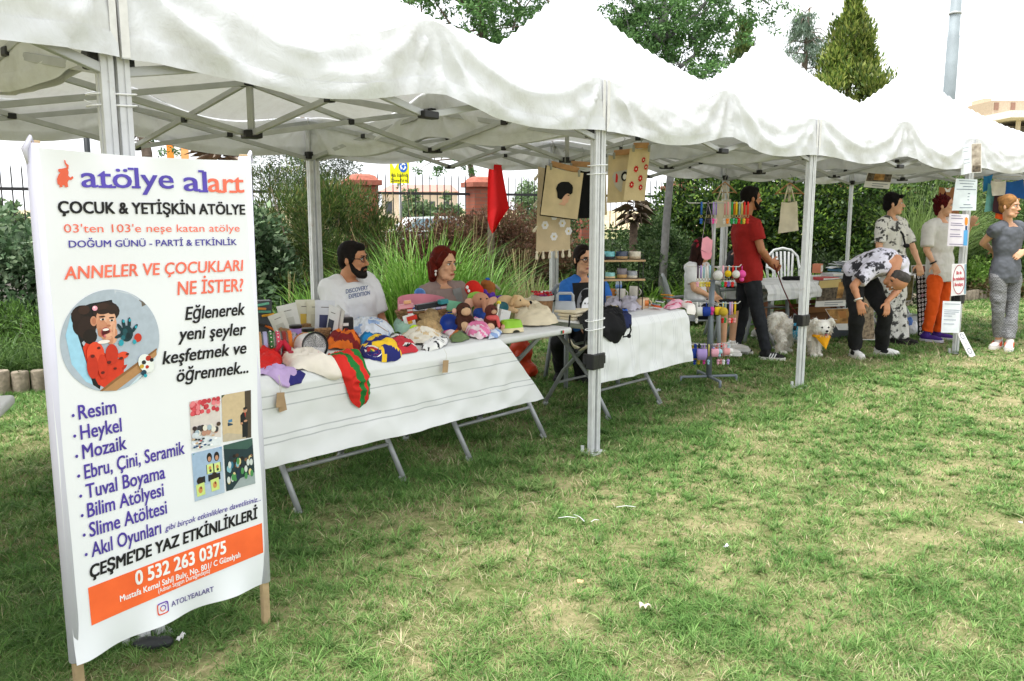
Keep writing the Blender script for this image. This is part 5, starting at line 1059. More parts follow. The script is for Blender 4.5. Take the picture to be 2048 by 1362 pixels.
# woman with glasses behind the mugs
J = stance((.63, 7.40), R(-72), 1.66, True, .46)
J['head'] = dz(1167, 519, 7.32); J['neck'] = dz(1164, 556, 7.38); J['hf'] = V3(.42, -.90, -.06); J['chest'] = dz(1165, 598, 7.36); J['pel'] = dz(1165, 668, 7.38); J['shR'] = dz(1133, 574, 7.30); J['shL'] = dz(1203, 572, 7.44); J['elR'] = dz(1129, 632, 7.25); J['wrR'] = dz(1160, 645, 7.05); J['elL'] = dz(1219, 630, 7.4); J['wrL'] = dz(1200, 648, 7.1)
J['knR'] = dz(1118, 682, 7.25); J['anR'] = dz(1120, 740, 7.55); J['ftR'] = V3(-.2, -1, 0); J['knL'] = dz(1160, 690, 7.2); J['anL'] = dz(1160, 742, 7.5)
bluej = M('blue_overshirt', '2f6fc0', .85, .1, 8, .25, 30)
person('seated young woman with glasses and dark ponytail in an open blue overshirt', J, SK2, 'pony', '1d120e', (glasses, top(C('b98a70', .8), .2, -.1, .006, 1.0, 'camisole', sleeve_r=.05, neck_t=.80), top(bluej, 1.7, -.16, .022, 1.05, 'overshirt', sleeve_r=.064, neck_t=.84), collar_fn(bluej), legs(M('black_trousers', (.012, .012, .014), .85, .2), 1.95, .03), shoes(C('131313', .6), '1a1a1a', None, .06)), lips='a85a58')
# girl on the plastic chair behind the keychains
J = stance((1.98, 8.75), R(-5), 1.60, True, .45)
J['head'] = dz(1404, 500, 8.72); J['neck'] = dz(1396, 527, 8.74); J['hf'] = V3(.85, .5, -.22); J['chest'] = dz(1391, 556, 8.74); J['pel'] = dz(1392, 606, 8.74); J['shR'] = dz(1380, 536, 8.62); J['shL'] = dz(1408, 534, 8.90); J['elR'] = dz(1389, 577, 8.55); J['wrR'] = dz(1416, 590, 8.6); J['elL'] = dz(1418, 575, 8.9); J['wrL'] = dz(1432, 592, 8.8)
J['knR'] = dz(1448, 612, 8.66); J['anR'] = dz(1446, 694, 8.72); J['knL'] = dz(1470, 612, 8.9); J['anL'] = dz(1464, 686, 8.95); J['ftR'] = V3(.9, -.3, 0); J['ftL'] = V3(.9, -.2, 0)
def scrunchie(root, J, hp, rot):
    m = MB(); m.tube([hp(.055 * math.cos(a) * .6, -.10 + .03 * math.sin(a * 3) * .3, .03 + .045 * math.sin(a)) for a in np.linspace(0, 2 * PI, 14)[:-1]], .016, 8, closed=True); m.build('scrunchie', C('8c1226', .8), root, True, True)
person('girl with long brown hair and red scrunchie seated behind the hanging keychains', J, SK2, 'long', '2b1510', (scrunchie, top(WHT, .75, -.12, .018, 1.03, 'shirt', sleeve_r=.060), legs(C('141416', .85), .72, .02, 'shorts'), shoes(C('e4e0da', .7))), eyes=True)
# man in the red shirt
J = stance((2.60, 8.85), R(18), 1.80); red = M('red_tshirt', '9c1f1c', .9, .08, 6, .2, 25)
def place(J, px_pel, Y0): pass
J['head'] = dz(1502, 397, 8.85); J['neck'] = dz(1490, 437, 8.85); J['hf'] = V3(.97, .12, .03); J['chest'] = dz(1492, 478, 8.86); J['pel'] = dz(1497, 547, 8.86); J['shR'] = dz(1508, 450, 8.70); J['shL'] = dz(1482, 446, 9.03)
J['elR'] = dz(1523, 500, 8.64); J['wrR'] = dz(1541, 522, 8.74); J['elL'] = dz(1512, 495, 9.05); J['wrL'] = dz(1540, 527, 8.92); J['hipR'] = dz(1503, 556, 8.78); J['hipL'] = dz(1490, 555, 8.96)
J['knR'] = dz(1517, 634, 8.72); J['anR'] = dz(1533, 703, 8.66); J['knL'] = dz(1484, 632, 8.98); J['anL'] = dz(1470, 692, 9.02); J['ftR'] = V3(.93, -.36, 0); J['ftL'] = V3(1, -.12, 0)
red_man = person('standing bearded man in a red t-shirt and black jeans, seen sideways holding a leash', J, SK3, 'short', '120c0a', (beard('140f0d'), top(red, .62, -.14, .020, 1.03, 'shirt', sleeve_r=.07), legs(M('black_jeans', '1f2126', .85, .3, 7, .25, 30), 1.97, .014, tight=.98), shoes(C('121214', .6), 'dedbd6', ('e8e8e8', True))), hands={'R': dict(d=V3(.8, .35, -.4), n=V3(.1, -1, 0), curl=1.0), 'L': dict(d=V3(.7, -.5, -.4), n=V3(-.2, .9, .3), curl=1.0)}, lips='7d4a3c')
# bending man
J = stance((3.80, 8.85), R(-40), 1.74); wtee = M('white_tee_dark_print', (.72, .70, .80), .85, .05, 6, .2, 25, stain=(6, .525, (.012, .012, .016), .97))
J['pel'] = dz(1713, 545, 8.95); J['chest'] = dz(1752, 520, 8.82); J['neck'] = dz(1793, 528, 8.66); J['head'] = dz(1793, 561, 8.55); J['hf'] = V3(-.30, .12, -.94); J['hu'] = V3(.52, -.82, -.2)
J['shR'] = dz(1741, 537, 8.62); J['shL'] = dz(1803, 524, 8.86); J['elR'] = dz(1707, 572, 8.55); J['wrR'] = dz(1718, 603, 8.48); J['elL'] = dz(1796, 580, 8.78); J['wrL'] = dz(1774, 603, 8.62)
J['hipR'] = dz(1707, 556, 8.88); J['hipL'] = dz(1732, 555, 9.05); J['knR'] = dz(1713, 628, 8.66); J['anR'] = dz(1709, 698, 8.82); J['knL'] = dz(1770, 626, 8.74); J['anL'] = dz(1762, 698, 8.95); J['ftR'] = V3(.1, -1, 0); J['ftL'] = V3(.85, -.5, 0)
def bracelet(root, J, hp, rot):
    w_ = J['wrR'].lerp(J['elR'], .12); ax = (J['wrR'] - J['elR']).normalized(); x = ax.cross(U).normalized(); y = ax.cross(x); m = MB(); m.tube([w_ + (x * math.cos(a) + y * math.sin(a)) * .036 for a in np.linspace(0, 2 * PI, 16)[:-1]], .009, 8, closed=True); m.build('bracelet', C('e6e2da', .4), root, True, True)
person('balding man in white printed t-shirt bending forward with hands on knees', J, SK1, 'balding', '4a4643', (bracelet, top(wtee, .75, -.12, .026, 1.10, 'shirt', sleeve_r=.074), legs(M('black_joggers', (.012, .012, .013), .9, .2, 6, .3, 20), 1.95, .03, tight=1.05), shoes(C('e6e4e0', .6), 'dcd8d2', ('1c1c20', False))),
       hands={'R': dict(d=V3(.25, -.2, -.95), n=V3(-.3, -.9, .2), curl=.5), 'L': dict(d=V3(-.05, -.25, -.95), n=V3(.3, -.9, .2), curl=.35)})
# black-haired woman in patterned dress
J = stance((4.45, 9.75), R(-25), 1.71, True); pat = M('white_black_palm_print', (.74, .72, .68), .85, .05, 6, .15, 25, stain=(13, .53, (.02, .02, .02), .95))
J['head'] = dz(1788, 408, 9.72); J['neck'] = dz(1782, 437, 9.75); J['hf'] = V3(.90, -.42, .02); J['chest'] = dz(1783, 475, 9.75); J['pel'] = dz(1784, 535, 9.76); J['shR'] = dz(1764, 448, 9.66); J['shL'] = dz(1802, 447, 9.86); J['elL'] = dz(1825, 494, 9.78); J['wrL'] = dz(1838, 527, 9.66); J['elR'] = dz(1758, 492, 9.6); J['wrR'] = dz(1768, 525, 9.5)
for k, px in (('R', 1778), ('L', 1796)): J['hip' + k] = dz(px, 545, 9.76); J['kn' + k] = dz(px + 2, 610, 9.74); J['an' + k] = dz(px + 6, 680, 9.74); J['ft' + k] = V3(.8, -.6, 0)
def dark_scarf(root, J, hp, rot):
    m = MB(); m.tube([J['neck'] + V3(-.06, -.03, -.01), J['neck'] + V3(.0, -.11, -.07), J['neck'] + V3(.09, -.13, -.18), J['neck'] + V3(.13, -.12, -.30)], [.010, .012, .012, .010], 6); m.ell(J['neck'] + V3(.14, -.13, -.31), (.04, .02, .025)); m.build('ribbon', C('18181c', .8), root, True, True)
person('slim woman with short black hair in a white and black palm-print outfit, looking right', J, SK2, 'pixie', '0e0a0b', (dark_scarf, top(pat, .85, -.16, .024, 1.03, 'blouse', sleeve_r=.062), legs(pat, 1.93, .03, 'trousers', .03), shoes(C('1a1717', .6), '2a2422')), hands={'L': dict(d=V3(.1, -.2, -.95), curl=.5)}, lips='a2504a')
# red-haired woman in white shirt
J = stance((5.12, 10.05), R(-30), 1.70, True); wsh = M('white_linen_shirt', (.70, .68, .64), .85, .05, 6, .2, 25); org = M('orange_trousers', 'e0560f', .85, .08, 6, .25, 20)
J['head'] = dz(1889, 412, 10.02); J['neck'] = dz(1882, 440, 10.05); J['hf'] = V3(.80, -.60, 0); J['chest'] = dz(1880, 480, 10.05); J['pel'] = dz(1880, 538, 10.06); J['shR'] = dz(1858, 455, 9.95); J['shL'] = dz(1909, 452, 10.16); J['elR'] = dz(1853, 500, 9.9); J['wrR'] = dz(1868, 528, 9.86); J['elL'] = dz(1926, 478, 10.1); J['wrL'] = dz(1940, 452, 9.95)
J['hipR'] = dz(1872, 545, 10.0); J['hipL'] = dz(1890, 545, 10.14); J['knR'] = dz(1866, 606, 9.9); J['anR'] = dz(1853, 668, 9.9); J['knL'] = dz(1886, 608, 10.1); J['anL'] = dz(1876, 668, 10.1); J['ftR'] = V3(.7, -.7, 0); J['ftL'] = V3(.85, -.5, 0)
def watch(root, J, hp, rot):
    w_ = J['wrR'].lerp(J['elR'], .10); ax = (J['wrR'] - J['elR']).normalized(); x = ax.cross(U).normalized(); y = ax.cross(x); m = MB(); m.tube([w_ + (x * math.cos(a) + y * math.sin(a)) * .033 for a in np.linspace(0, 2 * PI, 16)[:-1]], .010, 8, closed=True); m.build('wristwatch', C('1d2420', .4), root, True, True)
person('woman with spiky dark red hair, white shirt and orange trousers behind the taped notices', J, SK2, 'spiky', '4a0a0c', (watch, top(wsh, .85, -.24, .030, 1.05, 'shirt', sleeve_r=.068, hemflare=.03), collar_fn(wsh), legs(org, 1.93, .022), shoes(C('3d1f74', .7), 'cfc8d8')), hands={'R': dict(d=V3(.3, -.2, -.9), curl=.8)}, lips='9b4a46')
# woman in grey
J = stance((5.62, 9.40), R(-48), 1.68, True); gry = M('grey_top', '5c5f66', .85, .06, 6, .2, 25)
ging = bpy.data.materials.new('gingham'); ging.use_nodes = True; nt = ging.node_tree; N = nt.nodes; L = nt.links; b = N['Principled BSDF']; b.inputs['Roughness'].default_value = .85; tc = N.new('ShaderNodeTexCoord'); ck = N.new('ShaderNodeTexChecker'); ck.inputs['Scale'].default_value = 62; ck.inputs['Color1'].default_value = (.27, .27, .28, 1); ck.inputs['Color2'].default_value = (.13, .133, .14, 1); L.new(tc.outputs['Object'], ck.inputs['Vector']); L.new(ck.outputs['Color'], b.inputs['Base Color'])
J['head'] = dz(2019, 413, 9.32); J['neck'] = dz(2017, 446, 9.38); J['hf'] = V3(.55, -.83, -.04); J['chest'] = dz(2015, 485, 9.38); J['pel'] = dz(2010, 545, 9.4); J['shR'] = dz(1990, 460, 9.34); J['shL'] = dz(2047, 459, 9.46); J['elR'] = dz(1966, 486, 9.50); J['wrR'] = dz(1988, 503, 9.62); J['elL'] = dz(2076, 494, 9.5); J['wrL'] = dz(2048, 502, 9.28)
J['hipR'] = dz(1998, 552, 9.36); J['hipL'] = dz(2024, 552, 9.48); J['knR'] = dz(1996, 622, 9.34); J['anR'] = dz(1997, 682, 9.42); J['knL'] = dz(2024, 622, 9.38); J['anL'] = dz(2019, 690, 9.3); J['ftR'] = V3(-.75, -.6, 0); J['ftL'] = V3(-.55, -.8, 0)
person('fair-haired woman in grey top and checked trousers, hands on hips, at the right edge', J, SK2, 'updo', '8a6238', (top(gry, .35, -.20, .020, 1.04, 'top', sleeve_r=.066, neck_t=.90, hemflare=.03), legs(ging, 1.82, .020, tight=1.02), shoes(C('d8d2cc', .6), 'e6e2dc', ('d2552e', False))), hands={'R': dict(d=V3(.5, .5, -.3), curl=.7), 'L': dict(d=V3(-.75, -.2, -.45), n=V3(-.2, -.9, .3), curl=.4)}, lips='b06a5c', browc='5c4028')
# person seated at the back table: bare knee and white cloth
J = stance((D(1474, 600, 10.1).x, 10.1), R(0), 1.70, True, .45); J['knR'] = dz(1528, 593, 9.95); J['anR'] = dz(1526, 668, 10.0); J['knL'] = J['knR'] + V3(.0, .24, 0); J['anL'] = J['anR'] + V3(.0, .24, 0); J['ftR'] = J['ftL'] = V3(1, -.1, 0)
person('person in black seated behind the man in red, one bare knee showing', J, SK3, 'short', '15100e', (top(M('black_cotton', (.015, .015, .017), .85, .2), .7, -.12, .018), legs(C('d8d6d4', .85), .62, .03, 'shorts', tight=1.05), shoes(C('d8d4ce', .7))))
# ---------------------------------------------------------------- folding tables
ptop = M('white_table_plastic', (.66, .66, .65), .45, .05, 5); tleg = M('grey_table_tube', (.36, .37, .38), .4, .12, 12, metal=.3, stain=(9, .62, (.10, .07, .05), .6))
class Tab:
    def __init__(s, o, ang, L, W, z=.74): s.o = Vector((o[0], o[1], 0)); s.e = V3(math.cos(ang), math.sin(ang), 0); s.n = V3(-math.sin(ang), math.cos(ang), 0); s.L, s.W, s.z, s.ang = L, W, z, ang
    def at(s, a, b_, h=0.0):
        """table-top position; b < 0 hangs down over the front edge"""
        if b_ >= 0: return s.o + s.e * a + s.n * b_ + U * (s.z + h)
        k = min(1, -b_ / .05); return s.o + s.e * a - s.n * (.028 * k + h * k + .006) + U * (s.z + b_ + h * (1 - k))
    def px(s, x, y):
        q = P(x, y, s.z); b_ = (q - s.o).dot(s.n)
        if b_ >= 0: return (q - s.o).dot(s.e), b_
        d = ray(x, y); c = Vector((0, 0, CAMH)); t = ((s.o - s.n * .03) - c).dot(s.n) / d.dot(s.n); q = c + d * t; return (q - s.o).dot(s.e), q.z - s.z
def folding_table(T, label, foot=.12):
    root = thing('folding_table', label, 'table', T.o + T.e * T.L / 2 + T.n * T.W / 2, T.ang, 'white folding tables with crossed tube legs'); L, W = T.L, T.W
    m = MB(); m.box((0, 0, T.z - .022), (L - .004, W, .044), None, 0, .014); m.build('tabletop', ptop, root, True, autosm=50)
    for sx in (-1, 1):
        x = sx * (L / 2 - .26)
        for sy in (-1, 1):
            m = MB(); x2 = x + .025 * sy; m.tube([(x2, -sy * (W / 2 - .10), T.z - .05), (x2, -sy * .05, .50), (x2, sy * (W / 2 - .20), .30), (x2, sy * (W / 2 - .15), .22), (x2, sy * (W / 2 - .01), .012)], .016, 10); lg = m.build('leg', tleg, root)
            f = MB(); f.tube([(x2, sy * (W / 2 - .035), .03), (x2, sy * (W / 2 - .01), .002)], .019, 10); f.build('foot_cap', C('b9bcbc', .5), lg)
    for sy in (-1, 1):
        for (z, y) in ((.20, sy * (W / 2 - .135)), (.52, -sy * .06)):
            m = MB(); m.tube([(-L / 2 + .26 + .025 * sy, y, z), (L / 2 - .26 + .025 * sy, y, z)], .011, 8); m.build('stretcher', tleg, root)
    return root
TA = Tab((-1.235, 3.875), R(48), 1.22, .70); TBt = Tab((TA.o + TA.e * 1.235)[:2], R(48), 1.24, .70); T3 = Tab((.575, 5.845), R(47.6), 1.22, .70); T4 = Tab((2.80, 9.17), R(33), 2.0, .75)
folding_table(TA, 'white folding table under the left end of the striped white cloth, beside the banner')
folding_table(TBt, 'white folding table whose bare right end sticks out past the striped cloth')
folding_table(T3, 'white folding table under the cloth with mugs and the black drawstring bag')
folding_table(T4, 'white folding table far back right, carrying books and posters')
TL_ = Tab((-3.2, 3.72), R(20), 1.2, .7); q = P(-40, 866, .74); TL_.o = Vector((q.x, q.y, 0)) - TL_.e * 1.22
folding_table(TL_, 'white folding table at the left frame edge, only its corner showing')
tcl = M('white_tablecloth', (.80, .81, .81), .6, .03, 3, .12, 14, trans=.08); tline = M('grey_woven_line', (.50, .51, .52), .8, .1)
tclw = M('white_tablecloth_line', (.68, .69, .70), .8, .05)
def tablecloth(T, label, a0, a1, depth, drop, flare=(0, 0), lines='h', lab_n=120, seedv=1.0, zl=(0, 0)):
    root = thing('tablecloth', label, 'tablecloth', (T.o + T.e * (a0 + a1) / 2), 0); m = MB(); nv = 150; tot = depth + drop
    def fn(u, v):
        d = v * tot; b_ = depth - d; k = max(0, -b_ / drop); a = (a0 - flare[0] * k) + (a1 + flare[1] * k - a0 + flare[0] * k) * u; dr = 1 + zl[0] * (1 - u) + zl[1] * u
        fo = .016 * math.sin(a * 7 + seedv) * k + .05 * noise.noise(Vector((a * 2.3, k * 1.4, seedv))) * k + .020 * (.5 - abs(noise.noise(Vector((a * 5 + k, k * 2 - a, seedv + 9))))) * k + .012 * noise.noise(Vector((a * 9, k * 4, seedv + 3)))
        return T.at(a, b_ * (dr if b_ < 0 else 1), .004 + (max(0, fo + .02 * k) if b_ < 0 else abs(fo) * .2))
    def mi(u, v):
        d = v * tot; k = (d - depth) / drop
        if lines == 'h': return 1 if any(abs(k - c) < .0042 for c in (.20, .27, .335, .66, .73, .80)) else 0
        a = a0 + (a1 - a0) * u; return 2 if any(abs((a * 3.3) % 1 - c) < .011 for c in (.30, .36, .42, .70)) else 0
    m.grid(fn, lab_n, nv, mi); m.build('cloth', [tcl, tline, tclw], root, True, world=True)
    return root
tablecloth(TA, 'white tablecloth with thin grey lines hanging over the front of the first tables', -.35, 1.72, .55, .43, (0, .36), 'h', 140, 1.0)
tablecloth(T3, 'white tablecloth with faint vertical lines on the table with mugs', -.06, 1.235, .66, .42, (.02, .05), 'v', 200, 4.0)
tablecloth(T4, 'short white tablecloth on the far right table with books', -.02, 1.0, .70, .17, (0, .02), 'v', 60, 7.0)
def one(name, label, cat, m, mats, loc=(0, 0, 0), group=None, smooth=True, autosm=None, rz=0.0, mods=()):
    o = m.build(name, mats, None, smooth, autosm=autosm, mods=mods); o.location = loc; o.rotation_euler = (0, 0, rz); return tag(o, label, cat, group)
def garment(name, label, cat, outline, T, mats, fm=None, h=.03, wr=.014, group=None, K=22, N=96, seed=0.0, lift=.012):
    pts = [Vector((*T.px(*p), 0)) for p in outline]; per = [0]; n = len(pts)
    for i in range(n): per.append(per[-1] + (pts[(i + 1) % n] - pts[i]).length)
    def edge(t):
        d = t * per[-1]
        for i in range(n):
            if d <= per[i + 1] + 1e-9: return pts[i].lerp(pts[(i + 1) % n], (d - per[i]) / max(1e-9, per[i + 1] - per[i]))
        return pts[0]
    c = sum(pts, Vector()) / n; E = [edge(j / N) for j in range(N)]; E = [(E[j - 1] + E[j] * 2 + E[(j + 1) % N]) / 4 for j in range(N)]
    x0, x1 = min(p.x for p in pts), max(p.x for p in pts); y0, y1 = min(p.y for p in pts), max(p.y for p in pts); vs = []; fs = []; ms = []
    m = MB()
    for k in range(K + 1):
        r = k / K
        for j in range(N):
            p = c.lerp(E[j], r); rg1 = 1 - 2 * abs(noise.noise(Vector((p.x * 6 + p.y * 4, p.y * 7 - p.x * 2, seed)))); rg2 = 1 - 2.2 * abs(noise.noise(Vector((p.x * 15 + p.y * 8, p.y * 17 - p.x * 6, seed + 2)))); hh = h * (1 - r ** 4) * max(.12, .30 + .75 * rg1) + wr * .8 * max(0, rg2) * (1 - .35 * r); vs.append(T.at(p.x, p.y, lift * (1 if r < .95 else .6) + hh))
    for k in range(K):
        for j in range(N):
            fs.append((k * N + j, (k + 1) * N + j, (k + 1) * N + (j + 1) % N, k * N + (j + 1) % N)); p = c.lerp(E[j], (k + .5) / K); jx, jy = .035 * noise.noise(Vector((p.x * 11, p.y * 11, seed))), .05 * noise.noise(Vector((p.x * 9, p.y * 9, seed + 5))); ms.append(fm((p.x - x0) / (x1 - x0) + jx, (p.y - y0) / (y1 - y0) + jy) if fm else 0)
    o3 = T.at(c.x, max(c.y, 0)); m.add([q - o3 for q in vs], fs, ms); o = one(name, label, cat, m, mats, o3, group); return o
def put(T, x, y, z=None): return P(x, y, (T.z if z is None else z) + .006)
CL = lambda h, **k: C(h, .85, bump=.15, bscale=60, **k)
# ------- clothes on the first two tables
garment('dog_shirt', 'crumpled bright red cloth at the banner end of the table', 'clothes', [(512, 712), (530, 700), (552, 706), (566, 726), (560, 745), (530, 752), (508, 745)], TA, [CL('d3201c'), CL('e86a78')], lambda u, v: 1 if v > .72 and u < .6 else 0, .05, .03, seed=1)
garment('dog_shirt', 'lilac cloth spilling over the table edge beside the banner', 'clothes', [(512, 745), (545, 736), (585, 742), (600, 752), (582, 764), (572, 776), (556, 770), (540, 752), (512, 758)], TA, [CL('bfa4d2')], None, .02, .02, seed=2)
garment('dog_shirt', 'navy blue cloth corner poking from under the lilac cloth', 'clothes', [(575, 752), (606, 744), (614, 750), (600, 766), (576, 772), (568, 768)], TA, [CL('2b2870')], None, .012, .01, seed=3, lift=.006)
garment('dog_shirt', 'creamy white cloth with pink strawberries, draped over the table edge', 'clothes', [(562, 716), (585, 707), (620, 714), (655, 722), (672, 738), (680, 753), (664, 760), (640, 752), (612, 745), (585, 744), (566, 732)], TA, [CL('e9e0d3'), CL('d2478a'), CL('b93a4c')], lambda u, v: 1 if any((u - a) ** 2 + ((v - b_) * .55) ** 2 < .0022 for a, b_ in ((.78, .33), (.70, .62), (.95, .25))) else 2 if any((u - a) ** 2 + ((v - b_) * .5) ** 2 < .0016 for a, b_ in ((.42, .55), (.2, .6), (.3, .85), (.55, .8))) else 0, .05, .03, seed=4)
garment('dog_shirt', 'red and green football style pet shirt hanging down over the table edge', 'clothes', [(652, 718), (690, 709), (718, 712), (732, 724), (734, 760), (735, 782), (728, 806), (714, 816), (700, 806), (690, 786), (684, 760), (670, 738), (655, 728)], TA, [CL('d92b22'), CL('1f7a35'), CL('e9c93a'), CL('e8e4dc')], lambda u, v: 3 if (abs(u - .42) + abs(v - .86) < .07) else 2 if (u > .72 and v > .9) else 1 if (abs(u - .22 - .35 * (1 - v)) < .07 or abs(u - .62 - .1 * (1 - v)) < .075 or (u > .9 and v < .8)) else 0, .03, .03, seed=5)
garment('dog_shirt', 'orange and maroon striped pet shirt bunched on the cloth', 'clothes', [(652, 692), (664, 682), (690, 676), (712, 674), (724, 690), (722, 708), (700, 706), (676, 702), (656, 704)], TA, [CL('e87322'), CL('7d1b1e')], lambda u, v: int((u * 5.5 + .15 * v) % 2), .07, .03, seed=6)
garment('dog_shirt', 'light blue and white printed cloth in the middle of the table', 'clothes', [(698, 662), (712, 650), (745, 646), (775, 656), (790, 668), (770, 684), (740, 684), (712, 680), (700, 674)], TA, [CL('dfe4ee'), CL('9bb4dc')], lambda u, v: 1 if noise.noise(Vector((u * 7, v * 6, 3))) > .12 else 0, .06, .035, seed=7)
garment('dog_shirt', 'bright blue cloth under the navy and yellow striped shirt', 'clothes', [(716, 684), (735, 678), (758, 680), (770, 688), (750, 702), (722, 702)], TA, [CL('1e86c6')], None, .05, .02, seed=8)
o = garment('dog_shirt', 'navy and yellow striped football style pet shirt with a round club crest', 'clothes', [(718, 708), (735, 690), (758, 682), (778, 688), (800, 704), (806, 718), (792, 724), (770, 727), (744, 724), (724, 718)], TA, [CL('22276e'), CL('f0c52e')], lambda u, v: 1 if (u > .18 and (abs(v - .15 + .25 * (u - .5)) < .11 or abs(v - .62 + .55 * (u - .5)) < .13 or (u < .24))) else 0, .06, .025, seed=9)
m = MB(); lo = Vector(o.location); c0 = put(TA, 746, 702, .80) - lo
for k, (rr_, hh) in enumerate(((.052, 0), (.038, 1), (.029, 2))): m.add([c0 + TA.e * (rr_ * math.cos(a)) + (TA.n * .8 + U * .6) * (rr_ * .9 * math.sin(a)) + (U * .8 - TA.n * .6) * (.0012 * k) for a in np.linspace(0, 2 * PI, 25)[:-1]], [tuple(range(24))], hh)
m.add([c0 + TA.e * x + (TA.n * .8 + U * .6) * y + (U * .8 - TA.n * .6) * .004 for x, y in ((-.009, -.024), (.009, -.024), (.009, .024), (-.009, .024))], [(0, 1, 2, 3)], 3)
m.add([c0 + TA.e * x + (TA.n * .8 + U * .6) * y + (U * .8 - TA.n * .6) * .005 for x, y in ((-.024, -.006), (-.008, -.018), (-.006, .014))], [(0, 1, 2)], 4)
decal(o, o, m, [C('eceae6', .7), C('b3262c', .7), C('26308a', .7), C('f0c52e', .7), C('1f7a35', .7)], 'crest', (put(TA, 746, 702, .80) - Vector((0, 0, CAMH))).normalized(), .002)
garment('dog_shirt', 'black and white striped cloth with red and dotted bow details', 'clothes', [(774, 690), (788, 680), (810, 684), (828, 694), (842, 708), (818, 712), (796, 716), (776, 706)], TBt, [CL('e5e3e2'), CL('16161c'), CL('c5333e')], lambda u, v: 2 if (v < .55 and u < .62 and abs(v - .35) < .2) or v < .08 else int((v * 9 + u * 3) % 2), .045, .02, seed=10)
garment('dog_shirt', 'cream cloth with pale floral print near the straw hats', 'clothes', [(800, 678), (826, 670), (860, 668), (884, 674), (880, 688), (850, 694), (818, 690)], TBt, [CL('e8e1d2'), CL('d3bb94')], lambda u, v: 1 if noise.noise(Vector((u * 9, v * 6, 8))) > .2 else 0, .045, .03, seed=11)
garment('dog_shirt', 'white cloth with small black dots at the front edge', 'clothes', [(846, 694), (872, 684), (898, 682), (900, 694), (884, 702), (864, 706), (850, 702)], TBt, [CL('e9e8e6'), CL('24242a')], lambda u, v: 1 if noise.noise(Vector((u * 13, v * 9, 4))) > .30 else 0, .03, .02, seed=12)
garment('cap', 'olive green cloth cap with an orange patch', 'cap', [(898, 678), (910, 672), (930, 674), (940, 680), (926, 686), (904, 688)], TBt, [CL('65794f'), CL('c26a2c')], lambda u, v: 1 if abs(u - .55) < .18 and v > .55 else 0, .035, .01, seed=13)
garment('dog_shirt', 'pink and white striped pet dress bunched near the green bowl', 'clothes', [(924, 660), (942, 650), (964, 655), (982, 664), (984, 676), (962, 682), (936, 678)], TBt, [CL('e9d5dc'), CL('e07aa6')], lambda u, v: int((u * 12 + v * 4) % 2), .06, .03, seed=14)
garment('dog_shirt', 'pink and white striped strap lying left of the striped pet dress', 'clothes', [(884, 668), (900, 660), (922, 662), (920, 670), (898, 674)], TBt, [CL('f0dde4'), CL('e46a9c')], lambda u, v: int((v * 3) % 2), .015, .01, seed=15)
garment('dog_shirt', 'small blue and white checked cloth right of the pink striped dress', 'clothes', [(978, 670), (992, 665), (1005, 668), (1002, 680), (984, 682)], TBt, [CL('d8e0ee'), CL('8ea8d8')], lambda u, v: int((u * 5) % 2), .02, .015, seed=16)
garment('baby_blanket', 'mint green cloth with a small red motif behind the tennis ball', 'clothes', [(786, 652), (806, 646), (828, 652), (830, 668), (808, 672), (790, 666)], TBt, [CL('9cc0ae'), CL('a5303e')], lambda u, v: 1 if (u - .6) ** 2 + (v - .45) ** 2 < .02 else 0, .05, .02, seed=17)
# paper tags
kraft = M('kraft_card', (.42, .28, .16), .85, .12, 20)
for k, (x, y, rot, lab) in enumerate(((550, 797, .1, 'brown card tag hanging from strings at the left of the striped cloth, front one'), (556, 806, -.15, 'brown card tag hanging at the left of the striped cloth, behind the other tag'), (880, 731, .12, 'brown card tag hanging alone on the front of the striped cloth'))):
    T = TA if x < 700 else TBt; a, b_ = T.px(x, y); c = T.at(a, b_, .03 - .012 * (k == 1)) - T.n * .012; root = thing('price_tag', lab, 'tag', c, T.ang + rot * 0, 'brown card tags on the cloth'); rm = Matrix.Rotation(rot, 3, 'Y'); m = MB(); m.box((0, 0, 0), (.042, .0025, .072), rm); m.build('card', kraft, root, False); m = MB(); m.tube([rm @ V3(0, 0, .034), rm @ V3(.003, 0, .07), V3(.0, .012, -b_ + .0 + .01 if -b_ < .2 else .15)], .0012, 5); m.build('string', C('d9d4ca', .8), root)
a, b_ = TA.px(762, 657); m = MB(); m.box((0, 0, 0), (.095, .045, .003), Matrix.Rotation(R(28), 3, 'Y') @ Matrix.Rotation(R(20), 3, 'X')); one('price_tag', 'brown card tag lying on the light blue printed cloth', 'tag', m, kraft, put(TA, 764, 656, .83), 'brown card tags on the cloth', False, rz=R(60))
# ------- hard goods
def box_item(name, label, cat, px, py, w_, d, h, mats, rz=None, T=TA, extra=None, z=None):
    root = thing(name, label, cat, put(T, px, py, z), (T.ang if rz is None else rz)); m = MB(); m.box((0, 0, h / 2), (w_, d, h), None, 0, .002); m.build('carton', mats[0], root, False)
    if extra: extra(root, w_, d, h)
    return root
def ob_extra(root, w_, d, h):
    m = MB(); m.box((0, 0, h * .42), (w_ + .002, d + .002, h * .18)); m.build('orange_band', C('e2761f', .5), root, False)
    m = MB(); m.box((-.0, -d / 2 - .001, h * .74), (w_ * .4, .002, h * .12)); m.box((-.0, -d / 2 - .001, h * .12), (w_ * .5, .002, h * .12)); m.build('printed_label', C('e9e6e0', .5), root, False); m = MB(); m.box((w_ / 2 + .001, 0, h / 2 + .002), (.002, d, h - .004)); m.build('side_panel', C('e4e4e2', .5), root, False)
box_item('food_carton', 'black carton with an orange band beside the treat pouches', 'box', 690, 684, .10, .06, .15, [C('17161a', .4)], R(20), TA, ob_extra)
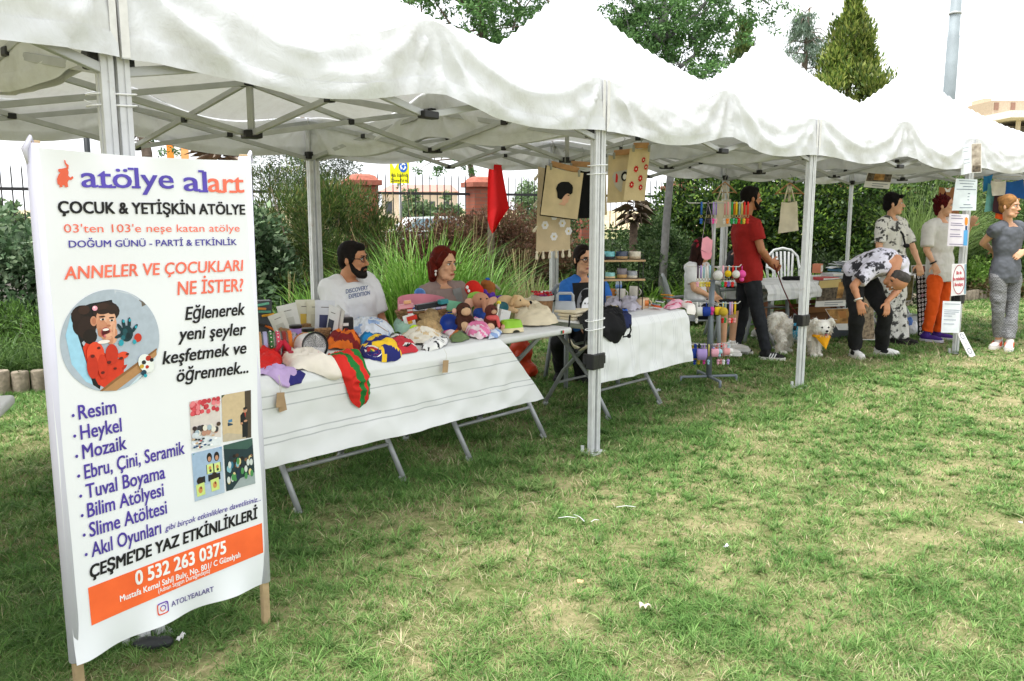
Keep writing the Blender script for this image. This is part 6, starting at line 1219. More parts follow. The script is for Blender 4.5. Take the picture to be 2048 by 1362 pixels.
def disp_extra(root, w_, d, h):
    for k, (z, x, hx) in enumerate(((.90, -.01, '6fb89a'), (.78, -.03, 'd98a3a'), (.68, .0, '5f9f86'), (.58, .02, 'e3a22a'), (.30, -.02, '39342f'), (.20, .03, 'd66a22'))):
        m = MB(); m.box((x, -d / 2 - .006, h * z), (w_ * .8, .012, h * .07), Matrix.Rotation(R((-8, 6, 4, -5, 10, 30)[k]), 3, 'Y'), 0, .003); m.build('toothbrush_pack', C(hx, .45), root, False)
box_item('display_carton', 'grey display carton of coloured pet brushes at the banner edge', 'box', 528, 668, .10, .08, .22, [C('4a4c50', .4)], R(30), TA, disp_extra)
wick = M('wicker', (.30, .17, .075), .75, .35, 60, .6, 90); wick2 = M('wicker_pale', (.44, .28, .13), .75, .3, 60, .6, 90)
def wicker_basket(label, px, py, rx, ry, h, rz, T, tilt=0.0, mt=wick):
    root = thing('wicker_basket', label, 'basket', put(T, px, py), rz); m = MB(); n = 44; rows = 13
    for k in range(rows):
        t = k / (rows - 1); z = .006 + h * t; fl = .80 + .20 * t; zz = lambda a: z + tilt * t * max(0, math.cos(a)) ; m.tube([V3((rx * fl + .004 * math.cos(j * PI + k * PI)) * math.cos(2 * PI * j / n), (ry * fl + .004 * math.cos(j * PI + k * PI)) * math.sin(2 * PI * j / n), zz(2 * PI * j / n)) for j in range(n)], .0075 if k < rows - 1 else .010, 6, closed=True)
    m.build('weave', mt, root); m = MB(); m.loft([(V3(0, 0, .004), rx * .8, ry * .8, V3(1, 0, 0), V3(0, 1, 0)), (V3(0, 0, .012), rx * .8, ry * .8, V3(1, 0, 0), V3(0, 1, 0))], 24); m.build('bottom', mt, root); m = MB()
    for j in range(0, n, 2): a = 2 * PI * j / n; m.tube([(rx * .8 * math.cos(a), ry * .8 * math.sin(a), .01), (rx * .97 * math.cos(a), ry * .97 * math.sin(a), h * .96 + tilt * max(0, math.cos(a)))], .004, 5)
    m.build('stakes', mt, root); return root
wicker_basket('brown wicker basket holding jars and treat pouches', 630, 684, .20, .13, .085, R(25), TA)
def jar(label, px, py, colr, T=TA, r=.034, h=.075, z=None):
    root = thing('treat_jar', label, 'jar', put(T, px, py, z), 0, 'small jars with black lids'); m = MB(); m.lathe([(r * .9, 0), (r, .006), (r, h * .74), (r * .94, h * .78)], 20); m.build('jar', C(colr, .4), root, True, autosm=40); m = MB(); m.lathe([(r * 1.05, h * .78), (r * 1.07, h * .8), (r * 1.07, h), (r * .95, h * 1.03), (0, h * 1.03)], 20); m.build('lid', C('141416', .4), root, True, autosm=40)
    m = MB()
    for g in (-1, 0, 1): a = R(-70 + g * 38); m.box((r * 1.0 * math.cos(a), r * 1.0 * math.sin(a), h * .32), (.003, .011, .013), Matrix.Rotation(a, 3, 'Z') @ Matrix.Rotation(R(45 * g), 3, 'X'))
    m.build('printed_symbol', C('1d2a20', .5), root, False)
jar('pale purple jar with black lid in the wicker basket', 592, 676, '9a78b8', z=.80); jar('pale green jar with black lid in the wicker basket', 617, 683, 'a9c48c', z=.80)
def pouch(label, px, py, w_, h, tilt, rz, colr, band, z=.77):
    root = thing('treat_pouch', label, 'pouch', put(TA, px, py, z), rz, 'treat pouches standing in the wicker basket'); m = MB(); rm = Matrix.Rotation(tilt, 3, 'Y')
    def side(sg): return lambda u, v: rm @ V3((u - .5) * w_ * (1 - .06 * math.sin(PI * v)), sg * (.022 * math.sin(PI * u) ** .7 * (1 - v) ** .6 * min(1, v * 6 + .3) + .001), v * h)
    m.grid(side(-1), 10, 12); m.grid(side(1), 10, 12); m.build('foil', M('pouch_foil_' + colr, colr, .35, .06, 20, .2, 40, spec=.5), root); m = MB(); f = side(-1); m.grid(lambda u, v: f(.22 + .5 * u, .25 + .35 * v) - V3(0, .0015, 0), 4, 6); m.build('printed_panel', C(band, .5), root); m = MB(); m.grid(lambda u, v: f(.3 + .4 * u, .80 + .02 * v) - V3(0, .0015, 0), 3, 1); m.build('printed_line', C('6a665c', .5), root)
for a in ((572, 676, .10, .16, -.35, .3, 'c9c8bc', 'b4b4a8', 'pale grey treat pouch at the left end of the basket'), (588, 672, .12, .20, -.20, .3, 'd2d2cb', 'c0c0b6', 'light grey treat pouch standing behind the purple jar'), (612, 668, .115, .215, 0, .3, 'd6d3c0', 'd2b04a', 'cream treat pouch with yellow lettering panel behind the green jar'), (630, 668, .11, .21, .04, .4, 'd4d0b8', 'c9c4ac', 'cream treat pouch right of the yellow lettered pouch'), (648, 672, .12, .22, .06, .3, 'cfd1d8', '3a3e63', 'silver treat pouch with a dark blue panel'), (662, 677, .10, .20, .22, -.6, 'd8d8d8', '2c3140', 'white treat pouch with dark panel leaning right'), (674, 676, .10, .20, .34, -.9, 'dad8d2', '6a4a3a', 'white treat pouch with brown panel, rightmost in the basket')): pouch(a[8], *a[:8])
# collars stacked on a clear drum
c = put(TA, 552, 712); root = thing('display_drum', 'clear plastic drum laid on its side holding collars', 'display', c + U * .065, R(20)); m = MB(); Ry = Matrix.Rotation(R(90), 3, 'Y'); m.lathe([(.058, -.11), (.062, -.11), (.062, .11), (.058, .11)], 28, rot=Ry); m.build('drum', M('clear_plastic', (.75, .78, .78), .12, .05, alpha=.28), root, True, autosm=40)
for k, (x, h, lab) in enumerate(((-.085, 'b58a5c', 'tan leather'), (-.055, 'a9a6cc', 'lilac'), (-.025, '2f6a2c', 'green studded'), (.012, 'd8506a', 'pink with white dots'), (.045, '8c2a20', 'dark red'), (.075, 'e07622', 'orange'))):
    rt = thing('pet_collar', lab + ' pet collar on the clear drum beside the banner', 'collar', c + U * .065 + Matrix.Rotation(R(20), 3, 'Z') @ V3(x, 0, 0), R(20), 'pet collars on the clear drum'); m = MB(); m.lathe([(.066, -.010), (.072, -.010), (.073, 0), (.072, .010), (.066, .010), (.066, -.010)], 30, rot=Ry); m.build('strap', C(h, .6), rt, True, autosm=40); m = MB(); m.box((0, -.05, -.055), (.022, .018, .008), Matrix.Rotation(R(45), 3, 'X'), 0, .003); m.build('buckle', C('8d8478', .3), rt)
    if k in (2, 3):
        m = MB()
        for j in range(18): a = 2 * PI * j / 18; m.ell((0, .073 * math.cos(a), .073 * math.sin(a)), .004, n=6, m=4)
        m.build('dots', C('f2efe9', .5), rt)
m = MB(); m.tube([(.0, -.07, .03), (.03, -.075, -.01), (.04, -.085, -.06)], [.012, .016, .006], 8); m.tube([(.0, -.07, .03), (-.02, -.08, .0), (-.05, -.09, -.05)], [.012, .014, .006], 8); one('pet_bow', 'red bow with white dots hanging from the collars', 'bow', m, C('c4233c', .7), c + U * .07 + V3(.07, -.03, 0))
# tilted pet bowl
c = put(TA, 622, 716); root = thing('pet_bowl', 'large white pet bowl with black inside, tipped on its side towards the front', 'bowl', c + U * .068, 0); ax = V3(.60, -.78, .10).normalized(); rot = Vector((0, 0, 1)).rotation_difference(ax).to_matrix()
m = MB(); m.lathe([(.062, -.075), (.066, -.07), (.070, .05), (.071, .055)], 30, rot=rot); m.build('shell', C('e4e4e4', .25), root, True, autosm=50); m = MB(); m.lathe([(.071, .055), (.076, .06), (.074, .066), (.066, .060), (.058, -.04), (0, -.045)], 30, rot=rot); m.build('black_liner', C('0d0d0f', .25), root, True, autosm=50); m = MB(); m.tube([rot @ V3(.066 * math.cos(a), .066 * math.sin(a), -.07) for a in np.linspace(0, 2 * PI, 30)[:-1]], .006, 6, closed=True); m.build('copper_rim', C('a9683c', .3, metal=.5), root); m = MB(); m.tube([rot @ V3(.02 * math.sin(a) - .0, .05 * math.cos(a), -.02 + .05 * math.sin(a)) for a in np.linspace(0, PI, 10)], .010, 8); m.build('handle', C('17171a', .3), root)
m = MB(); fit_text(m, 'NEO', rot @ V3(-.03, -.0715, -.06) if False else rot @ V3(0, -.0722, -.055), rot @ V3(0, 0, 1), rot @ V3(1, 0, 0), .05, .02, .02); m.build('lettering', C('1d1d20', .4), root, False)
m = MB(); m.ell((0, 0, .033), .033, n=20, m=12); one('tennis_ball', 'yellow-green tennis ball in front of the straw hats', 'ball', m, C('b9e21e', .8, bump=.3, bscale=200), put(TBt, 829, 670))
m = MB(); m.box((0, 0, .055), (.075, .02, .11), Matrix.Rotation(R(-14), 3, 'Y'), 0, .004); m.box((.012, -.0115, .088), (.07, .003, .03), Matrix.Rotation(R(-14), 3, 'Y'), 1); m.box((0, -.0125, .06), (.03, .003, .02), Matrix.Rotation(R(-14), 3, 'Y'), 2); one('toy_pack', 'red and white card pack standing behind the tennis ball', 'packet', m, [C('eae6e2', .5), C('d8321f', .5), C('e0a02c', .5)], put(TBt, 820, 662), None, False, rz=R(20))
straw = M('straw', (.50, .34, .16), .8, .25, 60, .6, 120)
for (x, y, tx, tz, lab) in ((858, 668, .5, .02, 'small straw pet hat with wide brim next to the tennis ball'), (862, 657, .25, .05, 'small straw pet hat lying behind the front straw hat')):
    m = MB(); rm = Matrix.Rotation(tx, 3, 'X') @ Matrix.Rotation(.2, 3, 'Y'); m.lathe([(.085, .004), (.086, .008), (.05, .016), (.046, .045), (.035, .058), (0, .062)], 26, rot=rm); one('straw_hat', lab, 'hat', m, straw, put(TBt, x, y) + U * (.02 + tz), 'small straw hats', mods=[('SOLIDIFY', dict(thickness=.004))])
c = put(TBt, 898, 664); ax = V3(.15, -.9, .40).normalized(); rot = Vector((0, 0, 1)).rotation_difference(ax).to_matrix(); m = MB(); m.lathe([(.04, -.03), (.058, .02), (.062, .024), (.056, .022), (.042, -.01), (0, -.014)], 26, rot=rot, mi=0); one('travel_bowl', 'royal blue folding bowl facing forward between hats and plush monkey', 'bowl', m, C('1c3f96', .4), c + U * .055)
# second wicker basket with hair bows
wb = wicker_basket('wicker basket with pink lining full of bow cards in front of the auburn-haired woman', 846, 650, .20, .13, .10, R(40), TBt, .0)
m = MB(); m.grid(lambda u, v: V3(.19 * math.cos(PI * u), .125 * math.sin(PI * u), .02 + .16 * v + .03 * math.sin(PI * u)), 20, 4); one('basket_lining', 'pink card backing rising behind the bow cards', 'card', m, C('e08c9c', .7), put(TBt, 846, 650), None, rz=R(40))
for k, (hx, h2, lab) in enumerate((('d2342c', 'f2e4e0', 'red dotted'), ('2b4b9e', 'dfe6f2', 'blue'), ('1d1d22', 'e8e8ea', 'black and white striped'), ('c9a8c6', 'efe6ee', 'lilac'), ('26262b', 'cfd3d8', 'dark striped'), ('3b2a6e', 'c9c2e0', 'purple'), ('d887b0', 'f2dce8', 'pink'), ('1f3f9a', 'd8d23a', 'royal blue and yellow'))):
    x = -.165 + k * .047; root = thing('bow_card', lab + ' hair bow card in the pink lined wicker basket', 'card', put(TBt, 846, 650) + Matrix.Rotation(R(40), 3, 'Z') @ V3(x, -.085 + .0 * k, .055), R(40), 'hair bow cards in the wicker basket'); m = MB(); m.grid(lambda u, v: V3((u - .5) * .044, -.012 * math.sin(v * PI) + .02 * (v - .5), v * .10), 3, 8, lambda u, v: int((v * 8) % 2)); m.build('bow', [C(hx, .7), C(h2, .7)], root, False)
for (x, y, z, w_, h, hx, rz, lab) in ((812, 612, .90, .10, .03, 'e8a0a8', .2, 'flat pink box on top of the bow cards'), (862, 610, .905, .22, .035, '1f2226', .5, 'long black packet lying across the wicker basket'), (815, 604, .93, .05, .02, 'e2a878', .1, 'small orange label packet on the wicker basket'), (886, 603, .93, .06, .03, '2f7f86', .6, 'small teal packet at the right end of the black packet')):
    m = MB(); m.box((0, 0, 0), (w_, .05, h), Matrix.Rotation(R(-6), 3, 'Y'), 0, .004); one('small_packet', lab, 'packet', m, C(hx, .45), put(TBt, x, y, z), None, False, rz=rz)
m = MB(); rot = Vector((0, 0, 1)).rotation_difference(V3(.3, -.8, .45).normalized()).to_matrix(); m.lathe([(.028, -.05), (.040, .03), (.042, .032), (.037, .03), (.026, -.03), (0, -.035)], 22, rot=rot); one('blue_cup', 'light blue plastic cup lying on the wicker basket', 'cup', m, C('6f9fd8', .4), put(TBt, 838, 590, .93) + U * .0)
m = MB(); m.tube([put(TBt, 905, 588, .90) - put(TBt, 900, 600, .90) + V3(0, 0, 0)] + [V3(.0, 0, .0)], .001, 4)
m = MB(); m.box((0, 0, .06), (.07, .012, .12), Matrix.Rotation(R(-10), 3, 'Y'), 0, .004); one('grey_mitt', 'grey grooming mitt standing against the blouse', 'glove', m, C('8d8f8e', .8), put(TBt, 916, 608, .84), None, rz=R(30))
m = MB(); m.box((0, 0, .035), (.12, .012, .07), Matrix.Rotation(R(10), 3, 'Y'), 0, .004); one('green_pack', 'mint green card packet above the brown plush monkey', 'packet', m, C('7fc4a0', .6), put(TBt, 908, 622, .84), None, rz=R(40))
# ------- plush toys
def plush(label, cat, px, py, z, parts, group='plush toys heaped on the table', rz=R(30), T=TBt, vox=.006):
    """parts: {name: (colour, [shapes])}; the first part is the body"""
    root = thing('plush_toy', label, cat, put(T, px, py, z), rz, group)
    for nm, hx, sh in parts:
        m = MB()
        for s_ in sh:
            if s_[0] == 'e': m.ell(s_[1], s_[2], Matrix.Rotation(s_[3], 3, 'Y') if len(s_) > 3 else None, 16, 10)
            else: m.cap(s_[1], s_[2], s_[3], s_[4])
        o = m.blob(nm, C(hx, .9, bump=.4, bscale=150), root, vox if nm == 'body' else .004, 2, .5) if nm not in ('eye',) else m.build(nm, C(hx, .25), root)
    return root
plush('brown plush monkey with pale face sitting in front of the basket', 'plush toy', 926, 660, .75, [('body', '4a2a1e', [('e', (0, 0, .06), (.055, .05, .06)), ('e', (.0, -.01, .135), (.052, .05, .05)), ('c', (-.04, -.03, .08), (-.06, -.08, .03), .02, .018), ('c', (.04, -.03, .08), (.05, -.08, .04), .02, .018)]), ('muzzle', 'd9b48e', [('e', (0, -.045, .128), (.036, .025, .030))]), ('foot', 'd8b48c', [('e', (-.03, -.085, .035), (.03, .03, .032))]), ('foot', 'd8b48c', [('e', (.055, -.075, .035), (.027, .028, .03))]), ('ear', 'd9a894', [('e', (-.062, 0, .13), (.018, .012, .02))]), ('eye', '1a1210', [('e', (-.018, -.052, .155), .006)]), ('eye', '1a1210', [('e', (.018, -.052, .155), .006)])])
plush('tan plush elephant with long pink-lined ears and a blue top', 'plush toy', 960, 648, .76, [('body', 'b98468', [('e', (0, 0, .08), (.05, .045, .06)), ('e', (0, -.01, .165), (.062, .055, .055)), ('c', (0, -.055, .16), (-.01, -.085, .10), .018, .012)]), ('ear', 'c99a80', [('e', (.085, .0, .15), (.055, .012, .028), -.5)]), ('ear', 'c99a80', [('e', (-.08, .0, .15), (.04, .012, .035), .4)]), ('shirt', '2a4c9a', [('e', (-.005, -.012, .075), (.05, .045, .05))]), ('eye', '15100e', [('e', (-.025, -.06, .18), .006)]), ('eye', '15100e', [('e', (.022, -.062, .18), .006)])])
plush('dark brown plush bear with pink scarf sitting right of the elephant', 'plush toy', 982, 660, .75, [('body', '5a2c22', [('e', (0, 0, .06), (.05, .045, .06)), ('e', (0, -.005, .13), (.045, .042, .042)), ('c', (.03, -.02, .05), (.05, -.08, .02), .022, .02)]), ('scarf', 'd8605e', [('e', (.0, -.02, .085), (.045, .04, .022)), ('c', (.02, -.055, .08), (.025, -.065, .03), .012, .012)]), ('muzzle', 'c9a080', [('e', (0, -.042, .125), (.02, .015, .016))]), ('foot', 'cfa288', [('e', (.055, -.085, .022), (.026, .024, .026))]), ('foot', 'e2b898', [('e', (-.045, -.075, .028), (.03, .025, .03))]), ('eye', '120d0b', [('e', (-.014, -.04, .145), .005)]), ('eye', '120d0b', [('e', (.014, -.04, .145), .005)])])
plush('round red plush caterpillar head with white googly eyes on top of the toy heap', 'plush toy', 946, 590, .92, [('body', 'cf2318', [('e', (0, 0, .05), (.062, .055, .06)), ('e', (.03, .02, .03), (.05, .045, .05))]), ('eye', 'f2efe9', [('e', (-.04, -.045, .06), (.012, .008, .014))]), ('eye', 'f2efe9', [('e', (-.028, -.052, .035), (.010, .008, .012))])], rz=0)
plush('pale green round plush cabbage below the red plush head', 'plush toy', 953, 610, .88, [('body', '8cba4e', [('e', (0, 0, .045), (.062, .05, .05)), ('e', (-.03, -.02, .05), (.035, .035, .04)), ('e', (.03, -.02, .05), (.035, .035, .042))]), ('trim', 'c88a4a', [('e', (.05, -.03, .01), (.022, .02, .02))]), ('eye', '141414', [('e', (.06, -.045, .02), .006)])], rz=0)
plush('ginger brown plush dog with grey ears behind the red plush head', 'plush toy', 978, 590, .90, [('body', '9c5f2c', [('e', (0, 0, .06), (.055, .045, .045)), ('e', (-.02, -.01, .09), (.045, .04, .03)), ('e', (0, 0, .02), (.05, .045, .05))]), ('ear', '9a9488', [('c', (.05, 0, .07), (.08, -.01, .045), .014, .01)]), ('bow', '2a5fb0', [('e', (-.01, -.01, .12), (.02, .015, .014))])], rz=0)
m = MB(); Rr = random.Random(3)
for k in range(11): t = k / 10; m.ell((-.10 + .2 * t, .012 * math.sin(k * 2.2), .05 - .07 * t + .012 * math.cos(k * 2.2)), (.020, .022, .020), n=10, m=7)
one('rope_toy', 'twisted purple rope toy lying over the plush heap', 'rope toy', m, [C('5b36a0', .9, bump=.5, bscale=80)], put(TBt, 996, 600, .87), None, mods=[('REMESH', dict(mode='VOXEL', voxel_size=.005, use_smooth_shade=True))])
plush('large cream plush dog lying on its side at the right of the toy heap', 'plush toy', 1022, 625, .78, [('body', 'd8b98e', [('e', (-.04, .02, .07), (.08, .06, .06)), ('e', (.05, -.02, .085), (.055, .05, .05)), ('c', (.07, -.03, .08), (.12, -.04, .07), .035, .028), ('c', (-.03, -.03, .03), (.04, -.08, .02), .025, .02)]), ('ear', 'c9a578', [('c', (.03, -.05, .12), (.0, -.07, .07), .02, .014)]), ('nose', '141110', [('e', (.145, -.042, .08), (.014, .016, .014))]), ('eye', '141110', [('e', (.07, -.068, .10), .006)])], rz=0)
m = MB(); m.lathe([(.025, 0), (.04, .02), (.042, .055), (.036, .06), (.02, .05)], 18, rot=Vector((0, 0, 1)).rotation_difference(V3(.2, -.8, .5)).to_matrix()); one('teal_cup', 'dark teal rubber toy cup between the purple rope and the green bowl', 'toy', m, C('15545c', .4), put(TBt, 1003, 620, .83))
m = MB(); m.cap((0, 0, 0), (.02, 0, .09), .012, .008); m.ell((.02, 0, .095), (.016, .01, .014), mi=1); one('toy_bird', 'small white and yellow toy standing left of the dark teal cup', 'toy', m, [C('e9e7da', .7), C('e4d33a', .7)], put(TBt, 992, 632, .80))
m = MB(); m.box((0, 0, .04), (.075, .05, .08), Matrix.Rotation(R(14), 3, 'Y'), 0, .004); one('floral_pack', 'white floral printed packet behind the green bowl', 'packet', m, M('floral_card', (.72, .72, .70), .6, .05, stain=(30, .55, (.15, .35, .2), .8)), put(TBt, 1008, 642, .76), None, False, rz=.4)
# green bowl on cream stand
c = put(TBt, 1022, 663); root = thing('pet_bowl', 'lime green pet bowl on a cream stand at the table edge', 'bowl', c, R(35)); I3, J3 = V3(1, 0, 0), V3(0, 1, 0)
m = MB(); m.loft([(V3(0, 0, z), rx, ry, I3, J3) for z, rx, ry in ((.0, .085, .060), (.02, .083, .058), (.03, .078, .054))], 30, 0, 3.2); m.build('stand', C('d9cba2', .5), root, True, autosm=40); m = MB(); m.loft([(V3(0, 0, z), rx, ry, I3, J3) for z, rx, ry in ((.03, .080, .056), (.075, .066, .046), (.078, .060, .040), (.045, .052, .034))], 30, 0, 3.2); m.build('dish', C('8fc12c', .4), root, True, autosm=40); m = MB(); m.prism([(.028 * math.cos(a), .016 * math.sin(a)) for a in np.linspace(0, PI, 12)], (0, -.0605, .001), I3, V3(0, 0, 1), .002); m.build('stand_notch', C('2a2a20', .8), root, False)
o = garment('cream_bag', 'cream cotton bag folded like a cap, with a blue and black trainer printed on it', 'bag', [(1028, 650), (1030, 628), (1040, 612), (1062, 606), (1078, 618), (1096, 636), (1120, 648), (1100, 653), (1060, 656)], TBt, [CL('e2d5b8'), CL('1f8fc8'), CL('2a2620'), CL('c79a3c')], lambda u, v: (1 if u < .62 else 2 if v > .24 else 3) if .50 < u < .82 and .16 < v < .42 - .35 * (u - .5) else 0, .09, .02, seed=20)
m = MB(); m.box((0, 0, 0), (.016, .002, .02), None, 0); m.box((.016, 0, 0), (.016, .002, .02), None, 1); a, b_ = TBt.px(1130, 665); one('edge_sticker', 'small green and red sticker on the bare table edge', 'sticker', m, [C('156a48', .4), C('d02a26', .4)], TBt.o + TBt.e * a - TBt.n * .002 + U * (TBt.z - .022), None, False, rz=TBt.ang)
m = MB(); m.ell((0, 0, .18), (.12, .09, .20)); m.ell((.05, -.03, .07), (.13, .09, .08)); m.cap((0, 0, .34), (-.02, 0, .44), .05, .03); one('plastic_bag', 'orange-red plastic bag standing on the grass under the table', 'bag', m, M('red_plastic_bag', 'c8401f', .35, .1, 8, .6, 12, trans=.15), (P(1046, 752).x - .03, P(1046, 752).y, 0), None, mods=[('REMESH', dict(mode='VOXEL', voxel_size=.012, use_smooth_shade=True)), ('DISPLACE', dict(texture=wr_tex, strength=.06, mid_level=.5))])
# ---------------------------------------------------------------- goods on the mug table
CLt = CL
garment('drawstring_bag', 'black cotton drawstring bag with yellow print draped over the corner of the mug table', 'bag', [(1132, 616), (1158, 627), (1205, 630), (1236, 618), (1248, 626), (1252, 648), (1246, 656), (1232, 688), (1214, 684), (1200, 668), (1182, 676), (1168, 655), (1150, 636)], T3, [C('0c0c0f', .9, bump=.2), CL('d9c25a'), CL('b8392c')], lambda u, v: 1 if .68 < u < .82 and .42 < v < .62 and noise.noise(Vector((u * 14, v * 14, 2))) > -.15 else 2 if .66 < u < .78 and .64 < v < .70 else 0, .05, .03, seed=31)
o = garment('drawstring_bag', 'navy blue drawstring bag edge showing right of the black one', 'bag', [(1238, 622), (1252, 618), (1258, 634), (1260, 652), (1248, 660), (1240, 655)], T3, [CL('18224c'), CL('3f6fd0')], lambda u, v: 1 if abs(u - .55) < .1 else 0, .02, .015, seed=32)
for (pts, lab) in (([(1140, 630), (1137, 660), (1141, 690), (1152, 702), (1168, 692), (1172, 665), (1165, 645)], 'black cord loop hanging at the left corner of the mug table'), ([(1249, 650), (1248, 668), (1246, 674), (1258, 672), (1262, 660), (1260, 648)], 'black cord loop with a knot hanging right of the front tent leg')):
    m = MB(); q3 = [D(x, y, 5.72 if x < 1200 else 6.0) for x, y in pts]; m.tube([q - q3[0] for q in q3], .006, 6); m.ell(q3[3] - q3[0], .016); one('cord_loop', lab, 'cord', m, C('101012', .8), q3[0], 'black bag cords')
m = MB(); q3 = [D(x, y, 5.85) for x, y in ((1138, 676), (1146, 690), (1162, 697), (1178, 690), (1190, 676))]
for k in range(3): m.tube([q - q3[0] + V3(0, .03 * k, -.012 * k) for q in q3], .007, 6)
m.T = None; one('cream_strap', 'cream cotton bag straps sagging below the corner of the mug table', 'strap', m, C('d6cbb2', .9), q3[0])
for k in range(3):
    m = MB(); m.box((0, 0, 0), (.26, .2, .022), Matrix.Rotation(R(4 * k - 4), 3, 'Z'), 0, .010); one('folded_bag', ('lowest', 'middle', 'topmost')[k] + ' cream cotton bag in the folded pile under the black drawstring bag', 'bag', m, CL('d8ccb0'), T3.at(.17, .30, .014 + .025 * k), 'folded cream bags in a pile', rz=T3.ang)
# black bag with printed arch, standing upright
q0, q1, q2, q3_ = D(1144, 566, 6.45), D(1202, 563, 6.50), D(1206, 628, 6.25), D(1152, 624, 6.20); root = thing('tote_bag', 'black tote bag with a grey and white spiky arch print, propped upright', 'bag', (q3_ + q2) / 2); lo = Vector(root.location); m = MB()
def qd(u, v): return q0.lerp(q1, u).lerp(q3_.lerp(q2, u), v)
bn = (q1 - q0).cross(q3_ - q0).normalized(); bn = bn if bn.y < 0 else -bn
m.grid(lambda u, v: qd(u, v) - lo + bn * (.03 * math.sin(PI * u) * math.sin(PI * v) + .008 * noise.noise(Vector((u * 4, v * 4, 1)))), 14, 14); m.grid(lambda u, v: qd(1 - u, v) - lo - bn * (.02 * math.sin(PI * u) * math.sin(PI * v)), 14, 14); m.build('fabric', C('0c0c0f', .9, bump=.2), root)
def bprint(pts, hx, off, nm='print'):
    mm = MB(); mm.add([qd(u, v) - lo + bn * (.032 * math.sin(PI * u) * math.sin(PI * v) + off) for u, v in pts], [tuple(range(len(pts)))]); mm.build(nm, C(hx, .8), root, False)
bprint([(.5 + .46 * math.cos(a), .95 - .68 * math.sin(a)) for a in np.linspace(0, PI, 16)], '7f8084', .004); bprint([(.08, .95)] + [(.5 + .33 * math.cos(a) * (1.0 if k % 2 else 1.15), .95 - .42 * math.sin(a) * (1.0 if k % 2 else 1.28)) for k, a in enumerate(np.linspace(PI, 0, 17))] + [(.92, .95)], '0e0e10', .0055); bprint([(.5 + .30 * math.cos(a), .96 - .36 * math.sin(a)) for a in np.linspace(0, PI, 14)], 'e6e6e8', .007)
for u in (.34, .46, .58, .68): bprint([(u - .035, .80), (u, .74), (u + .035, .80)], '17171a', .0085)
lil = M('white_organza', (.66, .63, .72), .5, .08, 8, .3, 25, trans=.35)
for pts, lab, sd in (([(1138, 612), (1160, 602), (1178, 610), (1200, 626), (1172, 631), (1150, 622)], 'white organza gift bag lying over the left corner of the mug table', 1), ([(1204, 622), (1216, 606), (1240, 604), (1250, 616), (1236, 624), (1218, 630)], 'white organza gift bag just right of the front tent leg', 2), ([(1236, 614), (1252, 602), (1276, 606), (1288, 618), (1264, 626), (1244, 624)], 'white organza gift bag in front of the white mugs', 3)):
    garment('organza_bag', lab, 'gift bag', pts, T3, [lil, C('2a2a30')], lambda u, v: 1 if .5 < u < .62 and v < .5 and sd < 3 else 0, .05, .045, 'white organza gift bags', seed=40 + sd)
# wooden pot with sweets
c = D(1085, 628, 6.55); c.z = .745; root = thing('wooden_pot', 'round slatted wooden pot with pale rim, filled with red wrapped sweets', 'pot', c); m = MB(); m.lathe([(.075, 0), (.085, .11)], 30); m.build('staves', M('bamboo', (.36, .20, .09), .6, .3, 40, .4, 60), root, True, autosm=40); m = MB(); m.lathe([(.086, .10), (.092, .10), (.093, .135), (.085, .135), (.08, .10)], 30); m.build('rim', C('c9c5bc', .6), root, True, autosm=40)
for k in range(12):
    a = random.random() * 6.28; r_ = random.random() * .06; m = MB(); hx = ('c8202a', 'd8363c', 'e9e2dc', '8c2a6a', '2a2430', 'b01c24')[k % 6]; m.ell((0, 0, 0), (.02, .014, .013), n=8, m=6); m.cap((.02, 0, 0), (.032, 0, .004), .004, .009, 6); m.cap((-.02, 0, 0), (-.032, 0, .004), .004, .009, 6)
    one('wrapped_sweet', {'c8202a': 'red', 'd8363c': 'bright red', 'e9e2dc': 'white', '8c2a6a': 'purple', '2a2430': 'black', 'b01c24': 'dark red'}[hx] + ' wrapped sweet piled in the round wooden pot', 'sweet', m, C(hx, .3), c + V3(r_ * math.cos(a), r_ * math.sin(a), .135 + .012 * (k % 3)), 'wrapped sweets in the wooden pot', rz=a)
# grey folding caddy
c = D(1130, 632, 6.15); c.z = .745; m = MB(); m.loft([(V3(0, 0, z), rx, ry, V3(1, 0, 0), V3(0, 1, 0)) for z, rx, ry in ((0, .085, .05), (.06, .082, .04), (.13, .072, .022))], 26, 0, 3); m.tube([(-.058, 0, .12), (-.058, 0, .175), (-.045, 0, .19), (.045, 0, .19), (.058, 0, .175), (.058, 0, .12)], .011, 8); one('grey_caddy', 'light grey plastic carry caddy with handle beside the wooden pot', 'caddy', m, C('a9adb2', .5), c, rz=-.1)
# two-shelf stand with bowls
c = D(1243, 588, 6.75); Ys = 6.75; zz = lambda y, Y=Ys: D(1243, y, Y).z; rz = R(10); root = thing('shelf_stand', 'black wire stand with two wooden shelves holding pottery bowls', 'shelf', (c.x, c.y, .745), rz); z1, z2 = zz(559) - .745, zz(521) - .745; W2 = .18
blond = M('blond_board', (.50, .33, .18), .6, .2, 15, .2, 60)
for z in (z1, z2): m = MB(); m.box((0, 0, z), (W2 * 2, .12, .016), None, 0, .003); m.build('shelf_board', blond, root, True, autosm=40)
for sx in (-1, 1):
    m = MB(); m.tube([(sx * (W2 - .02), -.055, 0), (sx * (W2 - .02), -.055, z2 + .05), (sx * (W2 - .02), .055, z2 + .05), (sx * (W2 - .02), .055, 0)], .0045, 6); m.build('wire_frame', blk, root)
m = MB(); m.tube([(0, .055, 0), (0, .055, z2 + .11)], .0045, 6); m.build('wire_frame', blk, root)
for z in (z1 + .013, z2 + .013): m = MB(); m.tube([(-W2, -.062, z), (W2, -.062, z)], .003, 6); m.build('shelf_rail', blk, root)
